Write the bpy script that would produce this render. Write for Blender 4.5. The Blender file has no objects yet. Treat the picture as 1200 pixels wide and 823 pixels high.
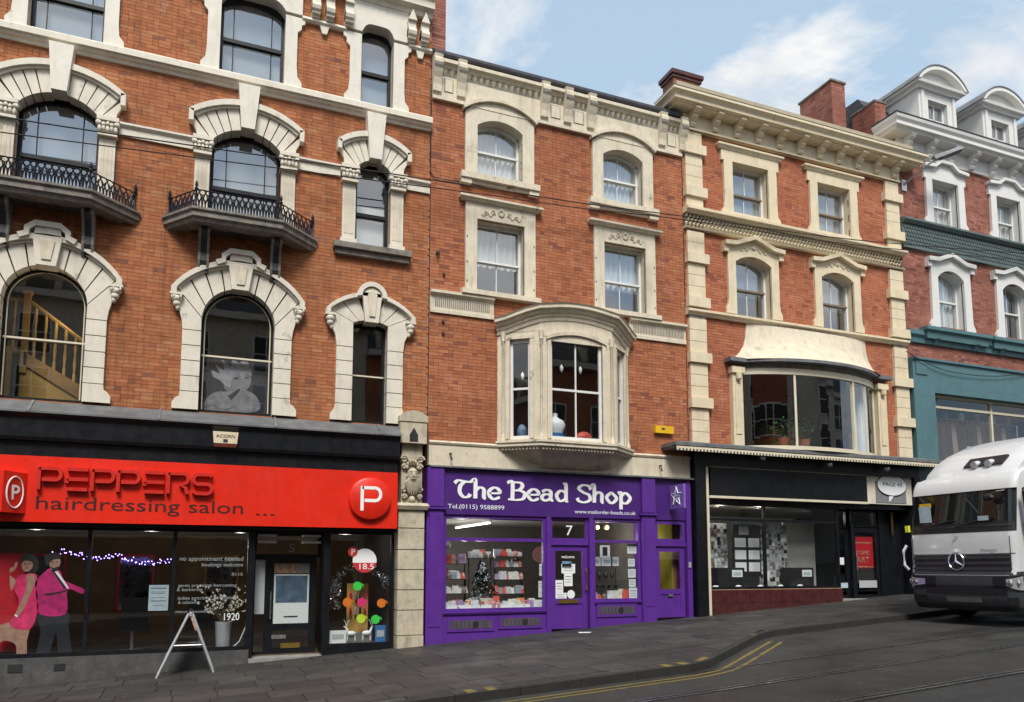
import bpy, math, random
import numpy as np
from mathutils import Vector, Matrix
random.seed(7)
R = math.radians
S = bpy.context.scene
COL = S.collection
# ------------------------------------------------------------------ camera
CY, CZ = -16.0, 2.0
YAW, PITCH, FPX, PPX, PPY = R(22.15), R(6.056), 900.0, 600.0, 569.0
cam = bpy.data.cameras.new('camera'); co = bpy.data.objects.new('camera', cam); COL.objects.link(co)
co.location = (0, CY, CZ); co.rotation_euler = (R(90) + PITCH, 0, -YAW)
cam.sensor_width = 36; cam.lens = FPX / 1200 * 36; cam.shift_y = (PPY - 411.5) / 1200
cam.clip_start = .1; cam.clip_end = 600
S.camera = co
# ------------------------------------------------------------------ world, sun, exposure
SUN_EL, SUN_AZ = R(52), R(18)          # azimuth measured from straight in front of the facades towards the left
w = bpy.data.worlds.new('World'); S.world = w; w.use_nodes = True
nt = w.node_tree; nt.nodes.clear()
def wn(t, **k):
    n = nt.nodes.new(t)
    for a, b in k.items(): setattr(n, a, b)
    return n
def lk(a, b): nt.links.new(a, b)
out = wn('ShaderNodeOutputWorld'); bg = wn('ShaderNodeBackground'); bg.inputs[1].default_value = .1
sky = wn('ShaderNodeTexSky', sky_type='NISHITA', sun_disc=False)
sky.sun_elevation = SUN_EL; sky.sun_rotation = R(180) + SUN_AZ; sky.air_density = 1.0; sky.dust_density = 1.6; sky.ozone_density = 2.2
tc = wn('ShaderNodeTexCoord'); sep = wn('ShaderNodeSeparateXYZ'); lk(tc.outputs['Generated'], sep.inputs[0])
def wm(op, a, b=None):
    n = wn('ShaderNodeMath', operation=op)
    for i, v in enumerate((a, b)):
        if v is None: continue
        if isinstance(v, (int, float)): n.inputs[i].default_value = v
        else: lk(v, n.inputs[i])
    return n.outputs[0]
zz = wm('ADD', wm('MAXIMUM', sep.outputs[2], 0.0), .22)
cmb = wn('ShaderNodeCombineXYZ'); lk(wm('DIVIDE', sep.outputs[0], zz), cmb.inputs[0]); lk(wm('DIVIDE', sep.outputs[1], zz), cmb.inputs[1])
mp = wn('ShaderNodeMapping'); lk(cmb.outputs[0], mp.inputs[0]); mp.inputs['Location'].default_value = (9.381, 4.931, 2.719)
nz = wn('ShaderNodeTexNoise'); nz.inputs['Scale'].default_value = 2.8; nz.inputs['Detail'].default_value = 9; nz.inputs['Roughness'].default_value = .56; nz.inputs['Distortion'].default_value = .25
lk(mp.outputs[0], nz.inputs[0])
nz2 = wn('ShaderNodeTexNoise'); nz2.inputs['Scale'].default_value = 5.2; nz2.inputs['Detail'].default_value = 7; lk(mp.outputs[0], nz2.inputs[0])
rp = wn('ShaderNodeValToRGB'); rp.color_ramp.elements[0].position = .435; rp.color_ramp.elements[1].position = .545; lk(nz.outputs[0], rp.inputs[0])
rp2 = wn('ShaderNodeValToRGB'); rp2.color_ramp.elements[0].position = .35; rp2.color_ramp.elements[1].position = .65
rp2.color_ramp.elements[0].color = (4.7, 4.9, 5.15, 1); rp2.color_ramp.elements[1].color = (6.0, 5.95, 5.85, 1); lk(nz2.outputs[0], rp2.inputs[0])
hz = wn('ShaderNodeMix', data_type='RGBA'); hz.inputs[0].default_value = .7; lk(sky.outputs[0], hz.inputs[6]); hz.inputs[7].default_value = (3.6, 4.7, 5.7, 1)
mx = wn('ShaderNodeMix', data_type='RGBA'); lk(rp.outputs[0], mx.inputs[0]); lk(hz.outputs[2], mx.inputs[6]); lk(rp2.outputs[0], mx.inputs[7])
lk(mx.outputs[2], bg.inputs[0]); lk(bg.outputs[0], out.inputs[0])
sl = bpy.data.lights.new('sun', 'SUN'); sl.energy = 2.3; sl.angle = R(20); sl.color = (1, .96, .9)
so = bpy.data.objects.new('sun', sl); COL.objects.link(so)
sd = Vector((-math.sin(SUN_AZ) * math.cos(SUN_EL), -math.cos(SUN_AZ) * math.cos(SUN_EL), math.sin(SUN_EL)))
so.rotation_euler = sd.to_track_quat('Z', 'Y').to_euler(); so.location = (0, -30, 40)
S.view_settings.view_transform = 'Standard'; S.view_settings.look = 'None'; S.view_settings.gamma = 1; S.view_settings.exposure = .74
S.render.engine = 'CYCLES'; S.cycles.use_denoising = True; S.cycles.max_bounces = 6; S.cycles.transparent_max_bounces = 12
S.cycles.diffuse_bounces = 3; S.cycles.glossy_bounces = 3; S.cycles.sample_clamp_indirect = 6; S.cycles.caustics_reflective = False; S.cycles.caustics_refractive = False

# ------------------------------------------------------------------ photo pixel -> facade plane (off = metres proud of the wall)
def ray(px, py):
    x = (px - PPX) / FPX; y = -(py - PPY) / FPX
    y, z = math.cos(PITCH) * y + math.sin(PITCH), -math.sin(PITCH) * y + math.cos(PITCH)
    return x * math.cos(YAW) + z * math.sin(YAW), -x * math.sin(YAW) + z * math.cos(YAW), y
def W(px, py, off=0.):
    X, Y, Z_ = ray(px, py); k = (-CY - off) / Y
    return X * k, CZ + Z_ * k
def G(u): return .08 + .062 * u       # pavement height along the street
# ------------------------------------------------------------------ mesh helpers
WM = {}
def link(o, parent=None):
    COL.objects.link(o)
    if parent is not None:
        o.parent = parent
        o.matrix_parent_inverse = WM.get(parent, Matrix.Identity(4)).inverted()
    return o
def thing(name, label, cat, loc=(0, 0, 0), group=None):
    o = bpy.data.objects.new(name, None); o.empty_display_size = .2; COL.objects.link(o); o.location = loc
    WM[o] = Matrix.Translation(loc); o['label'] = label; o['category'] = cat
    if group: o['group'] = group
    return o
def tag(o, label, cat, group=None):
    o['label'] = label; o['category'] = cat
    if group: o['group'] = group
    return o
class MB:
    def __init__(s): s.v = []; s.f = []
    def add(s, vs, fs):
        o = len(s.v); s.v += [tuple(p) for p in vs]; s.f += [tuple(i + o for i in f) for f in fs]; return s
    def box(s, x0, x1, y0, y1, z0, z1):
        return s.add([(x0, y0, z0), (x1, y0, z0), (x1, y1, z0), (x0, y1, z0), (x0, y0, z1), (x1, y0, z1), (x1, y1, z1), (x0, y1, z1)],
                     [(0, 1, 5, 4), (1, 2, 6, 5), (2, 3, 7, 6), (3, 0, 4, 7), (4, 5, 6, 7), (3, 2, 1, 0)])
    def hexa(s, p):   # 8 corners, same order as box
        return s.add(p, [(0, 1, 5, 4), (1, 2, 6, 5), (2, 3, 7, 6), (3, 0, 4, 7), (4, 5, 6, 7), (3, 2, 1, 0)])
    def prism(s, poly, y0, y1):       # poly (x,z) counter-clockwise seen from the street
        n = len(poly)
        vs = [(x, y0, z) for x, z in poly] + [(x, y1, z) for x, z in poly]
        fs = [tuple(range(n)), tuple(range(2 * n - 1, n - 1, -1))] + [(i, i + n, (i + 1) % n + n, (i + 1) % n) for i in range(n)]
        return s.add(vs, fs)
    def xprism(s, poly, x0, x1):      # poly (y,z) extruded along the street
        n = len(poly)
        vs = [(x0, y, z) for y, z in poly] + [(x1, y, z) for y, z in poly]
        return s.add(vs, [tuple(range(n)), tuple(range(2 * n - 1, n - 1, -1))] + [(i, i + n, (i + 1) % n + n, (i + 1) % n) for i in range(n)])
    def zprism(s, poly, z0, z1):      # poly (x,y)
        n = len(poly)
        vs = [(x, y, z0) for x, y in poly] + [(x, y, z1) for x, y in poly]
        return s.add(vs, [tuple(range(n - 1, -1, -1)), tuple(range(n, 2 * n))] + [(i, (i + 1) % n, (i + 1) % n + n, i + n) for i in range(n)])
    def strip(s, lo, hi, y0, y1):     # band between two equal-length (x,z) polylines
        n = len(lo)
        for i in range(n - 1): s.prism([lo[i], lo[i + 1], hi[i + 1], hi[i]], y0, y1)
        return s
    def sweep(s, prof, path, zf=None):  # prof [(out,z)], path plan [(x,y)] left to right, outward = towards -y side
        rings = []; n = len(path)
        for i, p in enumerate(path):
            ns = []
            for a, b in ((i - 1, i), (i, i + 1)):
                if a >= 0 and b < n:
                    d = Vector((path[b][0] - path[a][0], path[b][1] - path[a][1])).normalized(); ns.append(Vector((d.y, -d.x)))
            m = ns[0] if len(ns) == 1 else (ns[0] + ns[1]) / max(.25, 1 + ns[0].dot(ns[1]))
            dz = zf(i) if zf else 0
            rings.append([(p[0] + m.x * o, p[1] + m.y * o, z + dz) for o, z in prof])
        k = len(prof); vs = [q for r in rings for q in r]
        fs = [(i * k + j, i * k + (j + 1) % k, (i + 1) * k + (j + 1) % k, (i + 1) * k + j) for i in range(n - 1) for j in range(k)]
        fs += [tuple(range(k - 1, -1, -1)), tuple((n - 1) * k + j for j in range(k))]
        return s.add(vs, fs)
    def tube(s, pts, r, n=6, closed=False, caps=True):
        pts = [Vector(p) for p in pts]; m = len(pts); rings = []; ref = None
        for i, p in enumerate(pts):
            a = pts[(i - 1) % m] if closed or i > 0 else p; b = pts[(i + 1) % m] if closed or i < m - 1 else p
            t = (b - a).normalized()
            if ref is None: ref = Vector((0, 0, 1)) if abs(t.z) < .9 else Vector((1, 0, 0))
            e1 = t.cross(ref)
            if e1.length < 1e-4: e1 = t.cross(Vector((1, 0, .3)))
            e1.normalize(); e2 = t.cross(e1); rr = r[i] if isinstance(r, (list, tuple)) else r
            rings.append([p + rr * (math.cos(2 * math.pi * k / n) * e1 + math.sin(2 * math.pi * k / n) * e2) for k in range(n)])
        vs = [q for g in rings for q in g]; fs = []
        for i in range(m if closed else m - 1):
            j = (i + 1) % m
            fs += [(i * n + k, i * n + (k + 1) % n, j * n + (k + 1) % n, j * n + k) for k in range(n)]
        if caps and not closed: fs += [tuple(range(n - 1, -1, -1)), tuple((m - 1) * n + k for k in range(n))]
        return s.add(vs, fs)
    def lathe(s, c, prof, n=12, axis='Z'):   # prof [(r,h)]
        vs = []; k = len(prof)
        for i in range(n):
            a = 2 * math.pi * i / n
            for r, h in prof:
                x, y = r * math.cos(a), r * math.sin(a)
                p = (x, y, h) if axis == 'Z' else ((x, h, y) if axis == 'Y' else (h, x, y))
                vs.append((c[0] + p[0], c[1] + p[1], c[2] + p[2]))
        fs = [(i * k + j, ((i + 1) % n) * k + j, ((i + 1) % n) * k + j + 1, i * k + j + 1) for i in range(n) for j in range(k - 1)]
        fs += [tuple(i * k for i in range(n))[::-1], tuple(i * k + k - 1 for i in range(n))]
        return s.add(vs, fs)
    def ball(s, c, r, n=8, m=6):
        rx, ry, rz = r if isinstance(r, (tuple, list)) else (r, r, r)
        vs = [(c[0], c[1], c[2] - rz)]
        for j in range(1, m):
            a = -math.pi / 2 + math.pi * j / m
            vs += [(c[0] + rx * math.cos(a) * math.cos(2 * math.pi * i / n), c[1] + ry * math.cos(a) * math.sin(2 * math.pi * i / n), c[2] + rz * math.sin(a)) for i in range(n)]
        vs.append((c[0], c[1], c[2] + rz)); L = len(vs) - 1
        fs = [(0, 1 + (i + 1) % n, 1 + i) for i in range(n)] + [(L, L - n + i, L - n + (i + 1) % n) for i in range(n)]
        fs += [(1 + j * n + i, 1 + j * n + (i + 1) % n, 1 + (j + 1) * n + (i + 1) % n, 1 + (j + 1) * n + i) for j in range(m - 2) for i in range(n)]
        return s.add(vs, fs)
    def mesh(s, name, mat, smooth=False):
        me = bpy.data.meshes.new(name); me.from_pydata(s.v, [], s.f)
        for m in (mat if isinstance(mat, (list, tuple)) else [mat]): me.materials.append(M[m] if isinstance(m, str) else m)
        if smooth:
            me.shade_smooth()
            try: me.set_sharp_from_angle(angle=R(40))
            except Exception: pass
        return me
    def build(s, name, mat, parent=None, smooth=False, kind=None, fix=True):
        if parent is None:      # top-level: put the origin at the base
            a = np.array(s.v); c = ((a[:, 0].min() + a[:, 0].max()) / 2, (a[:, 1].min() + a[:, 1].max()) / 2, a[:, 2].min())
            s.v = [(x - c[0], y - c[1], z - c[2]) for x, y, z in s.v]
        me = s.mesh(name, mat, smooth)
        if fix:
            import bmesh
            bm = bmesh.new(); bm.from_mesh(me); bmesh.ops.recalc_face_normals(bm, faces=bm.faces); bm.to_mesh(me); bm.free()
        o = link(bpy.data.objects.new(name, me), parent)
        if parent is None: o.location = c
        if kind: o['kind'] = kind
        return o
def box(name, mat, parent, *a, **k): return MB().box(*a).build(name, mat, parent, **k)
def prism(name, mat, parent, poly, y0, y1, **k): return MB().prism(poly, y0, y1).build(name, mat, parent, **k)
def archh(x, a, rise):
    if rise <= 1e-4: return 0.
    rr = (a * a + rise * rise) / (2 * rise); x = max(-a, min(a, x)); return max(0., math.sqrt(max(0, rr * rr - x * x)) - (rr - rise))
def arcpts(cx, a, zs, rise, n, t0=0., t1=1.):     # equal-angle points left to right
    rr = (a * a + rise * rise) / (2 * rise); th = math.asin(min(1, a / rr))
    if rise > a: th = math.pi - th
    return [(cx + rr * math.sin(-th + 2 * th * (t0 + (t1 - t0) * i / n)), zs + rise - rr + rr * math.cos(-th + 2 * th * (t0 + (t1 - t0) * i / n))) for i in range(n + 1)]
def crom(pts, n=6):
    P = [pts[0]] + list(pts) + [pts[-1]]; o = []
    for i in range(1, len(P) - 2):
        a, b, c, d = (Vector(P[i - 1]), Vector(P[i]), Vector(P[i + 1]), Vector(P[i + 2]))
        for k in range(n):
            t = k / n; o.append(.5 * (2 * b + (c - a) * t + (2 * a - 5 * b + 4 * c - d) * t * t + (3 * b - a - 3 * c + d) * t ** 3))
    o.append(Vector(P[-2])); return o
def ribbon(mb, pts, wf, y0, y1):      # thick stroke in the facade plane
    pts = [Vector(p) for p in pts]; L = []; Rr = []
    for i, p in enumerate(pts):
        t = (pts[min(i + 1, len(pts) - 1)] - pts[max(i - 1, 0)]).normalized(); nn = Vector((-t.y, t.x)); w_ = wf(t) if callable(wf) else wf
        L.append(tuple(p + nn * w_ / 2)); Rr.append(tuple(p - nn * w_ / 2))
    n = len(pts); vs = [(x, y0, z) for x, z in L] + [(x, y0, z) for x, z in Rr] + [(x, y1, z) for x, z in L] + [(x, y1, z) for x, z in Rr]
    fs = []
    for i in range(n - 1): fs += [(n + i, n + i + 1, i + 1, i), (2 * n + i, 2 * n + i + 1, 3 * n + i + 1, 3 * n + i), (i, i + 1, 2 * n + i + 1, 2 * n + i), (n + i + 1, n + i, 3 * n + i, 3 * n + i + 1)]
    fs += [(0, 2 * n, 3 * n, n), (n - 1, 2 * n - 1, 4 * n - 1, 3 * n - 1)]
    mb.add(vs, fs)
_txt = bpy.data.curves.new('t', 'FONT'); _to = bpy.data.objects.new('t', _txt); COL.objects.link(_to)
def text(body, x, z, size, mat, y, parent=None, name='lettering', ext=.002, sx=1., align='LEFT', width=None, bold=0., M4=None, track=1.):
    _txt.body = body; _txt.size = size; _txt.extrude = ext; _txt.align_x = align; _txt.offset = bold; _txt.resolution_u = 3; _txt.space_character = track
    dg = bpy.context.evaluated_depsgraph_get(); dg.update()
    me = bpy.data.meshes.new_from_object(_to.evaluated_get(dg)); me.name = name
    me.materials.clear(); me.materials.append(M[mat])
    if width:
        xs = [v.co.x for v in me.vertices]; sx = width / (max(xs) - min(xs))
    T = Matrix.Translation((x, y, z)) @ Matrix.Rotation(R(90), 4, 'X') @ Matrix.Diagonal((sx, 1, 1, 1))
    if M4 is not None: T = M4 @ Matrix.Rotation(R(90), 4, 'X') @ Matrix.Diagonal((sx, 1, 1, 1))
    me.transform(T)
    return link(bpy.data.objects.new(name, me), parent)
# ------------------------------------------------------------------ materials (all procedural)
M = {}
def nmat(name):
    m = bpy.data.materials.new(name); m.use_nodes = True; M[name] = m; n = m.node_tree.nodes; b = n['Principled BSDF']; return m, m.node_tree, b
def N(t, ty, **k):
    n = t.nodes.new(ty)
    for a, v in k.items(): setattr(n, a, v)
    return n
def noise(t, scale, detail=4, vec=None, rough=.55, sc3=None, coord='Object'):
    n = N(t, 'ShaderNodeTexNoise'); n.inputs['Scale'].default_value = scale; n.inputs['Detail'].default_value = detail; n.inputs['Roughness'].default_value = rough
    if vec is None:
        g = N(t, 'ShaderNodeNewGeometry'); vec = g.outputs['Position']
    if sc3:
        mp = N(t, 'ShaderNodeMapping'); mp.inputs['Scale'].default_value = sc3; t.links.new(vec, mp.inputs[0]); vec = mp.outputs[0]
    t.links.new(vec, n.inputs[0]); return n.outputs[0]
def ramp(t, fac, stops):
    r = N(t, 'ShaderNodeValToRGB'); e = r.color_ramp.elements
    while len(e) < len(stops): e.new(.5)
    for i, (p, c) in enumerate(stops): e[i].position = p; e[i].color = (c if len(c) == 4 else (*c, 1)) if isinstance(c, tuple) else (c, c, c, 1)
    t.links.new(fac, r.inputs[0]); return r.outputs[0]
def mix(t, fac, a, b, mode='MIX'):
    m = N(t, 'ShaderNodeMix', data_type='RGBA', blend_type=mode)
    for i, v in ((0, fac), (6, a), (7, b)):
        if hasattr(v, 'links') or hasattr(v, 'is_linked'): t.links.new(v, m.inputs[i])
        else: m.inputs[i].default_value = v if i == 0 else (*v, 1)
    return m.outputs[2]
def mth(t, op, a, b=None):
    n = N(t, 'ShaderNodeMath', operation=op)
    for i, v in enumerate((a, b)):
        if v is None: continue
        if isinstance(v, (int, float)): n.inputs[i].default_value = v
        else: t.links.new(v, n.inputs[i])
    return n.outputs[0]
def bump(t, b, h, strength, dist=.02):
    n = N(t, 'ShaderNodeBump'); n.inputs['Strength'].default_value = strength; n.inputs['Distance'].default_value = dist; t.links.new(h, n.inputs['Height']); t.links.new(n.outputs[0], b.inputs['Normal'])
def plain(name, c, rough=.5, metal=0., var=.12, sc=6., bmp=.0, dirt=None, dirt_amt=.5, streak=True, spec=.5, coat=0., crust=0.):
    m, t, b = nmat(name)
    f = noise(t, sc, 5)
    col = mix(t, ramp(t, f, [(.3, 0.), (.7, 1.)]), tuple(x * (1 - var) for x in c), tuple(min(1, x * (1 + var)) for x in c))
    if dirt:
        d = noise(t, 2.2, 6, sc3=(3.0, 3.0, .55) if streak else None, rough=.65)
        d2 = noise(t, 14, 4)
        f2 = mth(t, 'MULTIPLY', ramp(t, d, [(.5, 0.), (.78, 1.)]), dirt_amt)
        f3 = mth(t, 'MULTIPLY', ramp(t, d2, [(.52, 0.), (.75, 1.)]), dirt_amt * .5)
        col = mix(t, mth(t, 'MAXIMUM', f2, f3), col, dirt)
        if crust:
            c1 = noise(t, 3.5, 7, sc3=(1, 1, .8), rough=.75); c2 = noise(t, .8, 3)
            fc = mth(t, 'MULTIPLY', ramp(t, c1, [(.60, 0.), (.66, 1.)]), ramp(t, c2, [(.42, 0.), (.6, crust)]))
            col = mix(t, fc, col, tuple(x * .45 for x in dirt))
    t.links.new(col, b.inputs['Base Color'])
    rr = ramp(t, noise(t, sc * 2.3, 4), [(.3, max(0, rough - .08)), (.7, min(1, rough + .08))])
    t.links.new(rr, b.inputs['Roughness']); b.inputs['Metallic'].default_value = metal; b.inputs['Specular IOR Level'].default_value = spec
    if coat: b.inputs['Coat Weight'].default_value = coat; b.inputs['Coat Roughness'].default_value = .08
    if bmp: bump(t, b, noise(t, sc * 5, 5), bmp)
    return m
def brick_mat(name, cols, stain, stain_amt=.55, pale=(.62, .5, .42)):
    m, t, b = nmat(name)
    g = N(t, 'ShaderNodeNewGeometry'); oi = N(t, 'ShaderNodeObjectInfo')
    r = mth(t, 'FRACT', mth(t, 'ADD', g.outputs['Random Per Island'], mth(t, 'MULTIPLY', oi.outputs['Random'], 7.31)))
    n = len(cols) - 1
    col = ramp(t, r, [(.93 * i / (n - 1), c) for i, c in enumerate(cols[:-1])] + [(1., cols[-1])])
    col = mix(t, ramp(t, noise(t, 40, 3), [(.35, 0.), (.75, .35)]), col, tuple(x * .6 for x in cols[1]))
    big = noise(t, .7, 6, rough=.68)
    col = mix(t, ramp(t, big, [(.40, 0.), (.66, .62)]), col, tuple(x * .6 for x in cols[2]))
    st = noise(t, 1.5, 6, sc3=(1.6, 1.6, .32), rough=.68)                  # broad soot
    fine = noise(t, 1.2, 5, sc3=(5.5, 5.5, .16), rough=.6)                 # narrow water streaks
    k = mth(t, 'MAXIMUM', mth(t, 'MULTIPLY', ramp(t, st, [(.52, 0.), (.74, 1.)]), stain_amt), mth(t, 'MULTIPLY', ramp(t, fine, [(.60, 0.), (.72, 1.)]), stain_amt * .75))
    col = mix(t, k, col, stain)
    pl = noise(t, 2.6, 6, sc3=(1.6, 1.6, .5), rough=.72)                   # lime bloom
    col = mix(t, mth(t, 'MULTIPLY', ramp(t, pl, [(.60, 0.), (.76, 1.)]), .4), col, pale)
    t.links.new(col, b.inputs['Base Color']); b.inputs['Roughness'].default_value = .88; b.inputs['Specular IOR Level'].default_value = .25
    bump(t, b, noise(t, 60, 4), .35, .006)
    return m
brick_mat('brick_orange', [(0.315, 0.107, 0.047), (0.440, 0.160, 0.068), (0.493, 0.194, 0.086), (0.367, 0.124, 0.056), (0.499, 0.235, 0.116), (0.163, 0.064, 0.054)], (.075, .035, .025), .62)
brick_mat('brick_red', [(0.357, 0.124, 0.060), (0.472, 0.171, 0.081), (0.420, 0.149, 0.072), (0.499, 0.213, 0.111), (0.315, 0.103, 0.054), (0.189, 0.073, 0.062)], (.10, .045, .03), .35)
brick_mat('brick_gallery', [(0.399, 0.129, 0.068), (0.493, 0.174, 0.090), (0.440, 0.149, 0.075), (0.499, 0.213, 0.119), (0.367, 0.114, 0.063), (0.232, 0.083, 0.067)], (.12, .05, .035), .28)
brick_mat('brick_plum', [(0.283, 0.107, 0.081), (0.378, 0.149, 0.108), (0.335, 0.129, 0.090), (0.420, 0.198, 0.152), (0.230, 0.083, 0.066), (0.138, 0.064, 0.062)], (.09, .045, .035), .4)
plain('mortar', (.34, .20, .13), .95, var=.25, sc=4)
plain('mortar_plum', (.26, .16, .12), .95, var=.25, sc=4)
plain('stone_ivory', (.70, .645, .54), .7, var=.06, sc=3, bmp=.12, dirt=(.36, .31, .24), dirt_amt=.42, crust=0.55)
plain('stone_buff', (.66, .585, .45), .75, var=.09, sc=3, bmp=.15, dirt=(.27, .23, .17), dirt_amt=.6, crust=0.80)
plain('stone_cream', (.70, .60, .42), .7, var=.07, sc=3, bmp=.12, dirt=(.40, .32, .21), dirt_amt=.45, crust=0.55)
plain('stone_pillar', (.52, .46, .34), .8, var=.14, sc=5, bmp=.25, dirt=(.16, .13, .09), dirt_amt=.7, crust=0.70)
plain('stone_sooty', (.21, .19, .16), .85, var=.3, sc=5, bmp=.25, dirt=(.05, .045, .04), dirt_amt=.85)
plain('stone_white', (.70, .66, .57), .6, var=.05, sc=3, bmp=.08, dirt=(.36, .31, .24), dirt_amt=.4, crust=.3)
plain('paint_white', (.70, .69, .66), .5, var=.03, sc=3, dirt=(.5, .48, .43), dirt_amt=.22)
plain('paint_teal', (.075, .165, .185), .5, var=.1, sc=3, dirt=(.05, .08, .08), dirt_amt=.35)
plain('paint_bluegreen', (.105, .14, .135), .55, var=.1, sc=3, dirt=(.05, .07, .07), dirt_amt=.4)
plain('paint_black', (.008, .009, .012), .34, var=.3, sc=3, dirt=(.022, .022, .022), dirt_amt=.4, spec=.28)
plain('frame_dark', (.010, .010, .012), .42, var=.2, spec=.3)
plain('frame_white', (.74, .74, .72), .4, var=.03, dirt=(.4, .38, .34), dirt_amt=.2)
plain('frame_brown', (.20, .16, .12), .5, var=.15)
plain('frame_cream', (.70, .63, .48), .5, var=.05, dirt=(.3, .25, .18), dirt_amt=.3)
plain('sign_red', (.74, .022, .007), .40, var=.07, sc=1.2, spec=.4, dirt=(.42, .015, .008), dirt_amt=.45)
plain('letter_red', (.56, .016, .007), .45, var=.05)
plain('letter_dark', (.045, .006, .006), .5)
plain('paint_purple', (.105, .028, .27), .38, var=.07, sc=2.5, dirt=(.055, .02, .12), dirt_amt=.5, crust=0.50)
plain('purple_deep', (.060, .015, .165), .45, var=.08, sc=2.5)
plain('purple_pale', (.22, .12, .46), .4, var=.05)
plain('letter_white', (.86, .87, .86), .5, var=.02)
plain('letter_lilac', (.72, .74, .80), .5, var=.05)
plain('vent_grey', (.075, .06, .085), .6, var=.2)
plain('lead', (.17, .175, .185), .55, metal=.25, var=.3, sc=4, bmp=.2, dirt=(.07, .07, .07), dirt_amt=.6)
plain('lead_pale', (.13, .132, .135), .6, metal=.1, var=.3, sc=3, bmp=.2, dirt=(.10, .10, .105), dirt_amt=.7, streak=True)
plain('slate', (.055, .055, .065), .7, var=.3, sc=6, bmp=.3)
plain('iron', (.013, .015, .024), .4, metal=.3, var=.3)
plain('paper', (.80, .82, .82), .7, var=.05, sc=20)
plain('paper_grey', (.45, .46, .47), .7, var=.3, sc=30)
plain('brass', (.45, .30, .08), .35, metal=.9)
plain('steel', (.55, .56, .57), .3, metal=.9, var=.1)
plain('alu', (.62, .63, .65), .4, metal=.6, var=.1)
plain('plastic_black', (.02, .02, .022), .5, var=.2)
plain('yellow', (.75, .45, .01), .45)
def worn_line(name, c, under):
    m, t, b = nmat(name)
    w1 = ramp(t, noise(t, 7, 6, rough=.75), [(.44, 0.), (.56, 1.)]); w2 = ramp(t, noise(t, 1.3, 4), [(.35, .25), (.65, 1.)]); w3 = ramp(t, noise(t, 60, 3), [(.4, 0.), (.65, .6)])
    k = mth(t, 'MAXIMUM', mth(t, 'MULTIPLY', w1, w2), w3); t.links.new(mix(t, k, c, under), b.inputs['Base Color']); b.inputs['Roughness'].default_value = .65; bump(t, b, noise(t, 110, 3), .5, .008)
worn_line('line_yellow', (.24, .175, .022), (.046, .044, .041))
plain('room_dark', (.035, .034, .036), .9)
plain('room_mid', (.14, .13, .12), .9)
plain('room_pale', (.42, .41, .38), .9)
plain('room_warm', (.16, .105, .05), .8, var=.3, sc=1.5)
plain('room_yellow', (.42, .36, .03), .8)
plain('room_blue', (.42, .52, .58), .8)
plain('floor_wood', (.10, .065, .04), .5, var=.3)
plain('curtain', (.78, .79, .78), .9, var=.05, sc=3)
plain('blind_grey', (.36, .40, .44), .8, var=.06, sc=1)
plain('pine', (.46, .27, .065), .5, var=.2, sc=5)
plain('pine_dark', (.30, .16, .035), .5, var=.2, sc=5)
plain('riser_grey', (.075, .072, .07), .75, var=.3, sc=4, bmp=.3, dirt=(.02, .02, .02), dirt_amt=.5)
plain('tile_maroon', (.075, .022, .022), .25, var=.3, sc=6)
plain('stone_step', (.26, .25, .23), .85, var=.15, bmp=.2)
plain('pink', (.70, .025, .13), .6, var=.35, sc=9); plain('magenta', (.48, .014, .14), .6, var=.4, sc=8); plain('skin', (.40, .22, .16), .6, var=.25, sc=10); plain('skin_grey', (.22, .21, .23), .6, var=.35, sc=7); plain('hair_dark', (.02, .015, .013), .6); plain('navy', (.008, .009, .016), .7, var=.4, sc=8)
plain('hair_grey', (.32, .31, .34), .6, var=.3, sc=30); plain('print_dark', (.02, .02, .03), .6); plain('grey_mid', (.20, .20, .21), .6); plain('mag_red', (.5, .01, .02), .5)
plain('poster_sky', (.16, .26, .40), .5, var=.5, sc=9); plain('poster_tan', (.45, .26, .16), .5, var=.5, sc=14)
plain('green_neon', (.05, .75, .08), .5); plain('orange_neon', (.95, .22, .03), .5); plain('pink_neon', (.95, .04, .22), .5); plain('lime_neon', (.65, .85, .05), .5)
plain('leaf', (.04, .10, .03), .6, var=.4, sc=20); plain('leaf_dark', (.012, .025, .014), .6, var=.4, sc=20); plain('twig', (.12, .09, .06), .8); plain('terracotta', (.35, .12, .06), .8)
plain('tinsel', (.70, .70, .75), .25, metal=.8)
for i, c in enumerate([(.70, .70, .70), (.55, .08, .06), (.60, .30, .28), (.30, .34, .40), (.62, .60, .52), (.20, .16, .14), (.75, .30, .12), (.35, .22, .38)]): plain('packet%d' % i, c, .5, var=.3, sc=25)
plain('truck_white', (.63, .64, .65), .28, var=.02, sc=1, coat=.5)
plain('truck_grey', (.036, .039, .045), .45, var=.15, sc=6)
plain('truck_black', (.010, .010, .012), .4, var=.2)
plain('rubber', (.015, .015, .016), .85, var=.2, bmp=.2)
plain('kerb_stone', (.022, .021, .019), .8, var=.25, sc=5, bmp=.3, dirt=(.03, .03, .03), dirt_amt=.5, streak=False)
plain('rail_steel', (.30, .29, .28), .3, metal=.8, var=.3)
plain('groove', (.008, .008, .008), .9)
plain('ramp_brown', (.07, .05, .04), .8)
plain('blue_sign', (.03, .16, .45), .5)
plain('print_red', (.55, .03, .035), .5)
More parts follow.
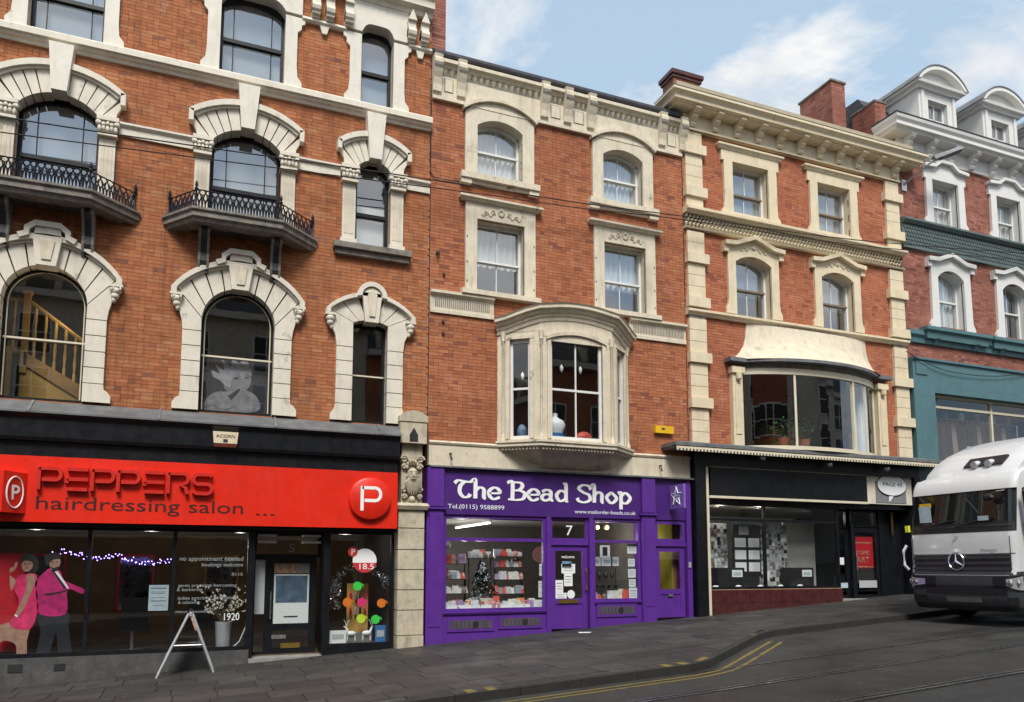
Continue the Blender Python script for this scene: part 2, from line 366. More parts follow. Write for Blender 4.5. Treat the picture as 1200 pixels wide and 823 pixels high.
def glass(name, ior, tint=(.9, .93, .93), rough=.0):
    m = bpy.data.materials.new(name); m.use_nodes = True; M[name] = m; t = m.node_tree; t.nodes.clear()
    o = N(t, 'ShaderNodeOutputMaterial'); mx_ = N(t, 'ShaderNodeMixShader'); tr = N(t, 'ShaderNodeBsdfTransparent'); gl = N(t, 'ShaderNodeBsdfGlossy'); fr = N(t, 'ShaderNodeFresnel')
    gg = N(t, 'ShaderNodeNewGeometry'); io = N(t, 'ShaderNodeMix', data_type='FLOAT'); io.inputs[2].default_value = ior; io.inputs[3].default_value = 1 / ior   # same reflectance from either side of a thin pane
    t.links.new(gg.outputs['Backfacing'], io.inputs[0]); t.links.new(io.outputs[0], fr.inputs[0]); tr.inputs[0].default_value = (*tint, 1); gl.inputs['Roughness'].default_value = rough; gl.inputs[0].default_value = (.95, .97, 1, 1)
    bm_ = N(t, 'ShaderNodeBump'); bm_.inputs['Strength'].default_value = .06; bm_.inputs['Distance'].default_value = .02
    t.links.new(noise(t, 1.1, 2), bm_.inputs['Height']); t.links.new(bm_.outputs[0], gl.inputs['Normal'])
    t.links.new(fr.outputs[0], mx_.inputs[0]); t.links.new(tr.outputs[0], mx_.inputs[1]); t.links.new(gl.outputs[0], mx_.inputs[2]); t.links.new(mx_.outputs[0], o.inputs[0])
    return m
glass('glass', 3.4); glass('glass_bow', 2.2); glass('glass_mid', 2.0); glass('glass_shop', 1.75); glass('glass_dark', 1.6, (.35, .38, .40)); glass('glass_screen', 1.6, (.62, .70, .70))
def emit(name, c, s):
    m, t, b = nmat(name); b.inputs['Base Color'].default_value = (*c, 1); b.inputs['Emission Color'].default_value = (*c, 1); b.inputs['Emission Strength'].default_value = s
emit('tube_lit', (1, .95, .85), 3); emit('spot_lit', (1, .9, .72), 5); emit('fairy_lit', (.35, .25, 1), 5); emit('screen_lit', (1, .93, .8), 2.5)
def ground_mat(name, c, wet, gum, sc, grain):
    m, t, b = nmat(name); oi = N(t, 'ShaderNodeObjectInfo')
    v = ramp(t, oi.outputs['Random'], [(0, .70), (1, 1.32)])
    a = noise(t, sc, 6, rough=.65); a2 = noise(t, .8, 5)
    col = mix(t, ramp(t, a, [(.3, 0.), (.75, 1.)]), tuple(x * .6 for x in c), tuple(x * 1.45 for x in c))
    col = mix(t, ramp(t, a2, [(.4, 0.), (.65, .55)]), col, tuple(x * .5 for x in c))
    col = mix(t, ramp(t, noise(t, 75, 3, rough=.7), [(.50, 0.), (.72, grain)]), col, tuple(min(1, x * 3.2) for x in c))      # stone chips
    tr_ = noise(t, 1.1, 5, sc3=(.12, 2.2, 1)); col = mix(t, ramp(t, tr_, [(.45, 0.), (.7, .45)]), col, tuple(x * .55 for x in c))   # wear along the street
    g = N(t, 'ShaderNodeNewGeometry'); vo = N(t, 'ShaderNodeTexVoronoi'); vo.inputs['Scale'].default_value = 4.2; t.links.new(g.outputs['Position'], vo.inputs['Vector'])
    rad = mth(t, 'MULTIPLY', vo.outputs['Color'], .16)
    spot = mth(t, 'MULTIPLY', mth(t, 'LESS_THAN', vo.outputs['Distance'], rad), gum)
    col = mix(t, spot, col, (.15, .145, .135))
    col = mix(t, 1., col, v, 'MULTIPLY'); t.links.new(col, b.inputs['Base Color'])
    t.links.new(ramp(t, noise(t, .9, 5), [(.35, wet), (.65, .85)]), b.inputs['Roughness'])
    bump(t, b, noise(t, 110, 3), .5, .008)
ground_mat('paving', (.040, .037, .033), .38, .55, 3.0, .25)
ground_mat('asphalt', (.047, .046, .044), .32, .12, 9.0, .6)
plain('joint', (.010, .0095, .009), .95)
plain('plate', (.07, .07, .065), .6, var=.2)
plain('logo_silver', (.75, .76, .78), .18, metal=1.)
plain('headlamp', (.75, .77, .80), .12, metal=.6, var=.25, sc=25)
plain('hivis', (.75, .80, .05), .5)

def lamp(par, loc, watts, color=(1, .9, .75), r=.12):
    l = bpy.data.lights.new('lamp_light', 'POINT'); l.energy = watts; l.color = color; l.shadow_soft_size = r
    o = bpy.data.objects.new('lamp_light', l); o.location = loc; link(o, par); return o
plain('mirror_glass', (.30, .30, .30), .08, metal=1., var=.02)
# ------------------------------------------------------------------ building helpers
OPEN = {}
def wall(b, name, u0, u1, z0, z1, ops, mat, y0=.014, y1=.34):
    ops = [(o[0] - .022, o[1] + .022, o[2] - .02, o[3] + .022) for o in ops]
    xs = sorted({u0, u1} | {min(max(v, u0), u1) for o in ops for v in o[:2]}); zs = sorted({z0, z1} | {min(max(v, z0), z1) for o in ops for v in o[2:]})
    mb = MB()
    for i in range(len(xs) - 1):
        j = 0
        while j < len(zs) - 1:
            cx = (xs[i] + xs[i + 1]) / 2
            hole = lambda q: any(o[0] < cx < o[1] and o[2] < (zs[q] + zs[q + 1]) / 2 < o[3] for o in ops)
            if hole(j): j += 1; continue
            k = j
            while k < len(zs) - 1 and not hole(k): k += 1
            mb.box(xs[i], xs[i + 1], y0, y1, zs[j], zs[k]); j = k
    return mb.build(name, mat, b, fix=False)
BL, BH, BW = .225, .075, .1125
def bricks(b, u0, u1, z0, z1, ops, mat, single=None, seed=1):
    """Flemish-ish bond as real boxes; those inside the window `single` become bricks of their own."""
    rnd = random.Random(seed); mb = MB(); g = .006; n = 0; meshes = {}
    k = 0; z = z0
    while z < z1 - .02:
        zt = min(z + BH, z1) - g
        blk = sorted((o[0], o[1]) for o in ops if o[2] < z + BH * .5 < o[3])
        x = u0 - (BL * .5 if k % 2 else 0); j = 0
        while x < u1:
            L = BL if (j + k) % 3 else BW
            a, c = max(x, u0), min(x + L - g, u1); x += L; j += 1
            for p, q in blk:
                if a < q and c > p:
                    if a < p - .03: c = p
                    elif c > q + .03: a = q
                    else: c = a
            if c - a < .03: continue
            yo = -.004 + rnd.uniform(-.003, .003)
            if single and n < 300 and single[0] < a and c < single[1] and single[2] < z < single[3]:
                key = round(c - a, 3)
                if key not in meshes: meshes[key] = MB().box(0, c - a, 0, .03, 0, zt - z).mesh('brick', mat)
                o = link(bpy.data.objects.new('brick', meshes[key]), b); o.matrix_parent_inverse = WM[b].inverted(); o.location = (a, yo, z); n += 1
            else:
                v = [(a, yo, z), (c, yo, z), (c, .03, z), (a, .03, z), (a, yo, zt), (c, yo, zt), (c, .03, zt), (a, .03, zt)]
                mb.add(v, [(0, 1, 5, 4), (1, 2, 6, 5), (3, 0, 4, 7), (4, 5, 6, 7), (2, 1, 0, 3)])
        z += BH; k += 1
    return mb.build('brickwork', mat, b, kind='stuff', fix=False)
def sash(b, cx, w, z0, z1, rise=0., cols=2, rail=.5, fm='frame_white', gm='glass', y=.13, fw=.055, bars=None, rm=None, room='room_dark', deep=1.3, hang=None, sub=None, railw=.05, name='window'):
    """Two-sash window: frame is the part; each pane, the meeting rail and the room lining hang under it."""
    a = w / 2; x0, x1 = cx - a, cx + a; zt = lambda x: z1 + archh(x - cx, a, rise)
    zm = z0 + (z1 + rise - z0) * rail; mb = MB()
    mb.box(x0, x0 + fw, y, y + .1, z0, z1); mb.box(x1 - fw, x1, y, y + .1, z0, z1); mb.box(x0 + fw, x1 - fw, y, y + .1, z0, z0 + fw * 1.1)
    if rise > 0:
        n = 14; xs = [x0 + w * i / n for i in range(n + 1)]
        mb.strip([(x, zt(x) - fw * 1.1) for x in xs], [(x, zt(x) + .05) for x in xs], y, y + .1)
    else: mb.box(x0 + fw, x1 - fw, y, y + .1, z1 - fw, z1)
    bw = .022; bx = bars if bars is not None else [(i / cols) for i in range(1, cols)]
    bxs = [x0 + w * t for t in bx]
    for x in bxs:
        mb.box(x - bw / 2, x + bw / 2, y + .02, y + .05, zm, zt(x) - .02); mb.box(x - bw / 2, x + bw / 2, y + .06, y + .09, z0 + fw, zm)
    win = mb.build(name, fm, b)
    MB().box(x0 + fw * .5, x1 - fw * .5, y - .012, y + .095, zm - railw / 2, zm + railw / 2).build('meeting_rail', rm or fm, win)
    ed = [x0 + fw * .8] + bxs + [x1 - fw * .8]
    for i in range(len(ed) - 1):
        p, q = ed[i], ed[i + 1]
        MB().add([(p, y + .07, z0 + fw * .6), (q, y + .07, z0 + fw * .6), (q, y + .07, zm), (p, y + .07, zm)], [(0, 1, 2, 3)]).build('pane', gm, win, fix=False)
        n = 8; top = [(q + (p - q) * k / n) for k in range(n + 1)]
        vs = [(p, y + .03, zm), (q, y + .03, zm)] + [(x, y + .03, zt(x) - fw * .7) for x in top]
        MB().add(vs, [tuple(range(len(vs)))]).build('pane', gm, win, fix=False)
    if room:
        e = .16; r = MB(); X0, X1, Z0, Z1, Y0, Y1 = x0 - e, x1 + e, z0 - e, z1 + rise + e, y + .215, y + deep
        r.add([(X0, Y0, Z0), (X1, Y0, Z0), (X1, Y1, Z0), (X0, Y1, Z0), (X0, Y0, Z1), (X1, Y0, Z1), (X1, Y1, Z1), (X0, Y1, Z1)], [(1, 2, 6, 5), (2, 3, 7, 6), (3, 0, 4, 7), (4, 5, 6, 7), (3, 2, 1, 0)])
        r.build('room_lining', room, win, fix=False)
    OPEN.setdefault(b, []).append((x0, x1, z0, z1 + rise))
    return win
def drape(label, x0, x1, z0, z1, y, mat='curtain', folds=7, group=None, amp=.025):
    n = folds * 6; mb = MB(); vs = []
    for i in range(n + 1):
        x = x0 + (x1 - x0) * i / n; yy = y + amp * math.sin(i * 2 * math.pi / 6) + .01 * math.sin(i * .7)
        vs += [(x, yy, z0), (x, yy, z1), (x, yy + .006, z0), (x, yy + .006, z1)]
    fs = []
    for i in range(n):
        o = i * 4; fs += [(o, o + 4, o + 5, o + 1), (o + 6, o + 2, o + 3, o + 7), (o + 1, o + 5, o + 7, o + 3), (o, o + 2, o + 6, o + 4)]
    return tag(mb.add(vs, fs).build('curtain', mat), label, 'curtain', group)
def blind(label, x0, x1, z0, z1, y, mat='blind_grey', group=None):
    return tag(MB().box(x0, x1, y, y + .012, z0, z1).box(x0, x1, y - .008, y + .02, z0 - .02, z0).build('roller_blind', mat), label, 'blind', group)
def vous(win, cx, a, zs, rise, A, ZS, RISE, ts, y0, y1, mat, key=None, gap=.006, name='voussoir'):
    """Arch stones between an inner and an outer arc; ts = cut fractions; key=(t0,t1) left open for the keystone."""
    for i in range(len(ts) - 1):
        t0, t1 = ts[i] + gap, ts[i + 1] - gap
        if key and t0 >= key[0] - .02 and t1 <= key[1] + .02: continue
        lo = arcpts(cx, a, zs, rise, 4, t0, t1); hi = arcpts(cx, A, ZS, RISE, 4, t0, t1)
        MB().strip(lo, hi, y0, y1).build(name, mat, win)
def shell(b, u0, u1, top, back=9., z0=-1., roof='slate', side='brick_plum'):
    box('party_wall', side, b, u0 + .004, u0 + .3, .345, back, z0, top); box('party_wall', side, b, u1 - .3, u1 - .004, .345, back, z0, top)
    box('rear_wall', side, b, u0 + .3, u1 - .3, back - .3, back, z0, top); box('flat_roof', roof, b, u0 + .3, u1 - .3, .345, back - .3, top - .25, top - .1)
def stack(b, x0, x1, y0, y1, z0, z1, cap=True):
    c = MB().box(x0, x1, y0, y1, z0, z1).build('chimney_stack', 'mortar', b)
    bk = MB(); z = z0; k = 0
    while z < z1 - .03:
        for face in range(3):
            L = (x1 - x0) if face == 0 else (y1 - y0); s = -(.11 if k % 2 else 0)
            while s < L:
                a, e = max(0, s), min(L, s + .219)
                if e - a > .03:
                    if face == 0: bk.box(x0 + a, x0 + e, y0 - .006, y0 + .01, z, z + .067)
                    elif face == 1: bk.box(x0 - .006, x0 + .01, y0 + a, y0 + e, z, z + .067)
                    else: bk.box(x1 - .01, x1 + .006, y0 + a, y0 + e, z, z + .067)
                s += .225
        z += .075; k += 1
    bk.build('chimney_bricks', 'brick_plum', c, kind='stuff', fix=False)
    if cap: MB().box(x0 - .05, x1 + .05, y0 - .05, y1 + .05, z1, z1 + .09).box(x0 - .09, x1 + .09, y0 - .09, y1 + .09, z1 + .09, z1 + .2).build('chimney_cap', 'tile_maroon', c)
# ================================================================== salon building (orange brick, ivory dressings)
B1 = thing('salon_building', 'tall orange brick house with iron balconies and ivory arched window surrounds above red salon', 'building', (-1, .2, G(-1)))
ST = 'stone_ivory'
U0, U1 = -6.2, 4.52
AX, BX, CX_ = -2.80, .57, 3.22
# first floor -----------------------------------------------------
for cx, hw in ((AX, .69), (BX, .69)):
    w1 = sash(B1, cx, hw * 2, 5.04, 6.88, .66, cols=1, rail=.46, fm='frame_dark', fw=.05, y=.16, rm='frame_cream', room='room_dark', deep=2.2, gm='glass_mid', railw=.035, bars=[])
    bead = MB(); pts = [(cx - hw + .065, .155, 5.10), (cx - hw + .065, .155, 6.88)] + [(x, .155, z) for x, z in arcpts(cx, hw - .065, 6.88, .595, 18)] + [(cx + hw - .065, .155, 6.88), (cx + hw - .065, .155, 5.10)]
    bead.tube(pts, .012, 5).build('glazing_bead', 'frame_cream', w1)
    jw, A, ZS, RS = .34, 1.16, 7.42, .58
    ts = [0, .12, .24, .36, .45, .55, .64, .76, .88, 1]
    vous(w1, cx, hw, 6.88, .66, A, ZS, RS, ts, -.10, .16, ST, (.45, .55))
    for s in (-1, 1):
        # springer with curled ear
        pl = [(hw, 6.62), (hw + jw, 6.62), (hw + jw + .02, 6.80), (hw + jw + .06, 6.95), (A - .06, 7.05), (A, 7.18), (A, ZS - .004), (hw + .004, 6.874)]
        pl = [(cx + s * x, z) for x, z in pl]; prism('springer', ST, w1, pl if s > 0 else pl[::-1], -.10, .16)
        z = 5.04
        for i in range(5):
            h = [.36, .305, .305, .305, .305][i]; x1 = hw + jw
            if i == 0: pl = [(hw, z), (x1 + .13, z), (x1 + .13, z + .12), (x1 + .08, z + .2), (x1 + .01, z + .25), (x1, z + h - .015), (hw, z + h - .015)]
            else: pl = [(hw, z), (x1, z), (x1, z + h - .018), (hw, z + h - .018)]
            pl = [(cx + s * x, q) for x, q in pl]; prism('jamb_stone', ST, w1, pl if s > 0 else pl[::-1], -.10, .16); z += h
        box('jamb_core', 'stone_sooty', w1, *sorted((cx + s * (hw + .004), cx + s * (hw + jw - .01))), -.085, .15, 5.04, 6.62)
        c = cx + s * (A + .0); corb = MB().ball((c, -.12, 7.20), (.10, .09, .085), 9, 6).ball((c - s * .01, -.12, 7.10), (.075, .08, .07), 8, 5).ball((c - s * .03, -.11, 7.02), (.045, .06, .06), 8, 5)
        for k in range(5): corb.ball((c - .08 + .04 * k, -.19, 7.21 + .02 * math.sin(k * 2)), (.022, .03, .04), 6, 4)
        corb.box(c - .12, c + .12, -.2, 0, 7.265, 7.31).build('carved_corbel', ST, w1, smooth=True)
    # hood mould and keystone
    hm = MB(); n = 18; lo = arcpts(cx, A, ZS, RS, n); hi = arcpts(cx, A + .10, ZS, RS + .10, n)
    hm.strip(lo, hi, -.2, .02); hm.strip(arcpts(cx, A - .05, ZS, RS - .05, n), [(x, z + .003) for x, z in lo], -.14, .02)
    for s in (-1, 1): hm.box(*sorted((cx + s * A, cx + s * (A + .10))), -.2, .02, 7.31, ZS)
    hm.build('hood_mould', ST, w1)
    k = MB().prism([(cx - .16, 7.50), (cx + .16, 7.50), (cx + .24, 8.06), (cx - .24, 8.06)], -.22, .1); k.build('keystone', ST, w1)
    prism('keystone_panel', 'stone_buff', w1, [(cx - .075, 7.60), (cx + .075, 7.60), (cx + .13, 7.97), (cx - .13, 7.97)], -.245, -.2)
    mbc = MB(); ribbon(mbc, [(cx + x, z) for x, z in ((-.46, 8.0), (-.33, 8.06), (-.33, 8.16), (-.2, 8.27), (.2, 8.27), (.33, 8.16), (.33, 8.06), (.46, 8.0))], .1, -.25, .02)
    mbc.prism([(cx - .22, 8.05), (cx + .22, 8.05), (cx + .2, 8.24), (cx - .2, 8.24)], -.2, .02).build('keystone_cap', ST, w1)
# narrow first-floor window
w1 = sash(B1, CX_, .74, 5.04, 7.15, .08, cols=1, rail=.47, fm='frame_dark', y=.16, rm='frame_cream', room='room_dark', gm='glass_mid', railw=.03, bars=[], fw=.05)
hw, jw, A, ZS, RS = .37, .34, .86, 7.38, .34
vous(w1, CX_, hw, 7.15, .08, A, ZS, RS, [0, .17, .36, .64, .83, 1], -.10, .16, ST, (.36, .64))
for s in (-1, 1):
    pl = [(hw, 6.62), (hw + jw, 6.62), (hw + jw + .03, 6.85), (A - .05, 7.0), (A, 7.15), (A, ZS - .004), (hw + .004, 7.146)]
    pl = [(CX_ + s * x, z) for x, z in pl]; prism('springer', ST, w1, pl if s > 0 else pl[::-1], -.10, .16)
    z = 5.04
    for i in range(5):
        h = [.36, .305, .305, .305, .305][i]; x1 = hw + jw
        pl = [(hw, z), (x1 + .1, z), (x1 + .1, z + .12), (x1 + .02, z + .24), (x1, z + h - .015), (hw, z + h - .015)] if i == 0 else [(hw, z), (x1, z), (x1, z + h - .018), (hw, z + h - .018)]
        pl = [(CX_ + s * x, q) for x, q in pl]; prism('jamb_stone', ST, w1, pl if s > 0 else pl[::-1], -.10, .16); z += h
    box('jamb_core', 'stone_sooty', w1, *sorted((CX_ + s * (hw + .004), CX_ + s * (hw + jw - .01))), -.085, .15, 5.04, 6.62)
    c = CX_ + s * A; MB().ball((c, -.12, 7.18), (.10, .09, .085), 9, 6).ball((c, -.12, 7.08), (.07, .08, .07), 8, 5).ball((c - s * .03, -.11, 7.0), (.04, .05, .06), 8, 5).box(c - .11, c + .11, -.2, 0, 7.235, 7.28).build('carved_corbel', ST, w1, smooth=True)
hm = MB(); lo = arcpts(CX_, A, ZS, RS, 14); hi = arcpts(CX_, A + .09, ZS, RS + .09, 14); hm.strip(lo, hi, -.2, .02)
for s in (-1, 1): hm.box(*sorted((CX_ + s * A, CX_ + s * (A + .09))), -.2, .02, 7.28, ZS)
hm.build('hood_mould', ST, w1)
prism('keystone', ST, w1, [(CX_ - .14, 7.16), (CX_ + .14, 7.16), (CX_ + .2, 7.72), (CX_ - .2, 7.72)], -.22, .1)
mk = MB(); mk.strip(arcpts(CX_, .22, 7.72, .22, 12), arcpts(CX_, .32, 7.70, .34, 12), -.24, .02); mk.strip([(CX_ - .22, 7.72), (CX_ + .22, 7.72)], [(CX_ - .22, 7.73), (CX_ + .22, 7.73)], -.2, .02)
mk.build('keystone_cap', ST, w1); MB().prism([(CX_ - .2, 7.725)] + [(CX_ + .2, 7.725)] + arcpts(CX_, .2, 7.725, .2, 10)[::-1][1:-1], -.2, .02).build('keystone_head', ST, w1)
prism('keystone_panel', 'stone_buff', w1, [(CX_ - .06, 7.28), (CX_ + .06, 7.28), (CX_ + .1, 7.76), (CX_, 7.84), (CX_ - .1, 7.76)], -.25, -.2)
# second floor: pilasters, capitals, segmental arches, keystones dropping from the string course
def capital(w_, c, z, s=1., mat=ST):
    m = MB().box(c - .19, c + .19, -.2, .1, z + .26, z + .34).box(c - .17, c + .17, -.17, .1, z - .03, z + .02)
    for k in range(5):
        m.ball((c - .14 + .07 * k, -.15, z + .10 + .02 * (k % 2)), (.04, .05, .075), 6, 5); m.ball((c - .14 + .07 * k, -.17, z + .2 - .02 * (k % 2)), (.042, .045, .045), 6, 5)
    for q in (-1, 1): m.ball((c + q * .165, -.16, z + .2), (.05, .06, .06), 7, 5)
    m.box(c - .15, c + .15, -.13, .1, z + .02, z + .26)
    return m.build('carved_capital', mat, w_, smooth=True)
for cx, hw, bal in ((AX + .03, .68, 1), (BX + .03, .68, 1), (CX_ + .01, .37, 0)):
    zs, rs = (10.58, .34) if bal else (10.62, .2)
    w2 = sash(B1, cx, hw * 2, 8.86, zs, rs, rail=.42, fm='frame_dark', y=.2, rm='frame_dark', bars=[.22, .78] if bal else [], fw=.06, railw=.08, room='room_mid')
    blind('grey roller blind behind the balcony window %s' % ('beside the narrow end window' if cx > 0 else 'over the window with the pine stair'), cx - hw - .02, cx + hw + .02, 9.35, zs + rs, .36) if bal else blind('pale blind low in narrow second floor window beside purple shop house', cx - hw - .02, cx + hw + .02, 8.85, 9.95, .36, 'curtain')
    A, ZS, RS = hw + .42, 11.14, .34 if bal else .26
    kt = (.42, .58) if bal else (.37, .63)
    ts = [0, .1, .2, .3, kt[0], kt[1], .7, .8, .9, 1] if bal else [0, .13, .25, kt[0], kt[1], .75, .87, 1]
    vous(w2, cx, hw, zs, rs, A - .07, ZS - .08, RS, ts, -.10, .2, ST, kt)
    for s in (-1, 1):
        pl = [(hw, zs - .0), (hw + .28, zs), (hw + .29, zs + .14), (A - .07, zs + .26), (A - .02, zs + .36), (A - .02, ZS - .085), (hw + .004, zs + .003)]
        pl = [(cx + s * x, z) for x, z in pl]; prism('springer', ST, w2, pl if s > 0 else pl[::-1], -.10, .2)
        pc = cx + s * (hw + .155)
        box('pilaster', ST, w2, pc - .14, pc + .14, -.07, .2, 8.98, 10.24)
        for k in range(3): box('flute', 'stone_buff', w2, pc - .085 + .07 * k - .012, pc - .085 + .07 * k + .04, -.078, -.05, 9.1, 10.14)
        box('pilaster_base', ST, w2, pc - .175, pc + .175, -.11, .2, 8.86, 8.98)
        capital(w2, pc, 10.26)
    hm = MB(); n = 16; hm.strip(arcpts(cx, A - .07, ZS - .08, RS, n), arcpts(cx, A + .02, ZS - .02, RS + .06, n), -.2, .02)
    hm.strip(arcpts(cx, A - .12, ZS - .12, RS, n), [(x, z + .002) for x, z in arcpts(cx, A - .07, ZS - .08, RS, n)], -.15, .02)
    for s in (-1, 1): hm.box(*sorted((cx + s * (A - .07), cx + s * (A + .02))), -.2, .02, zs + .3, ZS - .02)
    hm.build('hood_mould', ST, w2)
    prism('keystone', 'stone_white', w2, [(cx - .13, zs + rs - .02), (cx + .13, zs + rs - .02), (cx + .21, 11.84), (cx - .21, 11.84)], -.26, .1)
    if not bal:
        MB().box(cx - .84, cx + .84, -.2, .2, 8.74, 8.86).box(cx - .8, cx + .8, -.12, .2, 8.62, 8.74).build('sill', 'stone_sooty', w2)
# third floor
for cx, hw in ((AX + .05, .64), (BX + .07, .64), (CX_ + .04, .36)):
    w3 = sash(B1, cx, hw * 2, 12.1, 13.78, .22, rail=.48, fm='frame_dark', y=.2, rm='frame_dark', bars=[.2, .8] if hw > .5 else [], fw=.06, railw=.08, room='room_mid')
    blind('grey roller blind in top window over %s' % ('the pine stair window' if cx < -1 else 'the middle balcony' if cx < 2 else 'the narrow end window'), cx - hw - .02, cx + hw + .02, 12.3, 14.1, .36)
    for s in (-1, 1):
        pl = [(hw, 12.08), (hw + .36, 12.08), (hw + .36, 12.24), (hw + .27, 12.36), (hw + .25, 12.6), (hw + .25, 13.38), (hw + .33, 13.46), (hw + .33, 13.56), (hw + .4, 13.6), (hw + .4, 13.72), (hw, 13.72)]
        pl = [(cx + s * x, z) for x, z in pl]; prism('jamb', 'stone_white', w3, pl if s > 0 else pl[::-1], -.08, .2)
    # rounded-corner lintel
    xs = [cx - hw + hw * 2 * i / 16 for i in range(17)]
    MB().strip([(x, 13.78 + .22 * (1 - abs((x - cx) / hw) ** 5)) for x in xs], [(x, 14.5) for x in xs], -.1, .2).box(cx - hw - .34, cx - hw, -.1, .2, 13.78, 14.5).box(cx + hw, cx + hw + .34, -.1, .2, 13.78, 14.5).build('lintel', 'stone_white', w3)
# string courses
ops = [o for o in OPEN[B1] if o[1] - o[0] > .1]
def course(b, name, u0, u1, prof, mat, ret=True):
    return MB().sweep(prof, [(u0, 0), (u1, 0)]).build(name, mat, b)
course(B1, 'string_course', U0, U1 - .01, [(-.02, 11.82), (.05, 11.82), (.07, 11.87), (.12, 11.89), (.14, 11.93), (.14, 11.94), (.19, 11.945), (.19, 12.06), (.17, 12.09), (-.02, 12.1)], ST)
xs = [U0, AX + .03 - 1.02, AX + .03 + 1.02, BX + .03 - 1.02, BX + .03 + 1.02, CX_ + .01 - .72, CX_ + .01 + .72, U1 - .02]
for i in range(0, 8, 2): course(B1, 'impost_course', xs[i], xs[i + 1], [(-.02, 10.34), (.05, 10.34), (.05, 10.5), (.08, 10.52), (.11, 10.55), (.11, 10.59), (-.02, 10.6)], ST)
xs = [U0, AX + .05 - .98, AX + .05 + .98, BX + .07 - .98, BX + .07 + .98, CX_ + .04 - .7, CX_ + .04 + .7, U1 - .02]
for i in range(0, 8, 2):
    a, c = xs[i], xs[i + 1]
    course(B1, 'rope_course', a, c, [(-.02, 13.68), (.07, 13.68), (.12, 13.72), (.10, 13.78), (-.02, 13.79)], ST)
    if c - a > .5:
        for t in ((a + c) / 2 - .0,): prism('pendant', ST, B1, [(t - .05, 13.5), (t + .05, 13.5), (t + .1, 13.68), (t - .1, 13.68)], -.08, .01)
# scroll brackets under the eaves
for t in [BX + 1.32, BX + 1.62, CX_ - .62, CX_ + .78, CX_ + 1.08, BX - 1.2, AX + 1.35]:
    m = MB().box(t - .09, t + .09, -.22, .01, 13.84, 14.25); m.lathe((t - .09, -.17, 13.98), [(.0, 0), (.12, 0), (.12, .18), (0, .18)], 10, 'X').box(t - .08, t + .08, -.14, .01, 13.79, 13.86)
    m.prism([(t - .1, 14.25), (t + .1, 14.25), (t, 14.5)], -.28, .01); m.build('scroll_bracket', ST, B1)
course(B1, 'eaves_cornice', U0, U1 - .02, [(-.02, 14.5), (.12, 14.5), (.16, 14.6), (.3, 14.62), (.3, 14.78), (.42, 14.9), (.5, 15.0), (-.02, 15.02)], ST)
ops = [o for o in OPEN[B1] if o[1] - o[0] > .1]
wall(B1, 'wall', U0, U1 - .004, 4.7, 16.5, ops, 'mortar')
bricks(B1, U0, U1 - .004, 4.95, 14.5, ops, 'brick_orange', single=(-1.6, -.5, 5.0, 8.4), seed=3)
# brick pier beside the parapet of the next house
stack(B1, 4.53, 4.86, .06, 1.2, 13.92, 17.2, False); MB().box(4.50, 4.93, .0, 1.25, 13.72, 13.84).box(4.515, 4.9, .03, 1.22, 13.84, 13.92).build('chimney_base', 'stone_sooty', B1)
shell(B1, U0, U1, 16.5)
# balconies ---------------------------------------------------------
for cx in (AX + .03, BX + .03):
    pth = [(cx - 1.46, 0.), (cx - .93, -.68), (cx + .68, -.68), (cx + 1.42, 0.)]
    bal = MB().zprism([(x, y) for x, y in pth], 8.66, 8.72).sweep([(-.3, 8.60), (-.02, 8.60), (.0, 8.66), (.05, 8.68), (.05, 8.76), (.09, 8.80), (.09, 8.845), (-.3, 8.845)], pth).zprism(pth, 8.80, 8.84).build('balcony', 'stone_sooty', B1)
    def pat(p, q, n):   # interlaced cast-iron arcs along one side
        m = MB(); P, Q = Vector((*p, 0)), Vector((*q, 0)); L = (Q - P).length; d = (Q - P).normalized(); st = L / n
        at = lambda s, z: tuple(P + d * s + Vector((0, 0, z)))
        for k in range(n + 1):
            for rr in (st * .98, st * .5):
                pts = []
                for i in range(9):
                    a_ = math.pi * i / 8; s = k * st + rr * math.cos(a_); z = 8.89 + (.36 if rr > st * .6 else .2) * math.sin(a_)
                    if 0 <= s <= L: pts.append(at(s, z))
                if len(pts) > 1: m.tube(pts, .012, 4)
            c = k * st + st / 2
            if c < L:
                m.tube([at(c + .06 * math.cos(2 * math.pi * i / 8), 9.10 + .07 * math.sin(2 * math.pi * i / 8)) for i in range(8)], .010, 4, closed=True)
                m.tube([at(c, 8.89), at(c, 9.03)], .01, 4)
        for z in (8.88, 9.24): m.tube([at(0, z), at(L, z)], .013, 4)
        return m
    ins = [(cx - 1.40, -.0), (cx - .91, -.63), (cx + .66, -.63), (cx + 1.36, -.0)]
    for i in range(3): pat(ins[i], ins[i + 1], (6, 14, 7)[i]).build('railing', 'iron', bal)
    for i, (x, y) in enumerate(ins):
        y = min(y, -.03)
        MB().lathe((x, y, 8.84), [(.03, 0), (.03, .1), (.02, .12), (.02, .38), (.035, .40), (.035, .43), (.015, .45), (.03, .48), (.026, .53), (.004, .58)], 8).build('post', 'iron', bal, smooth=True)
    for s in (-.74, .62):
        x = cx + s; pr_ = [(.0, 8.60), (-.50, 8.60), (-.50, 8.50), (-.40, 8.44), (-.30, 8.34), (-.22, 8.16), (-.24, 8.0), (-.20, 7.86), (-.12, 7.78), (0, 7.76)]
        for q in (-.1, .06): MB().xprism(pr_, x + q, x + q + .045).build('bracket', 'stone_sooty', bal)
        MB().xprism([(a * .93, b) for a, b in pr_], x - .055, x + .06).build('bracket_core', 'plastic_black', bal)
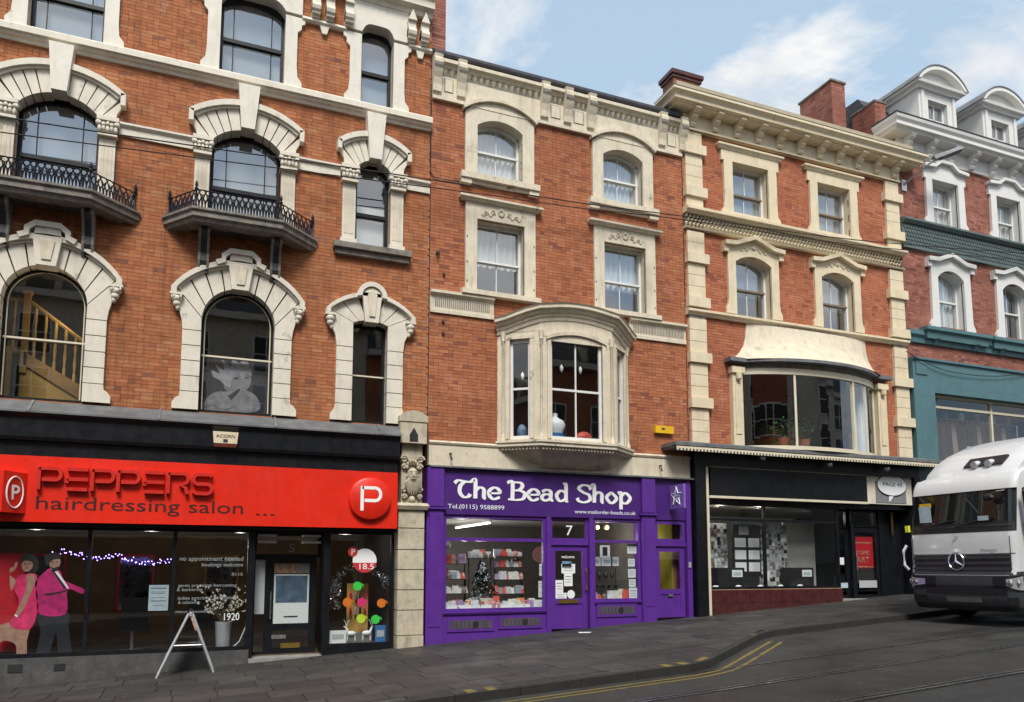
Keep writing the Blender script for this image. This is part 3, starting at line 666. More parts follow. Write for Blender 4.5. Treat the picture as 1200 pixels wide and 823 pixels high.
# ------------------------------------------------------------------ salon shop front
course(B1, 'lead_flashing', U0, 3.86, [(-.02, 4.72), (.42, 4.72), (.42, 4.75), (.06, 4.99), (-.02, 5.0)], 'lead_pale')
for i in range(5):
    x = -5 + i * 2.1; MB().xprism([(.0, 5.012), (-.06, 5.012), (-.43, 4.765), (-.43, 4.735), (.0, 4.735)], x, x + .04).build('lead_roll', 'lead', B1)
course(B1, 'shop_cornice', U0, 3.84, [(-.02, 4.24), (.30, 4.24), (.33, 4.30), (.33, 4.62), (.36, 4.66), (.40, 4.70), (.40, 4.719), (-.02, 4.719)], 'paint_black')
course(B1, 'soffit_board', U0, 3.82, [(-.02, 3.9), (.22, 3.9), (.22, 4.238), (-.02, 4.238)], 'paint_black')
SGN = thing('salon_fascia_sign', 'long bright red fascia sign with raised PEPPERS lettering and round P badge', 'shop sign', (0, -.25, 2.79))
box('panel', 'sign_red', SGN, U0, 3.81, -.30, -.221, 2.79, 3.96)
for x in (-4.2, -1.08, 1.36): box('panel_joint', 'letter_red', SGN, x, x + .012, -.3025, -.30, 2.80, 3.95)
for x in (-2.9, -1.2, -.96, 1.24, 1.48, 3.7):
    for z in (2.86, 3.89): MB().lathe((x, -.3, z), [(0, 0), (.016, 0), (.012, -.006), (0, -.006)], 8, 'Y').build('fixing_screw', 'letter_red', SGN)
x0 = -2.66; hL = .40; zb = 3.36; sw = .062; wL = .355; st_ = .418
def LT(name, strokes, i):
    m = MB()
    for pts in strokes: ribbon(m, [(x0 + i * st_ + x * wL, zb + z * hL) for x, z in pts], sw, -.40, -.302)
    m.build(name, 'letter_red', SGN)
rb = lambda cx, cz, rx, rz, a0, a1, n=8: [(cx + rx * math.cos(R(a0 + (a1 - a0) * k / n)), cz + rz * math.sin(R(a0 + (a1 - a0) * k / n))) for k in range(n + 1)]
Pp = [[(0, 0), (0, .98)], [(.0, .95), (.72, .95)] + rb(.74, .70, .22, .25, 90, -90) + [(.14, .45)]]
Ee = [[(.05, .95), (.98, .95)], [(.05, .5), (.98, .5)], [(.05, .05), (.98, .05)], [(.05, .5), (.05, .32)]]
Rr_ = [[(0, 0), (0, .98)], [(.0, .95), (.72, .95)] + rb(.74, .72, .22, .23, 90, -60) + [(.62, .4), (.86, .3), (.92, .0)]]
Ss = [rb(.3, .72, .28, .23, 60, 270)[0:1] + [(.95, .88)] + [(.8, .95), (.3, .95)] + rb(.3, .72, .26, .23, 90, 270)[1:] + [(.7, .5)] + rb(.7, .27, .26, .23, 90, -90)[1:] + [(.2, .05), (.04, .14)]]
Ss = [Ss[0][1:]]
for i, (n_, st2) in enumerate(zip(('letter_p', 'letter_e', 'letter_p', 'letter_p', 'letter_e', 'letter_r', 'letter_s'), (Pp, Ee, Pp, Pp, Ee, Rr_, Ss))): LT(n_, st2, i)
text('hairdressing salon', -2.72, 3.02, .34, 'letter_dark', -.304, SGN, width=3.46)
text('...', .98, 3.0, .30, 'letter_dark', -.304, SGN, width=.34)
MB().lathe((3.22, -.30, 3.39), [(0, 0), (.43, 0), (.43, -.09), (.40, -.11), (0, -.11)], 36, 'Y').build('badge', 'sign_red', SGN, smooth=True)
pb = MB()
for pts in ([(-.17, -.25), (-.17, .25)], [(-.17, .22), (.1, .22)] + rb(.1, .09, .11, .13, 90, -90) + [(-.12, -.04)]): ribbon(pb, [(3.22 + x, 3.39 + z) for x, z in pts], .065, -.415, -.409)
pb.build('badge_letter', 'letter_white', SGN)
# projecting box sign
PS = thing('projecting_wedge_sign', 'small red wedge sign with white ringed P standing out from salon fascia', 'sign', (-3.0, -.45, 2.92))
pa, pb2, pc2 = Vector((-3.34, -.302)), Vector((-3.17, -.70)), Vector((-2.84, -.302))
MB().zprism([tuple(pa), tuple(pb2), tuple(pb2 + Vector((.05, -.01))), tuple(pc2)], 2.93, 3.64).build('case', 'sign_red', PS)
fd = (pc2 - pb2 - Vector((.05, -.01))).normalized(); fn_ = Vector((fd.y, -fd.x)); fc = (pb2 + pc2) / 2 + Vector((.01, 0)) + fn_ * .022
MB().tube([(*(fc + fd * .17 * math.cos(2 * math.pi * k / 28)), 3.285 + .27 * math.sin(2 * math.pi * k / 28)) for k in range(28)], .013, 5, closed=True).build('ring', 'letter_white', PS)
text('P', 0, 0, .36, 'letter_white', 0, PS, M4=Matrix.Translation((*(fc - fd * .085), 3.16)) @ Matrix.Rotation(math.atan2(fd.y, fd.x), 4, 'Z'), bold=.004)
# alarm bell box
BELL = thing('alarm_box', 'cream alarm bell box marked ACORN on black cornice above red sign', 'alarm box', (.40, -.36, 4.28))
MB().hexa([(.19, -.42, 4.36), (.61, -.42, 4.36), (.60, -.33, 4.30), (.20, -.33, 4.30), (.17, -.42, 4.585), (.63, -.42, 4.585), (.63, -.331, 4.585), (.17, -.331, 4.585)]).build('case', 'stone_cream', BELL)
text('ACORN', .23, 4.47, .085, 'print_dark', -.424, BELL, width=.34); MB().box(.36, .44, -.426, -.42, 4.38, 4.44).build('badge', 'print_dark', BELL)
def smoothed(P, n=4):
    if len(P) < 5: return P
    Q = [Vector(p) for p in P]; o = []; m = len(Q)
    for i in range(m):
        a, b, c, d = Q[i - 1], Q[i], Q[(i + 1) % m], Q[(i + 2) % m]
        for k in range(n): t = k / n; o.append(tuple(.5 * (2 * b + (c - a) * t + (2 * a - 5 * b + 4 * c - d) * t * t + (3 * b - a - 3 * c + d) * t ** 3)))
    return o
# structure below
ZS_ = .40; HZ = 2.74
box('shop_lintel', 'paint_black', B1, U0, 3.84, -.16, .34, 2.72, 3.9)
def shopwin(b, x0, x1, z0, z1, y, fm, gm='glass_shop', fw=.06, mull=(), trans=(), name='shop_window', d=.09):
    m = MB().box(x0, x0 + fw, y, y + d, z0, z1).box(x1 - fw, x1, y, y + d, z0, z1).box(x0 + fw, x1 - fw, y, y + d, z0, z0 + fw).box(x0 + fw, x1 - fw, y, y + d, z1 - fw, z1)
    for t in trans: m.box(x0 + fw, x1 - fw, y + .004, y + d - .004, t - fw / 2, t + fw / 2)
    for q in mull: m.box(q - fw / 2, q + fw / 2, y + .002, y + d - .002, z0 + fw, z1 - fw)
    f = m.build(name, fm, b); xs = [x0 + fw / 2, *mull, x1 - fw / 2]; zs = [z0 + fw / 2, *trans, z1 - fw / 2]
    for i in range(len(xs) - 1):
        for j in range(len(zs) - 1): MB().add([(xs[i], y + d / 2, zs[j]), (xs[i + 1], y + d / 2, zs[j]), (xs[i + 1], y + d / 2, zs[j + 1]), (xs[i], y + d / 2, zs[j + 1])], [(0, 1, 2, 3)]).build('pane', gm, f, fix=False)
    return f
SW = shopwin(B1, -5.9, .98, ZS_, HZ, .02, 'paint_black', mull=(-3.75, -1.85, -.415), fw=.07)
SW2 = shopwin(B1, 2.44, 3.84, .38, HZ, .02, 'paint_black', fw=.07)
rs = MB(); rs.hexa([(U0, -.02, G(U0) - .2), (.98, -.02, G(.98) - .2), (.98, .3, G(.98) - .2), (U0, .3, G(U0) - .2), (U0, -.02, .398), (.98, -.02, .398), (.98, .3, .398), (U0, .3, .398)]); rs.build('stall_riser', 'riser_grey', B1)
box('air_brick', 'plastic_black', B1, -3.0, -2.78, -.03, -.019, .16, .30); box('air_brick', 'plastic_black', B1, -2.3, -2.12, -.03, -.019, .16, .28)
MB().hexa([(2.44, -.02, G(2.44) - .2), (3.84, -.02, G(3.84) - .2), (3.84, .3, G(3.84) - .2), (2.44, .3, G(2.44) - .2), (2.44, -.02, .378), (3.84, -.02, .378), (3.84, .3, .378), (2.44, .3, .378)]).build('stall_riser', 'paint_black', B1)
# recessed entrance
MB().hexa([(.98, -.03, -.1), (2.44, -.03, -.1), (2.44, .75, -.1), (.98, .75, -.1), (.98, -.03, .225), (2.44, -.03, .225), (2.44, .75, .24), (.98, .75, .24)]).build('door_step', 'stone_step', B1)
for x in (.98, 2.38): box('door_post', 'paint_black', B1, x, x + .06, .02, .60, .22, 2.72)
D1 = shopwin(B1, 1.33, 2.30, .245, 2.20, .46, 'paint_black', fw=.12, trans=(.78,), name='door', d=.06)
box('letter_plate', 'brass', D1, 1.62, 2.0, .447, .459, .36, .46); box('sign_plate', 'steel', D1, 1.44, 1.72, .45, .459, .55, .63); MB().tube([(1.40, .43, .95), (1.40, .43, 1.5)], .015, 6).build('handle', 'steel', D1)
shopwin(B1, 1.04, 1.33, .245, 2.20, .47, 'paint_black', fw=.05, name='sidelight', d=.05)
shopwin(B1, 1.04, 2.38, 2.20, 2.70, .46, 'paint_black', fw=.06, name='fanlight', d=.06)
text('5', 1.72, 2.31, .24, 'paper_grey', .488, B1, name='house_number', width=.12)
for x in (1.1, 1.98):
    for z in (2.48, 2.61): box('light_louvre', 'letter_white', B1, x, x + .36, .2, .44, z, z + .045)
box('door_soffit', 'paint_black', B1, 1.04, 2.38, .1, .45, 2.69, 2.715)
def poster(name, label, cat, x0, x1, z0, z1, y, mat, extra=(), group=None):
    o = MB().box(x0, x1, y, y + .003, z0, z1).build(name, mat); tag(o, label, cat, group)
    WM[o] = Matrix.Translation(o.location)
    for (a, b, c, d, m2) in extra: MB().box(x0 + (x1 - x0) * a, x0 + (x1 - x0) * b, y - .002, y, z0 + (z1 - z0) * c, z0 + (z1 - z0) * d).build('print', m2, o)
    return o
poster('door_poster', 'poster with stormy blue picture and white text panel inside salon door', 'poster', 1.46, 2.16, .85, 1.85, .492, 'paper', [(.05, .95, .42, .97, 'poster_sky'), (.3, .7, .12, .15, 'print_dark')])
poster('door_poster', 'small tan and grey picture high in salon door glass', 'poster', 1.46, 2.16, 1.87, 2.10, .492, 'poster_tan', [(.68, 1, 0, 1, 'paper_grey')])
poster('white_board', 'tall plain white panel behind narrow sidelight of salon door', 'panel', 1.08, 1.30, 1.05, 2.15, .51, 'paper')
poster('paper_notice', 'white printed notice with blue tint in middle salon window', 'notice', -.83, -.43 - .06, 1.18, 1.66, .072, 'room_blue', [(.1, .9, .85, .9, 'grey_mid'), (.1, .9, .72, .74, 'grey_mid'), (.1, .8, .66, .68, 'grey_mid'), (.15, .85, .5, .52, 'grey_mid'), (.1, .9, .36, .4, 'grey_mid'), (.2, .8, .2, .22, 'grey_mid')])
# window lettering
for i, (t_, wd, xr, z, sz) in enumerate([('no appointment needed', 1.15, .82, 2.12, .12), ('bookings welcome', .75, .82, 2.01, .10), ('0115', .2, .82, 1.83, .08), ('gents precision haircutting', 1.05, .72, 1.62, .085), ('& barbering', .45, .1, 1.54, .085), ('ladies precision haircutting', 1.05, .72, 1.38, .085), ('& colouring', .38, .06, 1.30, .085), ('colour specialists', .72, .3, 1.13, .07)]):
    text(t_, xr - wd, z, sz, 'paper_grey', .068, SW, width=wd)
text('1920', .48, .97, .2, 'letter_white', .06, SW, width=.28)
tag(MB().tube([(*W(291, 625, -.12), 0)[:1] + (.14,) + (W(291, 625, -.12)[1],), (W(290, 690, -.12)[0], .14, W(290, 690, -.12)[1]), (W(288, 735, -.12)[0], .16, W(288, 735, -.12)[1]), (W(281, 752, -.12)[0], .22, W(281, 752, -.12)[1]), (W(274, 759, -.12)[0], .26, W(274, 759, -.12)[1])], .012, 6).build('power_cable', 'letter_white', smooth=True), 'white power cable hanging down edge of lettered salon window', 'cable')
# interior of the salon
def room(b, x0, x1, y0, y1, z0, z1, back, side, floor, ceil, name='shop_interior'):
    m = MB().box(x0, x1, y1, y1 + .1, z0, z1); r = m.build(name, back, b)
    box('side_wall', side, r, x0 - .1, x0, y0, y1 + .1, z0, z1); box('side_wall', side, r, x1, x1 + .1, y0, y1 + .1, z0, z1); box('floor', floor, r, x0 - .1, x1 + .1, y0, y1 + .1, z0 - .1, z0); box('ceiling', ceil, r, x0 - .1, x1 + .1, y0, y1 + .1, z1, z1 + .08)
    return r
room(B1, -6.0, 3.9, .36, 4.4, .25, 2.76, 'room_warm', 'room_dark', 'floor_wood', 'room_mid')
for i, x in enumerate((-1.2, .1)):
    ch = thing('salon_chair', 'dark swivel styling chair inside the salon', 'chair', (x, 2.0, .25), 'salon styling chairs')
    MB().box(x - .28, x + .28, 1.75, 2.3, .68, .82).build('seat', 'plastic_black', ch); MB().box(x - .26, x + .26, 2.26, 2.38, .8, 1.35).build('backrest', 'plastic_black', ch); MB().lathe((x, 2.0, .25), [(.25, 0), (.25, .04), (.04, .06), (.04, .43)], 10).build('pedestal', 'steel', ch)
for x, z, r_ in ((-1.35, 1.7, 0), (.55, 1.7, 0), (-3.2, 1.7, 0)):
    mi = thing('salon_mirror', 'tall framed mirror on back wall of the salon', 'mirror', (x, 4.3, .9), 'salon wall mirrors'); box('frame', 'mag_red' if x < 0 else 'pine_dark', mi, x - .4, x + .4, 4.34, 4.395, .95, 2.3); box('glass', 'mirror_glass', mi, x - .34, x + .34, 4.33, 4.339, 1.01, 2.24)
for i, x in enumerate((-2.9, -.9, .8, 3.0)):
    d = thing('salon_downlight', 'lit ceiling downlight inside the salon', 'downlight', (x, 1.2, 2.7), 'salon downlights'); MB().lathe((x, 1.2, 2.72), [(.09, .03), (.09, 0), (.07, -.01)], 10).build('rim', 'steel', d); MB().lathe((x, 1.2, 2.715), [(0, 0), (.06, 0), (.06, -.004), (0, -.004)], 10).build('bulb', 'spot_lit', d); lamp(d, (x, 1.2, 2.5), 7)
fl = MB(); 
for k in range(70):
    t = k / 69; x = -2.5 + 2.0 * t; fl.ball((x + random.uniform(-.02, .02), .5 + random.uniform(-.05, .05), 2.26 - .18 * t + .04 * math.sin(t * 14) + random.uniform(-.05, .05)), .011, 5, 4)
fo = fl.build('fairy_lights', 'fairy_lit'); tag(fo, 'string of tiny violet fairy lights across salon windows', 'string lights')
MB().tube([(-2.5 + 2.0 * t / 20, .5, 2.26 - .009 * t + .04 * math.sin(t * .7)) for t in range(21)], .006, 4).build('wire', 'plastic_black', fo).matrix_parent_inverse = Matrix.Translation(fo.location).inverted()
# vase of blossom twigs in the salon window
vs_ = thing('vase_of_twigs', 'grey bucket vase with blossom twigs behind lettered salon window', 'vase', (.52, .34, .42))
MB().lathe((.52, .36, .43), [(.10, 0), (.13, .02), (.16, .5), (.14, .5), (.12, .03)], 14).build('vase', 'alu', vs_, smooth=True)
tw = MB(); bl = MB()
for k in range(26):
    a = random.uniform(0, 6.28); e = random.uniform(.25, .62); h = random.uniform(.35, .95); px_, py_ = .52 + e * math.cos(a), .36 + min(.3, e * .5) * math.sin(a)
    py_ = max(py_, .16); tw.tube([(.52, .36, .85), (.52 + e * .4 * math.cos(a), (.36 + py_) / 2, .9 + h * .45), (px_, py_, .9 + h * .8)], [.008, .006, .003], 4)
    for q in range(7):
        t = random.uniform(.45, 1); bl.ball((.52 + (px_ - .52) * t + random.uniform(-.05, .05), .36 + (py_ - .36) * t, .9 + h * .8 * t + random.uniform(-.05, .05)), random.uniform(.012, .026), 5, 4)
tw.build('twigs', 'twig', vs_); bl.build('blossom', 'stone_ivory', vs_, kind='stuff')
# window figures: printed cut-out of two people on the glass
cut = thing('window_poster', 'printed cut-out of woman in pink dress and man in magenta jacket on salon window', 'poster', (-2.6, .05, .47))
def pp(name, mat, pts, y): prism(name, mat, cut, smoothed([W(x, yy, -.1) for x, yy in pts]), y + .045, y + .047)
sc = lambda pts: [(x / 4.11, 600 + y / 4.11) for x, y in pts]     # from a 4.11x look at the photograph
for n_, m_, pts, y in [
    ('trousers', 'navy', [(188, 490), (325, 480), (330, 560), (345, 690), (285, 695), (270, 580), (232, 690), (175, 700), (195, 580)], .052),
    ('jacket', 'magenta', [(215, 290), (245, 272), (290, 285), (310, 330), (400, 370), (395, 395), (325, 375), (318, 490), (190, 492), (182, 400), (170, 340)], .050),
    ('shirt', 'letter_white', [(262, 280), (280, 290), (330, 365), (315, 360), (272, 310)], .048),
    ('face', 'skin', [(240, 225), (285, 222), (290, 250), (275, 282), (255, 282), (240, 262)], .048),
    ('hair', 'hair_dark', [(222, 205), (285, 198), (292, 225), (262, 228), (240, 245), (228, 262), (216, 235)], .046),
    ('beard', 'hair_dark', [(244, 262), (258, 270), (285, 262), (276, 284), (256, 284)], .046), ('eye', 'hair_dark', [(248, 240), (258, 240), (258, 244), (248, 244)], .046), ('eye', 'hair_dark', [(270, 240), (280, 239), (280, 243), (270, 244)], .046), ('lapel', 'navy', [(250, 283), (258, 280), (318, 362), (310, 372)], .046), ('crossed_arm', 'hair_dark', [(215, 395), (300, 382), (325, 372), (322, 380), (240, 402)], .046), ('eye', 'hair_dark', [(118, 250), (127, 249), (127, 253), (118, 254)], .046), ('eye', 'hair_dark', [(138, 248), (147, 247), (147, 251), (138, 252)], .046), ('lips', 'mag_red', [(122, 268), (136, 266), (130, 273)], .046), ('boots', 'hair_dark', [(82, 690), (126, 690), (126, 712), (82, 712)], .046), ('bracelet', 'letter_white', [(72, 492), (88, 500), (84, 508), (70, 500)], .046),
    ('legs', 'skin', [(82, 560), (140, 560), (130, 620), (125, 710), (82, 712), (75, 640), (20, 620), (-20, 640), (-20, 560), (60, 530)], .052),
    ('dress', 'pink', [(78, 320), (120, 300), (178, 305), (172, 400), (185, 460), (150, 560), (78, 562), (45, 535), (80, 490), (90, 420), (70, 375)], .050),
    ('arm', 'skin', [(130, 305), (165, 305), (168, 345), (120, 455), (88, 500), (75, 490), (108, 420), (128, 360)], .048),
    ('raised_arm', 'skin', [(45, 300), (70, 280), (85, 255), (78, 238), (65, 265), (48, 275), (48, 340), (55, 380), (75, 330)], .048),
    ('head', 'skin', [(110, 232), (150, 228), (158, 262), (140, 285), (115, 285), (105, 260)], .048),
    ('hair', 'hair_dark', [(112, 205), (150, 200), (185, 235), (180, 280), (160, 290), (158, 245), (120, 235), (103, 250), (102, 222)], .046)]:
    pp(n_, m_, sc(pts), y)
box('red_backdrop', 'mag_red', cut, -3.35, -2.9, .3, .31, .5, 2.25)
# right window: garland board with neon fans
bd = thing('display_board', 'narrow pine display board with bottles and silver tinsel in salon window', 'display board', (3.1, .5, .42))
box('board', 'pine', bd, 2.95, 3.4, .5, .54, .62, 1.65); MB().box(2.9, 3.45, .3, .62, .40, .62).build('plinth', 'room_mid', bd)
tn = MB()
for k in range(320):
    t = k / 320; a = math.pi * (1.12 - 1.25 * t); x = 3.18 + .55 * math.cos(a) * (1.1 if t > .5 else 1); z = 1.45 + .55 * math.sin(a) if t < .85 else 1.75
    x += random.uniform(-.07, .07); z += random.uniform(-.07, .07); tn.tube([(x, .46, z), (x + random.uniform(-.06, .06), .44, z + random.uniform(-.06, .06))], .004, 3)
for k in range(90): x, z = 2.74 + random.uniform(-.06, .06), 1.1 + random.uniform(0, .65); tn.tube([(x, .46, z), (x + random.uniform(-.06, .06), .44, z + random.uniform(-.06, .06))], .004, 3)
tn.build('tinsel', 'tinsel', bd, kind='stuff')
for k in range(8):
    x = 3.02 + .1 * (k % 4); z = (1.0, 1.32)[k // 4]; MB().lathe((x, .44, z), [(.025, 0), (.025, .13), (.01, .15), (.01, .18)], 8).build('bottle', ['mag_red', 'packet7', 'plastic_black', 'pink'][k % 4], bd)
for (px_, py_), m_ in zip([(419, 687), (407, 706), (424, 706), (447, 707), (423, 725), (440, 726)], ['green_neon', 'orange_neon', 'pink_neon', 'orange_neon', 'lime_neon', 'green_neon']):
    x, z = W(px_, py_, -.2); nm = m_.split('_')[0]
    dup_ = '' if m_ not in ('green_neon', 'orange_neon') else {(419): ' hanging highest', (440): ' hanging lowest at right of board', (407): ' left of the board', (447): ' right of the board'}.get(px_, '')
    o = MB().lathe((x, .2, z), [(0, 0), (.095, 0), (.095, .006), (0, .006)], 14, 'Y').prism([(x + .05, z + .08), (x + .13, z - .02), (x + .13, z + .03)], .2, .206).build('price_disc', m_); tag(o, 'round %s paper tag in salon display window%s' % (nm, dup_), 'tag', 'neon tags in salon window')
st2 = thing('round_sticker', 'round white and red price sticker reading 18.5 on salon window', 'sticker', (3.15, .05, 1.9))
MB().lathe((3.42 - .2, .05, 2.13), [(0, 0), (.25, 0), (.25, .003), (0, .003)], 28, 'Y').build('disc', 'letter_white', st2); MB().prism([(3.22 + .25 * math.cos(R(a)), 2.13 + .25 * math.sin(R(a))) for a in range(190, 351, 10)], .046, .049).build('lower_band', 'print_red', st2)
text('18.5', 3.07, 1.95, .17, 'letter_white', .044, st2, width=.3); MB().lathe((2.97, .046, 2.31), [(0, 0), (.1, 0), (.1, .003), (0, .003)], 18, 'Y').build('badge', 'print_red', st2); text('P', 2.93, 2.25, .17, 'letter_white', .042, st2)
for x0_, x1_, m_, lb in ((2.56, 2.9, 'paper', 'framed white notice leaning low in salon display window'), (3.5, 3.72, 'blue_sign', 'small blue plaque low in salon display window')): poster('window_card', lb, 'card', x0_, x1_, .44, .70 if x0_ < 3 else .78, .2, m_, [(.15, .85, .3, .7, 'paper_grey')])
for q, x in enumerate((3.02, 3.34)):
    d = MB(); d.ball((x, .3, .62), (.1, .05, .055), 8, 6); sgn = -1 if q == 0 else 1
    d.tube([(x + sgn * .07, .3, .64), (x + sgn * .11, .3, .74), (x + sgn * .16, .3, .77)], [.03, .022, .012], 6)
    for lx in (-.07, .07): d.tube([(x + lx, .3, .6), (x + lx * 1.2, .3, .47)], .012, 5)
    for ax in (-.03, .03): d.tube([(x + sgn * .11, .3, .77), (x + sgn * .10 + ax, .3, .86), (x + sgn * .10 + ax * 2, .3, .9)], .006, 4)
    tag(d.build('deer_ornament', 'letter_white', smooth=True), 'white reindeer ornament facing %s in salon display window' % ('the framed notice' if q == 0 else 'the blue plaque'), 'ornament', 'reindeer ornaments')
MB().box(2.5, 3.8, .12, .62, .38, .42).build('display_shelf', 'room_mid', SW2)
# stone pillar with carved head
PM = 'stone_pillar'
PL = B1
z = G(4.1) - .1; hs = [.36, .52, .42, .42, .42, .45, .38]
for i, h in enumerate(hs):
    box('pillar_block', PM, PL, 3.87, 4.43, -.17 if i else -.2, .32, z, z + h - (.02 if i < 6 else .004)); z += h
box('pillar_core', 'stone_sooty', PL, 3.885, 4.415, -.15, .3, G(4.1) - .1, z)
MB().sweep([(-.02, z), (.05, z), (.09, z + .08), (.05, z + .14), (-.02, z + .15)], [(3.87, .1), (3.87, -.17), (4.43, -.17), (4.43, .1)]).box(3.88, 4.42, -.16, .3, z, z + .148).build('pillar_moulding', PM, PL)
z += .15
box('pillar_niche', PM, PL, 3.93, 4.38, -.12, .32, z, 4.62)
hd = MB().ball((4.15, -.2, 3.93), (.12, .12, .17), 12, 10).ball((4.15, -.31, 3.92), (.028, .04, .05), 6, 5)
for s in (-1, 1): hd.ball((4.15 + s * .045, -.305, 3.98), (.022, .018, .014), 6, 4).ball((4.15 + s * .05, -.3, 4.01), (.035, .02, .012), 6, 4).ball((4.15 + s * .12, -.19, 3.92), (.025, .03, .045), 6, 4)
hd.ball((4.15, -.30, 3.85), (.05, .025, .012), 6, 4)
for k in range(14):
    a = math.pi * (1.05 + .9 * k / 13); hd.tube([(4.15 + .09 * math.cos(a), -.27, 3.87 + .09 * math.sin(a)), (4.15 + .16 * math.cos(a), -.25, 3.80 + .2 * math.sin(a) * .9), (4.15 + .12 * math.cos(a) + .02 * math.sin(k * 3), -.22, 3.66 + .24 * math.sin(a) * .6)], [.03, .028, .01], 5)
hd.build('carved_head', PM, PL, smooth=True)
sc_ = MB()
for s in (-1, 1):
    for zc, rr in ((4.28, .09), (4.12, .06), (3.62, .06), (3.48, .05)): sc_.tube([(4.15 + s * (.15 + rr * .3) + rr * (1 - t / 16) * math.cos(s * t * .75), -.17, zc + rr * (1 - t / 16) * math.sin(t * .75)) for t in range(15)], [.03 - .0012 * t for t in range(15)], 5)
for k in range(7): sc_.ball((4.15 + .12 * math.cos(R(30 * k)), -.2, 4.10 + .14 * math.sin(R(30 * k))), (.035, .05, .05), 6, 5)
sc_.ball((4.15, -.18, 3.42), (.07, .06, .08), 8, 6).build('scroll_carving', PM, PL, smooth=True)
box('pillar_cap', PM, PL, 3.86, 4.44, -.26, .32, 4.62, 5.08); MB().prism([(3.84, 5.08), (4.46, 5.08), (4.46, 5.2)] + arcpts(4.15, .31, 5.2, .12, 8)[::-1][1:-1] + [(3.84, 5.2)], -.28, .3).build('pillar_top', PM, PL)
MB().prism([(4.06, 4.66), (4.24, 4.66), (4.24, 4.8), (4.2, 4.86), (4.15, 4.95), (4.1, 4.86), (4.06, 4.8)], -.275, -.262).build('pillar_recess', 'plastic_black', PL)
# ================================================================== bead shop house
B2 = thing('bead_shop_house', 'red brick house with cream canted bay window and stone parapet above purple shop', 'building', (7.9, .2, G(7.9)))
U0, U1 = 4.53, 11.30; ST = 'stone_buff'
for cx, nm in ((6.22, 'beside the salon house'), (9.53, 'beside the quoined gallery house')):
    w3 = sash(B2, cx - .03, 1.14, 11.02, 12.22, .2, y=.2, rail=.5, room='room_pale', deep=.8)
    drape('white net curtain in top window %s' % nm, cx - .6, cx + .54, 11.0, 12.45, .36, folds=9)
    hw = .57; c = cx - .03
    for s in (-1, 1): box('jamb', ST, w3, *sorted((c + s * hw, c + s * .865)), -.078, .2, 11.0, 12.22)
    n = 14; lo = arcpts(c, hw, 12.22, .2, n); hi = [(c + (x - c) / hw * .865, 12.52 + archh((x - c) / hw * .865, .865, .33)) for x, z in lo]
    hm = MB().strip(lo, hi, -.078, .2)
    for s in (-1, 1): hm.prism([(c + s * hw, 12.22), (c + s * .865, 12.22), (c + s * .865, 12.52)][::s], -.078, .2)
    hm.build('arched_head', ST, w3)
    MB().strip([(c + (x - c) * 1.06, z + .0) for x, z in hi], [(c + (x - c) * 1.08, z + .08) for x, z in hi], -.16, .02).build('hood_mould', ST, w3)
    MB().box(c - .98, c + .98, -.17, .2, 10.86, 11.0).box(c - .97, c - .72, -.13, .02, 10.74, 10.86).box(c + .72, c + .97, -.13, .02, 10.74, 10.86).box(c - .72, c + .72, -.09, .02, 10.78, 10.86).build('sill', 'stone_sooty' if 0 else ST, w3)
    w2 = sash(B2, cx, 1.18, 8.26, 9.96, 0, y=.2, rail=.47, room='room_dark', deep=1.0)
    drape('pale curtain drawn in plain second floor window %s' % nm, cx - .6, cx + .6, 9.0 if cx < 8 else 8.9, 9.98, .36, folds=8)
    for s in (-1, 1):
        box('jamb', ST, w2, *sorted((cx + s * .59, cx + s * .87)), -.06, .2, 8.24, 9.96)
        for zq in (8.45, 8.9, 9.5): MB().ball((cx + s * .83, -.06, zq), (.02, .015, .03), 6, 4).build('stud', 'stone_sooty', w2)
    box('lintel', ST, w2, cx - .87, cx + .87, -.06, .2, 9.96, 10.34)
    MB().sweep([(-.02, 10.34), (.05, 10.34), (.09, 10.38), (.13, 10.40), (.13, 10.45), (-.02, 10.47)], [(cx - .9, .0), (cx - .9, -.05), (cx + .9, -.05), (cx + .9, .0)]).build('cap_moulding', ST, w2)
    sc_ = MB()
    for s in (-1, 1):
        sc_.tube([(cx + s * (.14 + .34 * t / 24), -.068, 10.12 + .05 * math.sin(t * .52) - .03 * t / 24) for t in range(25)], .012, 5)
        sc_.tube([(cx + s * .2 + .05 * math.cos(t * .6), -.068, 10.16 + .05 * math.sin(t * .6)) for t in range(11)], .01, 5); sc_.tube([(cx + s * .38 + .04 * math.cos(t * .6), -.068, 10.12 + .04 * math.sin(t * .6)) for t in range(11)], .01, 5)
    for k in range(8): sc_.ball((cx + .06 * math.cos(k * .785), -.07, 10.18 + .075 * math.sin(k * .785)), (.035, .025, .035), 6, 4)
    sc_.build('scroll_ornament', 'stone_pillar', w2, smooth=True)
    MB().box(cx - .97, cx + .97, -.16, .2, 8.13, 8.24).build('sill', ST, w2)
# fluted band at second-floor level
for a, c in ((U0 + .01, 6.05), (9.62, U1 - .02)):
    course(B2, 'fluted_band', a, c, [(-.02, 7.62), (.05, 7.62), (.05, 7.70), (.035, 7.71), (.035, 8.0), (.06, 8.02), (.12, 8.06), (.12, 8.12), (-.02, 8.128)], ST)
    m = MB(); x = a + .12
    while x < c - .1: m.box(x, x + .022, -.042, -.03, 7.76, 7.96); x += .045
    m.build('fluting', 'stone_sooty', B2)
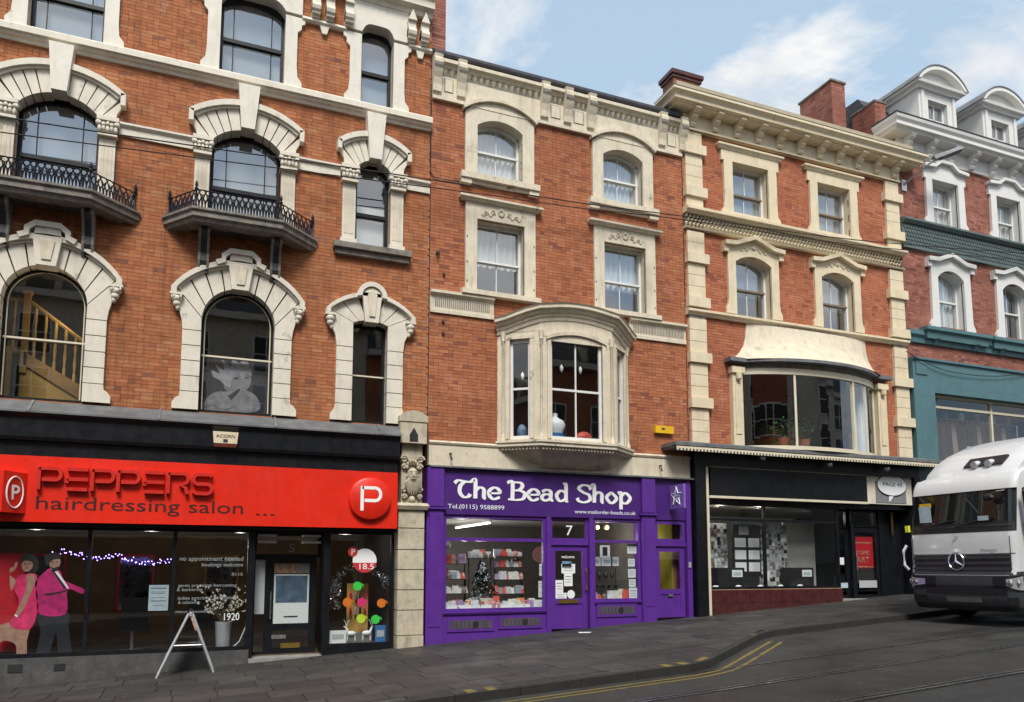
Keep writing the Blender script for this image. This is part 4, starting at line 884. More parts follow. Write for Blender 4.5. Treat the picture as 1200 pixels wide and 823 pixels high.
# parapet entablature
MB().box(U0 + .005, U1 - .03, -.06, .3, 12.63, 13.66).build('parapet', ST, B2)
course(B2, 'parapet_foot', U0 + .005, U1 - .03, [(.06, 12.63), (.09, 12.63), (.09, 12.70), (.06, 12.72)], ST)
course(B2, 'parapet_cornice', U0 + .005, U1 - .03, [(.06, 13.40), (.10, 13.42), (.12, 13.47), (.19, 13.50), (.19, 13.58), (.06, 13.60)], ST)
cxs = [W(p, y)[0] for p, y in ((511, 90), (539, 97), (636, 120), (663, 127), (690, 133), (773, 155), (797, 160))]
for x in cxs:
    MB().xprism([(-.05, 12.78), (-.12, 12.80), (-.13, 12.95), (-.17, 13.1), (-.22, 13.2), (-.27, 13.32), (-.27, 13.5), (-.24, 13.55), (-.26, 13.62), (-.05, 13.66)], x - .1, x + .1).build('console', ST, B2)
    MB().xprism([(-.27, 13.30), (-.285, 13.34), (-.285, 13.40), (-.27, 13.42)], x - .105, x + .105).build('console_band', 'stone_sooty', B2)
pr2 = [(cxs[0], cxs[1]), (cxs[2], cxs[3]), (cxs[3], cxs[4]), (cxs[5], cxs[6])]
for a, c in pr2:
    m = (a + c) / 2; hwp = (c - a) / 2 - .2
    MB().box(m - hwp, m + hwp, -.075, -.055, 12.86, 13.16).build('panel', ST, B2); MB().box(m - hwp - .02, m + hwp + .02, -.064, -.05, 12.84, 13.18).build('panel_edge', 'stone_sooty', B2)
dg_ = MB()
for i in range(len(cxs) - 1):
    a, c = cxs[i] + .12, cxs[i + 1] - .12; n = max(1, round((c - a) / .15)); sp = (c - a) / n
    for k in range(n): dg_.add([(a + k * sp, -.06, 13.38), (a + (k + 1) * sp, -.06, 13.38), (a + (k + .5) * sp, -.06, 13.24), (a + (k + .5) * sp, -.13, 13.36)], [(0, 1, 3), (1, 2, 3), (2, 0, 3)])
dg_.build('dogtooth', ST, B2, kind='stuff')
MB().box(U0 + .02, U1 - .1, -.061, -.05, 13.22, 13.40).build('dogtooth_bed', 'stone_sooty', B2)
course(B2, 'gutter', U0 + .005, U1 - .1, [(-.3, 13.66), (.16, 13.66), (.18, 13.70), (.18, 13.76), (.0, 13.90), (-.3, 13.92)], 'slate')
# cream band over the shop
box('fascia_band', ST, B2, U0 + .01, U1 - .02, -.07, .34, 4.2, 4.66); course(B2, 'band_moulding', U0 + .01, U1 - .02, [(.0, 4.66), (.09, 4.66), (.11, 4.70), (.09, 4.74), (.0, 4.75)], ST)
for p in ((526, 543), (771, 556)): x, z = W(*p); MB().tube([(x, -.07, z + .2), (x, -.16, z + .2), (x, -.17, z + .1), (x + .03, -.15, z + .06)], .018, 6).build('iron_hook', 'ramp_brown', B2)
# canted bay --------------------------------------------------------
bc, wh, fh, pj = 7.87, 1.72, .93, .60; zb, zt_ = 4.78, 7.32
pt = [(bc - wh, 0), (bc - fh, -pj), (bc + fh, -pj), (bc + wh, 0)]
BAY = MB()
def seg(p, q, s0, s1, z0, z1, d0=0., d1=.14, mb=None):
    P, Q = Vector(p), Vector(q); L = (Q - P).length; d = (Q - P) / L; nn = Vector((d.y, -d.x))
    a, b = P + d * s0, P + d * s1
    c = [a + nn * d0, b + nn * d0, b - nn * d1, a - nn * d1]
    (mb or BAY).hexa([(v.x, v.y, z0) for v in c] + [(v.x, v.y, z1) for v in c])
L_ = math.hypot(wh - fh, pj)
wl0, wl1 = .30, L_ - .22
for p, q, a, b, L in ((pt[0], pt[1], wl0, wl1, L_), (pt[1], pt[2], .27, 2 * fh - .27, 2 * fh), (pt[2], pt[3], L_ - wl1, L_ - wl0, L_)):
    seg(p, q, 0, a, zb, zt_); seg(p, q, b, L, zb, zt_); seg(p, q, a, b, zb, 4.86); seg(p, q, a, b, 7.14 if L < 1.5 else 7.2, zt_)
bay = BAY.build('bay_window', ST, B2)
BAYM = lambda nm, mat, *a: (lambda m: (seg(*a, mb=m), m.build(nm, mat, bay))[1])(MB())
for i, (p, q, a, b, L) in enumerate(((pt[0], pt[1], wl0, wl1, L_), (pt[1], pt[2], .27, 2 * fh - .27, 2 * fh), (pt[2], pt[3], L_ - wl1, L_ - wl0, L_))):
    zt1 = 7.14 if i != 1 else 7.2; m = MB()
    seg(p, q, a, a + .06, 4.86, zt1, -.05, .1, m); seg(p, q, b - .06, b, 4.86, zt1, -.05, .1, m); seg(p, q, a + .06, b - .06, 4.86, 4.93, -.05, .1, m); seg(p, q, a + .06, b - .06, zt1 - .08, zt1, -.05, .1, m); seg(p, q, a + .06, b - .06, 5.98, 6.03, -.045, .1, m)
    if i == 1: seg(p, q, (a + b) / 2 - .016, (a + b) / 2 + .016, 4.93, zt1 - .08, -.055, .09, m)
    sf = m.build('sash_frame', 'frame_white', bay)
    for za, zz_ in ((4.92, 6.0), (6.0, zt1 - .06)):
        for s0, s1 in (((a + .04, (a + b) / 2), ((a + b) / 2, b - .04)) if i == 1 else ((a + .04, b - .04),)):
            P, Q = Vector(p), Vector(q); d = (Q - P).normalized(); nn = Vector((d.y, -d.x)); e = P + d * s0 - nn * .08; f = P + d * s1 - nn * .08
            MB().add([(e.x, e.y, za), (f.x, f.y, za), (f.x, f.y, zz_), (e.x, e.y, zz_)], [(0, 1, 2, 3)]).build('pane', 'glass_mid', bay, fix=False)
    # moulded architrave
    am = MB(); seg(p, q, a - .09, a - .0, 4.86, zt1, .04, .02, am); seg(p, q, b, b + .09, 4.86, zt1, .04, .02, am)
    if i != 1: seg(p, q, a - .09, b + .09, zt1, zt1 + .07, .05, .02, am)
    am.build('architrave', ST, bay)
hm = MB(); xs = arcpts(bc, fh - .16, 7.12, .16, 14); hm.strip(xs, [(x, z + .08) for x, z in xs], -pj - .07, -pj + .02); hm.strip([(x, 7.1) for x, z in xs], [(x, z) for x, z in xs], -pj - .02, -pj + .02) ; hm.build('hood_mould', ST, bay)
for x, y in ((pt[1][0] + .03, -pj - .03), (pt[2][0] - .03, -pj - .03), (pt[0][0] + .1, -.11), (pt[3][0] - .1, -.11)):
    MB().lathe((x, y, 4.80), [(.055, 0), (.055, .1), (.035, .13), (.03, .2), (.028, 2.28), (.05, 2.32), (.035, 2.36), (.06, 2.44), (.06, 2.52)], 8).build('colonnette', ST, bay, smooth=True)
# cornice with segmental rise over the front
def zrise(x): return .36 * max(0, 1 - ((x - bc) / 1.62) ** 2)
pth = [(bc - wh, 0)] + [(bc - wh + (wh - fh) * k / 4, -pj * k / 4) for k in range(1, 4)] + [(bc - fh + 2 * fh * k / 12, -pj) for k in range(13)] + [(bc + fh + (wh - fh) * k / 4, -pj + pj * k / 4) for k in range(1, 5)]
MB().sweep([(-.25, 7.26), (.03, 7.26), (.05, 7.34), (.08, 7.36), (.09, 7.42), (.14, 7.44), (.16, 7.50), (.22, 7.52), (.22, 7.58), (.25, 7.62), (-.25, 7.62)], pth, zf=lambda i: zrise(pth[i][0])).build('cornice', ST, bay)
MB().strip([(bc - fh + 2 * fh * k / 12, 7.2) for k in range(13)], [(bc - fh + 2 * fh * k / 12, 7.3 + zrise(bc - fh + 2 * fh * k / 12)) for k in range(13)], -pj - .01, -pj + .12).build('frieze', ST, bay)
for s in (-1, 1):
    cf = MB()
    for k in range(4):
        xa, xb = bc + s * (wh - (wh - fh) * k / 4), bc + s * (wh - (wh - fh) * (k + 1) / 4); ya_, yb2 = -pj * k / 4, -pj * (k + 1) / 4
        cf.add([(xa, ya_, 7.3), (xb, yb2, 7.3), (xb, yb2, 7.34 + zrise(xb)), (xa, ya_, 7.34 + zrise(xa)), (xa, ya_ + .12, 7.3), (xb, yb2 + .12, 7.3), (xb, yb2 + .12, 7.34 + zrise(xb)), (xa, ya_ + .12, 7.34 + zrise(xa))], [(0, 1, 2, 3), (7, 6, 5, 4), (3, 2, 6, 7), (0, 4, 5, 1)])
    cf.build('side_frieze', ST, bay)
rf = MB(); n = len(pth); vs = [(x, y, 7.61 + zrise(x)) for x, y in pth] + [(x, .0, 7.61 + zrise(x)) for x, y in pth]; rf.add(vs, [(i, i + 1, n + i + 1, n + i) for i in range(n - 1)]).build('roof', 'lead', bay)
MB().sweep([(-.3, 4.60), (-.02, 4.60), (.04, 4.66), (.10, 4.68), (.10, 4.74), (.13, 4.76), (.13, 4.81), (-.3, 4.82)], pt).build('base_moulding', ST, bay)
dn = MB()
for p, q, L in ((pt[0], pt[1], L_), (pt[1], pt[2], 2 * fh), (pt[2], pt[3], L_)):
    s = .04
    while s < L - .04: seg(p, q, s, s + .045, 4.605, 4.665, .055, .0, dn); s += .08
dn.build('dentils', 'stone_pillar', bay, kind='stuff')
ins = [(bc - wh + .12, -.0), (bc - fh + .04, -pj + .1), (bc + fh - .04, -pj + .1), (bc + wh - .12, -.0)]; low = [(bc - wh + .5, 0), (bc - fh + .3, -.12), (bc + fh - .3, -.12), (bc + wh - .5, 0)]
MB().add([(x, y, 4.602) for x, y in ins] + [(x, y, 4.26) for x, y in low], [(0, 1, 5, 4), (1, 2, 6, 5), (2, 3, 7, 6), (4, 5, 6, 7), (3, 2, 1, 0)]).build('soffit', ST, bay)
OPEN[B2].append((bc - wh + .15, bc + wh - .15, 4.82, 7.3))
rb_ = MB(); X0, X1, Y0, Y1, Z0, Z1 = bc - wh + .1, bc + wh - .1, .02, 2.2, 4.84, 7.5
rb_.add([(X0, Y0, Z0), (X1, Y0, Z0), (X1, Y1, Z0), (X0, Y1, Z0), (X0, Y0, Z1), (X1, Y0, Z1), (X1, Y1, Z1), (X0, Y1, Z1)], [(1, 2, 6, 5), (2, 3, 7, 6), (3, 0, 4, 7)]).add([(p[0], p[1] * .8, 4.83) for p in pt] + [(X1, 2.2, 4.83), (X0, 2.2, 4.83)], [(0, 1, 2, 3, 4, 5)]).add([(p[0], p[1] * .8, 7.25) for p in pt] + [(X1, 2.2, 7.25), (X0, 2.2, 7.25)], [(0, 1, 2, 3, 4, 5)]).build('room_lining', 'room_mid', bay, fix=False)
# inside the bay
mq = thing('mannequin_bust', 'white mannequin bust with blue wrap in the bay window', 'mannequin', (7.52, -.15, 4.84)); x = 7.5
MB().lathe((x, -.2, 5.02), [(.0, 0), (.17, 0), (.2, .1), (.24, .22), (.2, .32), (.1, .38), (.06, .42), (.06, .5), (0, .5)], 14).build('bust', 'letter_white', mq, smooth=True); MB().lathe((x, -.2, 4.84), [(.19, 0), (.21, .2), (.17, .21)], 12).build('wrap', 'blue_sign', mq, smooth=True)
tag(MB().ball((8.25, -.2, 4.99), (.22, .1, .16), 10, 8).build('cushion', 'packet1', smooth=True), 'dull red cushion on bay window ledge', 'cushion')
tag(MB().ball((6.75, -.02, 5.05), (.12, .12, .2), 10, 8).build('yarn_bag', 'poster_sky', smooth=True), 'pale blue bag inside narrow left light of the bay', 'bag')
for k, (p, q) in enumerate(((658, 432), (680, 434), (612, 441))):
    u_, z_ = W(p, q, .45 if k < 2 else .25); tag(MB().lathe((u_, -.45 if k < 2 else -.27, z_), [(0, -.1), (.04, -.03), (.04, .03), (0, .1)], 8).build('hanging_ornament', 'letter_white', smooth=True), 'small white ornament hanging in bay window glass', 'ornament', 'white ornaments hanging in the bay')
ops = OPEN[B2]
wall(B2, 'wall', U0 + .004, U1 - .004, 4.2, 13.6, ops, 'mortar'); bricks(B2, U0 + .004, U1 - .004, 4.7, 12.65, ops, 'brick_red', single=(4.6, 6.1, 4.75, 7.6), seed=5)
shell(B2, U0, U1, 13.7)
for p in ((520, 322), (519, 377), (519, 391)):
    x, z = W(*p); MB().ball((x, -.02, z), (.035, .04, .05), 6, 5).build('wall_tie', 'ramp_brown', B2)
tag(MB().ball((10.05 - 5.35, -.05, 9.0), (.05, .05, .06), 8, 6).tube([(4.7, -.05, 8.98), (4.7, -.07, 8.85)], .015, 5).build('lamp_bracket', 'ramp_brown'), 'small rusty iron fitting on brick beside salon house', 'fitting')
AL = thing('alarm_box', 'yellow alarm box on brickwork right of the bay window', 'alarm box', (10.54, -.05, 5.27)); box('case', 'yellow', AL, 10.28, 10.80, -.1, .0, 5.28, 5.46); box('badge', 'ramp_brown', AL, 10.45, 10.55, -.104, -.1, 5.36, 5.41)
# ------------------------------------------------------------------ purple shop front
PU = 'paint_purple'
course(B2, 'lead_capping', U0 + .02, U1 + .12, [(.0, 4.15), (.16, 4.15), (.16, 4.18), (.0, 4.215)], 'lead')
FS = thing('bead_shop_fascia', 'purple fascia board with white uncial lettering The Bead Shop and phone number', 'shop sign', (7.3, -.06, 3.14))
box('board', 'purple_deep', FS, 4.90, 9.84, -.06, .0, 3.14, 4.14)
def cal(i_letters, x, zb, h, width_total):
    m_w = {'T': .74, 'h': .62, 'e': .60, 'B': .76, 'a': .66, 'd': .66, 'S': .72, 'o': .66, 'p': .66, ' ': .34}
    tot = sum(m_w[c] for c in i_letters); k = width_total / tot; cur = x
    D_ = {'T': [[(-.02, .80), (.12, .96), (.35, .93), (.6, .90), (.74, 1.0)], [(.40, .92), (.22, .66), (.20, .3), (.36, .06), (.56, .1), (.62, .24)]],
          'h': [[(-.02, .96), (.1, 1.02), (.1, 0)], [(.1, .42), (.28, .62), (.46, .5), (.46, .1), (.54, 0)]],
          'e': [[(.08, .32), (.50, .36), (.44, .58), (.26, .64), (.08, .46), (.08, .18), (.26, .0), (.52, .12)]],
          'B': [[(-.1, .94), (.12, 1.0), (.12, 0)], [(.1, .98), (.46, .98), (.56, .78), (.40, .56), (.14, .54)], [(.4, .56), (.66, .40), (.6, .1), (.34, .0), (-.06, .02)]],
          'a': [[(.08, .52), (.26, .64), (.46, .54), (.46, .12), (.58, .02)], [(.46, .36), (.2, .38), (.06, .2), (.2, .02), (.46, .14)]],
          'd': [[(.38, 1.0), (.50, .98), (.50, .1), (.6, .02)], [(.5, .5), (.26, .62), (.07, .34), (.22, .02), (.5, .16)]],
          'S': [[(.66, .76), (.56, .96), (.28, 1.0), (.1, .8), (.3, .58), (.56, .44), (.62, .16), (.36, .0), (.1, .06), (.02, .24)]],
          'o': [[(.3, .63), (.07, .34), (.3, .0), (.55, .3), (.3, .63)]],
          'p': [[(-.04, .6), (.1, .62), (.1, -.34)], [(.1, .42), (.32, .64), (.56, .34), (.36, .02), (.1, .1)]], ' ': []}
    for c in i_letters:
        if D_[c]:
            mb = MB()
            for st in D_[c]: ribbon(mb, crom([(cur + px * k, zb + pz * h) for px, pz in st], 6), lambda t: h * (.10 + .13 * abs(t.y)), -.075 - .001 * random.random(), -.061)
            mb.build('letter_' + c.lower(), 'letter_white', FS)
        cur += m_w[c] * k
cal('The Bead Shop', 5.14, 3.50, .40, 4.46)
text('Tel.(0115) 9588899', 4.98, 3.27, .135, 'letter_lilac', -.063, FS, width=1.32, bold=.001); text('www.mailorder-beads.co.uk', 8.06, 3.24, .12, 'letter_lilac', -.063, FS, width=1.64, bold=.001)
box('side_fascia', 'purple_deep', B2, 10.24, 11.16, -.04, .1, 3.14, 4.14)
def pil(x0, x1, nm='pilaster'):
    p = MB().hexa([(x0, -.10, G(x0) - .1), (x1, -.10, G(x1) - .1), (x1, .3, G(x1) - .1), (x0, .3, G(x0) - .1), (x0, -.10, 3.2), (x1, -.10, 3.2), (x1, .3, 3.2), (x0, .3, 3.2)]).build(nm, PU, B2)
    MB().sweep([(-.1, 3.2), (.0, 3.2), (.05, 3.24), (.05, 3.28), (-.1, 3.3)], [(x0, .2), (x0, -.10), (x1, -.10), (x1, .2)]).build('pilaster_band', PU, p); box('pilaster_block', PU, p, x0 + .004, x1 - .004, -.13, .2, 3.3, 4.14)
    box('pilaster_panel', PU, p, x0 + .06, x1 - .06, -.112, -.1, G(x1) + .35, 3.1)
pil(4.50, 4.88); pil(9.84, 10.22); 
MB().hexa([(11.14, -.08, .6), (11.27, -.08, .6), (11.27, .3, .6), (11.14, .3, .6), (11.14, -.08, 4.14), (11.27, -.08, 4.14), (11.27, .3, 4.14), (11.14, .3, 4.14)]).build('end_post', PU, B2)
box('shop_lintel', PU, B2, 4.88, 11.14, .10, .34, 3.06, 4.2)
WA = shopwin(B2, 4.90, 7.34, 1.03, 3.14, -.02, PU, trans=(2.60,), fw=.07)
MB().box(7.34, 7.45, -.07, .2, G(7.4) - .1, 3.14).build('door_post', PU, B2); MB().box(8.44, 8.55, -.07, .2, G(8.5) - .1, 3.14).build('door_post', PU, B2)
shopwin(B2, 7.45, 8.44, 2.60, 3.14, .0, PU, fw=.06, name='fanlight'); box('door_rail', PU, B2, 7.45, 8.44, -.01, .12, 2.5, 2.598)
text('7', 7.86, 2.73, .33, 'letter_white', .03, B2, name='house_number', width=.17)
WB = shopwin(B2, 8.55, 9.83, 1.20, 3.14, -.02, PU, trans=(2.60,), fw=.06)
def door(b, x0, x1, z0, z1, zg, y, mat, gm='glass_shop'):
    fw = .13; m = MB().box(x0, x0 + fw, y, y + .05, z0, z1).box(x1 - fw, x1, y, y + .05, z0, z1).box(x0 + fw, x1 - fw, y, y + .05, z1 - fw, z1).box(x0 + fw, x1 - fw, y, y + .05, zg - .12, zg).box(x0 + fw, x1 - fw, y, y + .05, z0, z0 + .18).box(x0 + fw, x1 - fw, y + .02, y + .045, z0 + .18, zg - .12)
    d = m.build('door', mat, b); MB().add([(x0 + fw, y + .025, zg), (x1 - fw, y + .025, zg), (x1 - fw, y + .025, z1 - fw), (x0 + fw, y + .025, z1 - fw)], [(0, 1, 2, 3)]).build('pane', gm, d, fix=False)
    return d
DA = door(B2, 7.47, 8.42, G(7.95) + .02, 2.50, 1.28, .03, PU)
box('letter_plate', 'brass', DA, 7.68, 8.16, .018, .029, 1.17, 1.26); MB().tube([(8.37, .02, 1.45), (8.37, -.03, 1.48), (8.37, -.03, 1.92), (8.37, .02, 1.95)], .02, 6).build('handle', 'brass', DA)
shopwin(B2, 10.26, 11.12, 2.60, 3.12, -.01, PU, fw=.08, name='fanlight'); box('door_rail', PU, B2, 10.24, 11.14, -.02, .12, 2.5, 2.598)
DB = door(B2, 10.27, 11.11, G(10.7) + .04, 2.5, 1.46, .02, PU); box('letter_plate', 'steel', DB, 10.62, 10.76, .008, .019, 1.28, 1.34)
tag(MB().box(11.15, 11.22, -.11, -.081, 1.98, 2.12).build('door_entry_panel', 'alu'), 'grey door entry panel on purple post by upper flat door', 'intercom')
# stall risers with vent panels
def riser(x0, x1, zt2, vents):
    r = MB().hexa([(x0, -.02, G(x0) - .1), (x1, -.02, G(x1) - .1), (x1, .2, G(x1) - .1), (x0, .2, G(x0) - .1), (x0, -.02, zt2), (x1, -.02, zt2), (x1, .2, zt2), (x0, .2, zt2)]).build('stall_riser', PU, B2)
    MB().sweep([(-.05, zt2 - .06), (.03, zt2 - .06), (.05, zt2 - .02), (.05, zt2 - .004), (-.05, zt2 - .004)], [(x0, -.02), (x1, -.02)]).build('sill', PU, r)
    for a, b, c, d in vents:
        box('vent_frame', PU, r, a - .06, b + .06, -.045, -.021, c - .06, d + .06); v = box('vent_panel', 'vent_grey', r, a, b, -.049, -.046, c, d)
        MB().lathe(((a + b) / 2 + .1, -.05, (c + d) / 2), [(0, 0), (.07, 0), (.07, -.008), (0, -.008)], 14, 'Y').build('vent_disc', 'plastic_black', r)
        for k in range(9): box('vent_slat', 'plastic_black', r, a + .04 + k * (b - a - .08) / 9, a + .05 + k * (b - a - .08) / 9, -.0515, -.0492, c + .02, d - .02)
riser(4.88, 7.34, 1.03, [(5.06, 6.02, .67, .85), (6.24, 7.18, .70, .87)]); riser(8.55, 9.84, 1.20, [(8.68, 9.64, .90, 1.08)])
MB().hexa([(4.88, -.06, G(4.88) - .1), (7.34, -.06, G(7.34) - .1), (7.34, -.02, G(7.34) - .1), (4.88, -.02, G(4.88) - .1), (4.88, -.06, .55), (7.34, -.06, .60), (7.34, -.02, .60), (4.88, -.02, .55)]).build('plinth', PU, B2)
# projecting sign
PS2 = thing('projecting_sign', 'pale purple hanging sign with white star at end of bead shop front', 'sign', (10.6, -.4, 3.3))
box('board', 'purple_pale', PS2, 10.66, 10.72, -.66, -.08, 3.40, 3.98); box('arm', PU, PS2, 10.67, 10.71, -.08, -.04, 3.6, 3.75)
sv = [(-.37 + (.24 if k % 2 == 0 else .105) * math.cos(R(90 + 36 * k)), 3.69 + (.24 if k % 2 == 0 else .105) * math.sin(R(90 + 36 * k))) for k in range(10)]
stp = MB()
stp.tube([(10.655, y, z) for y, z in sv], .014, 4, closed=True).build('star', 'letter_white', PS2)
text('BEAD', 0, 0, .10, 'letter_white', 0, PS2, M4=Matrix.Translation((10.657, -.25, 3.69)) @ Matrix.Rotation(R(-90), 4, 'Z')); text('SHOP', 0, 0, .10, 'letter_white', 0, PS2, M4=Matrix.Translation((10.657, -.25, 3.59)) @ Matrix.Rotation(R(-90), 4, 'Z'))
# interior
fl0 = .62
room(B2, 4.92, 9.9, .36, 4.2, fl0, 3.14, 'room_mid', 'room_mid', 'floor_wood', 'room_pale'); room(B2, 10.25, 10.985, .36, 2.0, fl0 + .1, 3.12, 'room_yellow', 'room_yellow', 'floor_wood', 'room_yellow', 'hall_interior')
tb = thing('strip_light', 'lit fluorescent strip light on bead shop ceiling', 'light', (6.2, 1.6, 3.0)); MB().box(6.315, 6.365, .9, 3.6, 3.06, 3.138).build('batten', 'letter_white', tb); MB().tube([(6.34, .95, 3.03), (6.34, 3.55, 3.03)], .018, 8).build('tube', 'tube_lit', tb)
for yy_ in (1.2, 2.6): lamp(tb, (6.2, yy_, 2.3), 20, (1, .95, .88))
tb = thing('strip_light', 'lit strip light glowing in the yellow hallway', 'light', (10.7, 1.0, 3.0)); MB().tube([(10.55, 1.9, 2.95), (10.55, 1.9, 2.0)], .02, 6).build('tube', 'tube_lit', tb); lamp(tb, (10.7, 1.3, 2.6), 5, (1, 1, .9))
sp = thing('ceiling_spotlight', 'lit twin ceiling spotlight above bead shop small window', 'light', (9.1, .7, 2.9)); MB().tube([(8.95, .7, 3.13), (9.3, .7, 3.13)], .02, 6).build('bar', 'steel', sp)
for x in (9.0, 9.26): MB().ball((x, .62, 2.97), .075, 10, 8).build('spot_head', 'brass', sp, smooth=True); MB().ball((x, .56, 2.96), .045, 8, 6).build('bulb', 'spot_lit', sp); lamp(sp, (x, .5, 2.7), 6)
# window displays: shelves with packets
def shelf(x0, x1, z, y0, y1): 
    s = thing('display_shelf', 'dark narrow display shelf at bead shop window', 'shelf', ((x0 + x1) / 2, y0, z), 'bead shop shelves'); box('board', 'plastic_black', s, x0, x1, y0, y1, z, z + .018)
    for x in (x0 + .03, x1 - .05): box('upright', 'plastic_black', s, x, x + .02, y1 - .02, y1, 1.1, z)
proto = []
for k in range(8):
    m = MB()
    if k % 3 == 0: m.box(-.06, .06, -.03, .03, 0, .13)
    elif k % 3 == 1: m.hexa([(-.07, -.04, 0), (.07, -.04, 0), (.07, .04, 0), (-.07, .04, 0), (-.05, -.01, .15), (.05, -.01, .15), (.05, .01, .15), (-.05, .01, .15)])
    else: m.lathe((0, 0, 0), [(.05, 0), (.055, .07), (.045, .1), (.03, .11), (.03, .14)], 8)
    proto.append(m.mesh('bead_packet', 'packet%d' % k))
random.seed(11); cnt = 0
def packets(x0, x1, z, y, sp=.105):
    global cnt
    x = x0 + .06
    while x < x1 - .05:
        o = bpy.data.objects.new('bead_packet', proto[random.choice((0, 0, 4, 1, 2, 3, 5, 6, 7, 0, 4))]); COL.objects.link(o); o.location = (x, y + random.uniform(-.02, .02), z); o.rotation_euler.z = random.uniform(-.4, .4); sc3 = random.uniform(.65, 1.45); o.scale = (sc3, sc3, sc3 * random.uniform(.8, 1.2))
        tag(o, 'small packet or jar of beads standing on bead shop window shelves', 'bead packet', 'packets in the bead shop window'); x += sp * random.uniform(.85, 1.25); cnt += 1
for z, (a, b), in ((2.06, (4.98, 5.60)), (1.72, (4.98, 5.62)), (1.40, (4.98, 5.62)), (2.18, (5.62, 6.22)), (2.22, (6.25, 6.95)), (1.98, (6.25, 7.0)), (1.70, (6.25, 7.0)), (1.38, (6.2, 7.0))):
    shelf(a, b, z, .32, .50); packets(a, b, z + .018, .40)
    packets(a + .05, b, z + .018, .46, .12)
box('window_bed', 'room_pale', WA, 4.95, 7.32, .075, .62, 1.06, 1.10)
for q in (.16, .25, .34, .44): packets(4.98, 7.25, 1.101, q, .14)
tag(MB().box(5.05, 7.0, .115, .12, 1.10, 1.17).build('price_strip', 'paper'), 'long white price strip along bead shop window bed', 'strip')
tr = thing('bead_tree', 'dark display tree hung with pale beads in middle of bead shop window', 'display', (5.92, .3, 1.1))
lf = MB(); bd_ = MB()
for k in range(420):
    t = random.random() ** .7; r_ = .36 * (1.1 - t) * random.uniform(.3, 1); a = random.uniform(0, 6.28); c = Vector((5.92 + r_ * math.cos(a), .34 + .5 * r_ * math.sin(a), 1.35 + .75 * t)); d = Vector((random.uniform(-1, 1), random.uniform(-1, 1), random.uniform(-1, 1))) * .05
    lf.add([c - d, c + Vector((d.y, d.z, -d.x)), c + d, c - Vector((d.y, d.z, -d.x))], [(0, 1, 2, 3)])
    if k % 3 == 0: bd_.ball(c + Vector((0, -.06, 0)), random.uniform(.008, .016), 5, 4)
lf.build('foliage', 'leaf_dark', tr, kind='stuff', fix=False); bd_.build('bead', 'letter_lilac', tr, kind='stuff'); MB().tube([(5.92, .34, 1.28), (5.92, .34, 2.0)], .02, 6).build('stem', 'twig', tr); box('planter', 'packet4', tr, 5.62, 6.24, .25, .45, 1.1, 1.30)
tag(MB().ball((5.06, .45, 2.5), (.16, .12, .13), 10, 8).build('glass_lamp', 'packet3', smooth=True), 'pale green globe lamp in top corner of bead shop window', 'lamp')
# notices
def note(px0, py0, px1, py1, lb, y=.02, mat='paper', ex=True):
    x0_, z1_ = W(px0, py0, -y); x1_, z0_ = W(px1, py1, -y); poster('paper_notice', lb, 'notice', x0_, x1_, z0_, z1_, y, mat, [(.15, .85, .72, .78, 'grey_mid'), (.15, .8, .5, .54, 'grey_mid'), (.15, .85, .3, .34, 'grey_mid')] if ex else (), 'paper notices in the bead shop')
for p in ((633, 661, 640, 675), (632, 681, 639, 692), (632, 692, 639, 700), (632, 703, 639, 714)): note(p[0] - 1, p[1], p[2] - 2, p[3], {661: 'topmost', 681: 'second', 692: 'third', 703: 'bottom'}[p[1]] + ' white notice down the post edge of large bead shop window', .06)
for p in ((658, 661, 674, 672), (661, 672, 671, 687), (651, 680, 660, 695), (651, 695, 664, 703)): note(*p, {658: 'topmost wide white notice on numbered purple door glass', 661: 'tall white notice below the topmost one on purple door glass', 651: 'white notice at left edge of purple door glass' if p[1] < 690 else 'low wide notice beside round sticker on purple door glass'}[p[0]], .045)
tag(MB().lathe((8.0, .045, 1.37), [(0, 0), (.1, 0), (.1, .003), (0, .003)], 16, 'Y').build('round_sticker', 'paper'), 'round white sticker low on purple door glass', 'sticker')
tag(MB().box(7.78, 8.02, .045, .048, 1.98, 2.13).build('door_sticker', 'poster_sky'), 'blue sticker high on purple door glass', 'sticker'); tag(text('welcome', 7.76, 2.2, .1, 'letter_white', .046, None, 'door_script', width=.34), 'white script word on purple door glass', 'lettering')
for p in ((735, 637, 746, 649), (736, 655, 744, 664), (736, 667, 745, 677), (737, 679, 745, 688), (737, 689, 747, 703)): note(*p, {637: 'topmost', 655: 'second', 667: 'third', 679: 'fourth', 689: 'large bottom'}[p[1]] + ' white notice down the edge of small bead shop window', .06)
for x0_, z0_, w_ in ((8.66, 2.02, .3), (8.98, 2.02, .3), (9.24, 2.02, .22)): poster('display_card', 'white display card on shelf in small bead shop window', 'card', x0_, x0_ + w_, z0_, z0_ + .22, .36, 'paper', [(.2, .8, .3, .7, 'room_blue')], 'cards in the small bead shop window')
poster('picture_card', 'white card with dark figure drawing standing in small bead shop window', 'card', 8.95, 9.22, 2.22, 2.52, .37, 'paper', [(.25, .75, .15, .85, 'print_dark')])
shelf(8.64, 9.45, 2.0, .3, .46); shelf(8.64, 9.45, 1.55, .3, .46)
for k in range(9):
    x = 8.68 + .085 * k; nb = MB().lathe((x, .38, 1.57 if k % 2 else 1.24), [(.05, 0), (.045, .02), (.01, .04), (.01, .16), (.05, .2), (.05, .28), (.02, .32)], 8).build('necklace_stand', 'plastic_black', smooth=True); tag(nb, 'small black necklace stand in the small bead shop window', 'stand', 'necklace stands')
box('window_bed', 'room_pale', WB, 8.6, 9.8, .075, .6, 1.22, 1.25)
packets(8.62, 9.75, 1.251, .18, .13); packets(8.62, 9.75, 1.251, .3, .16)
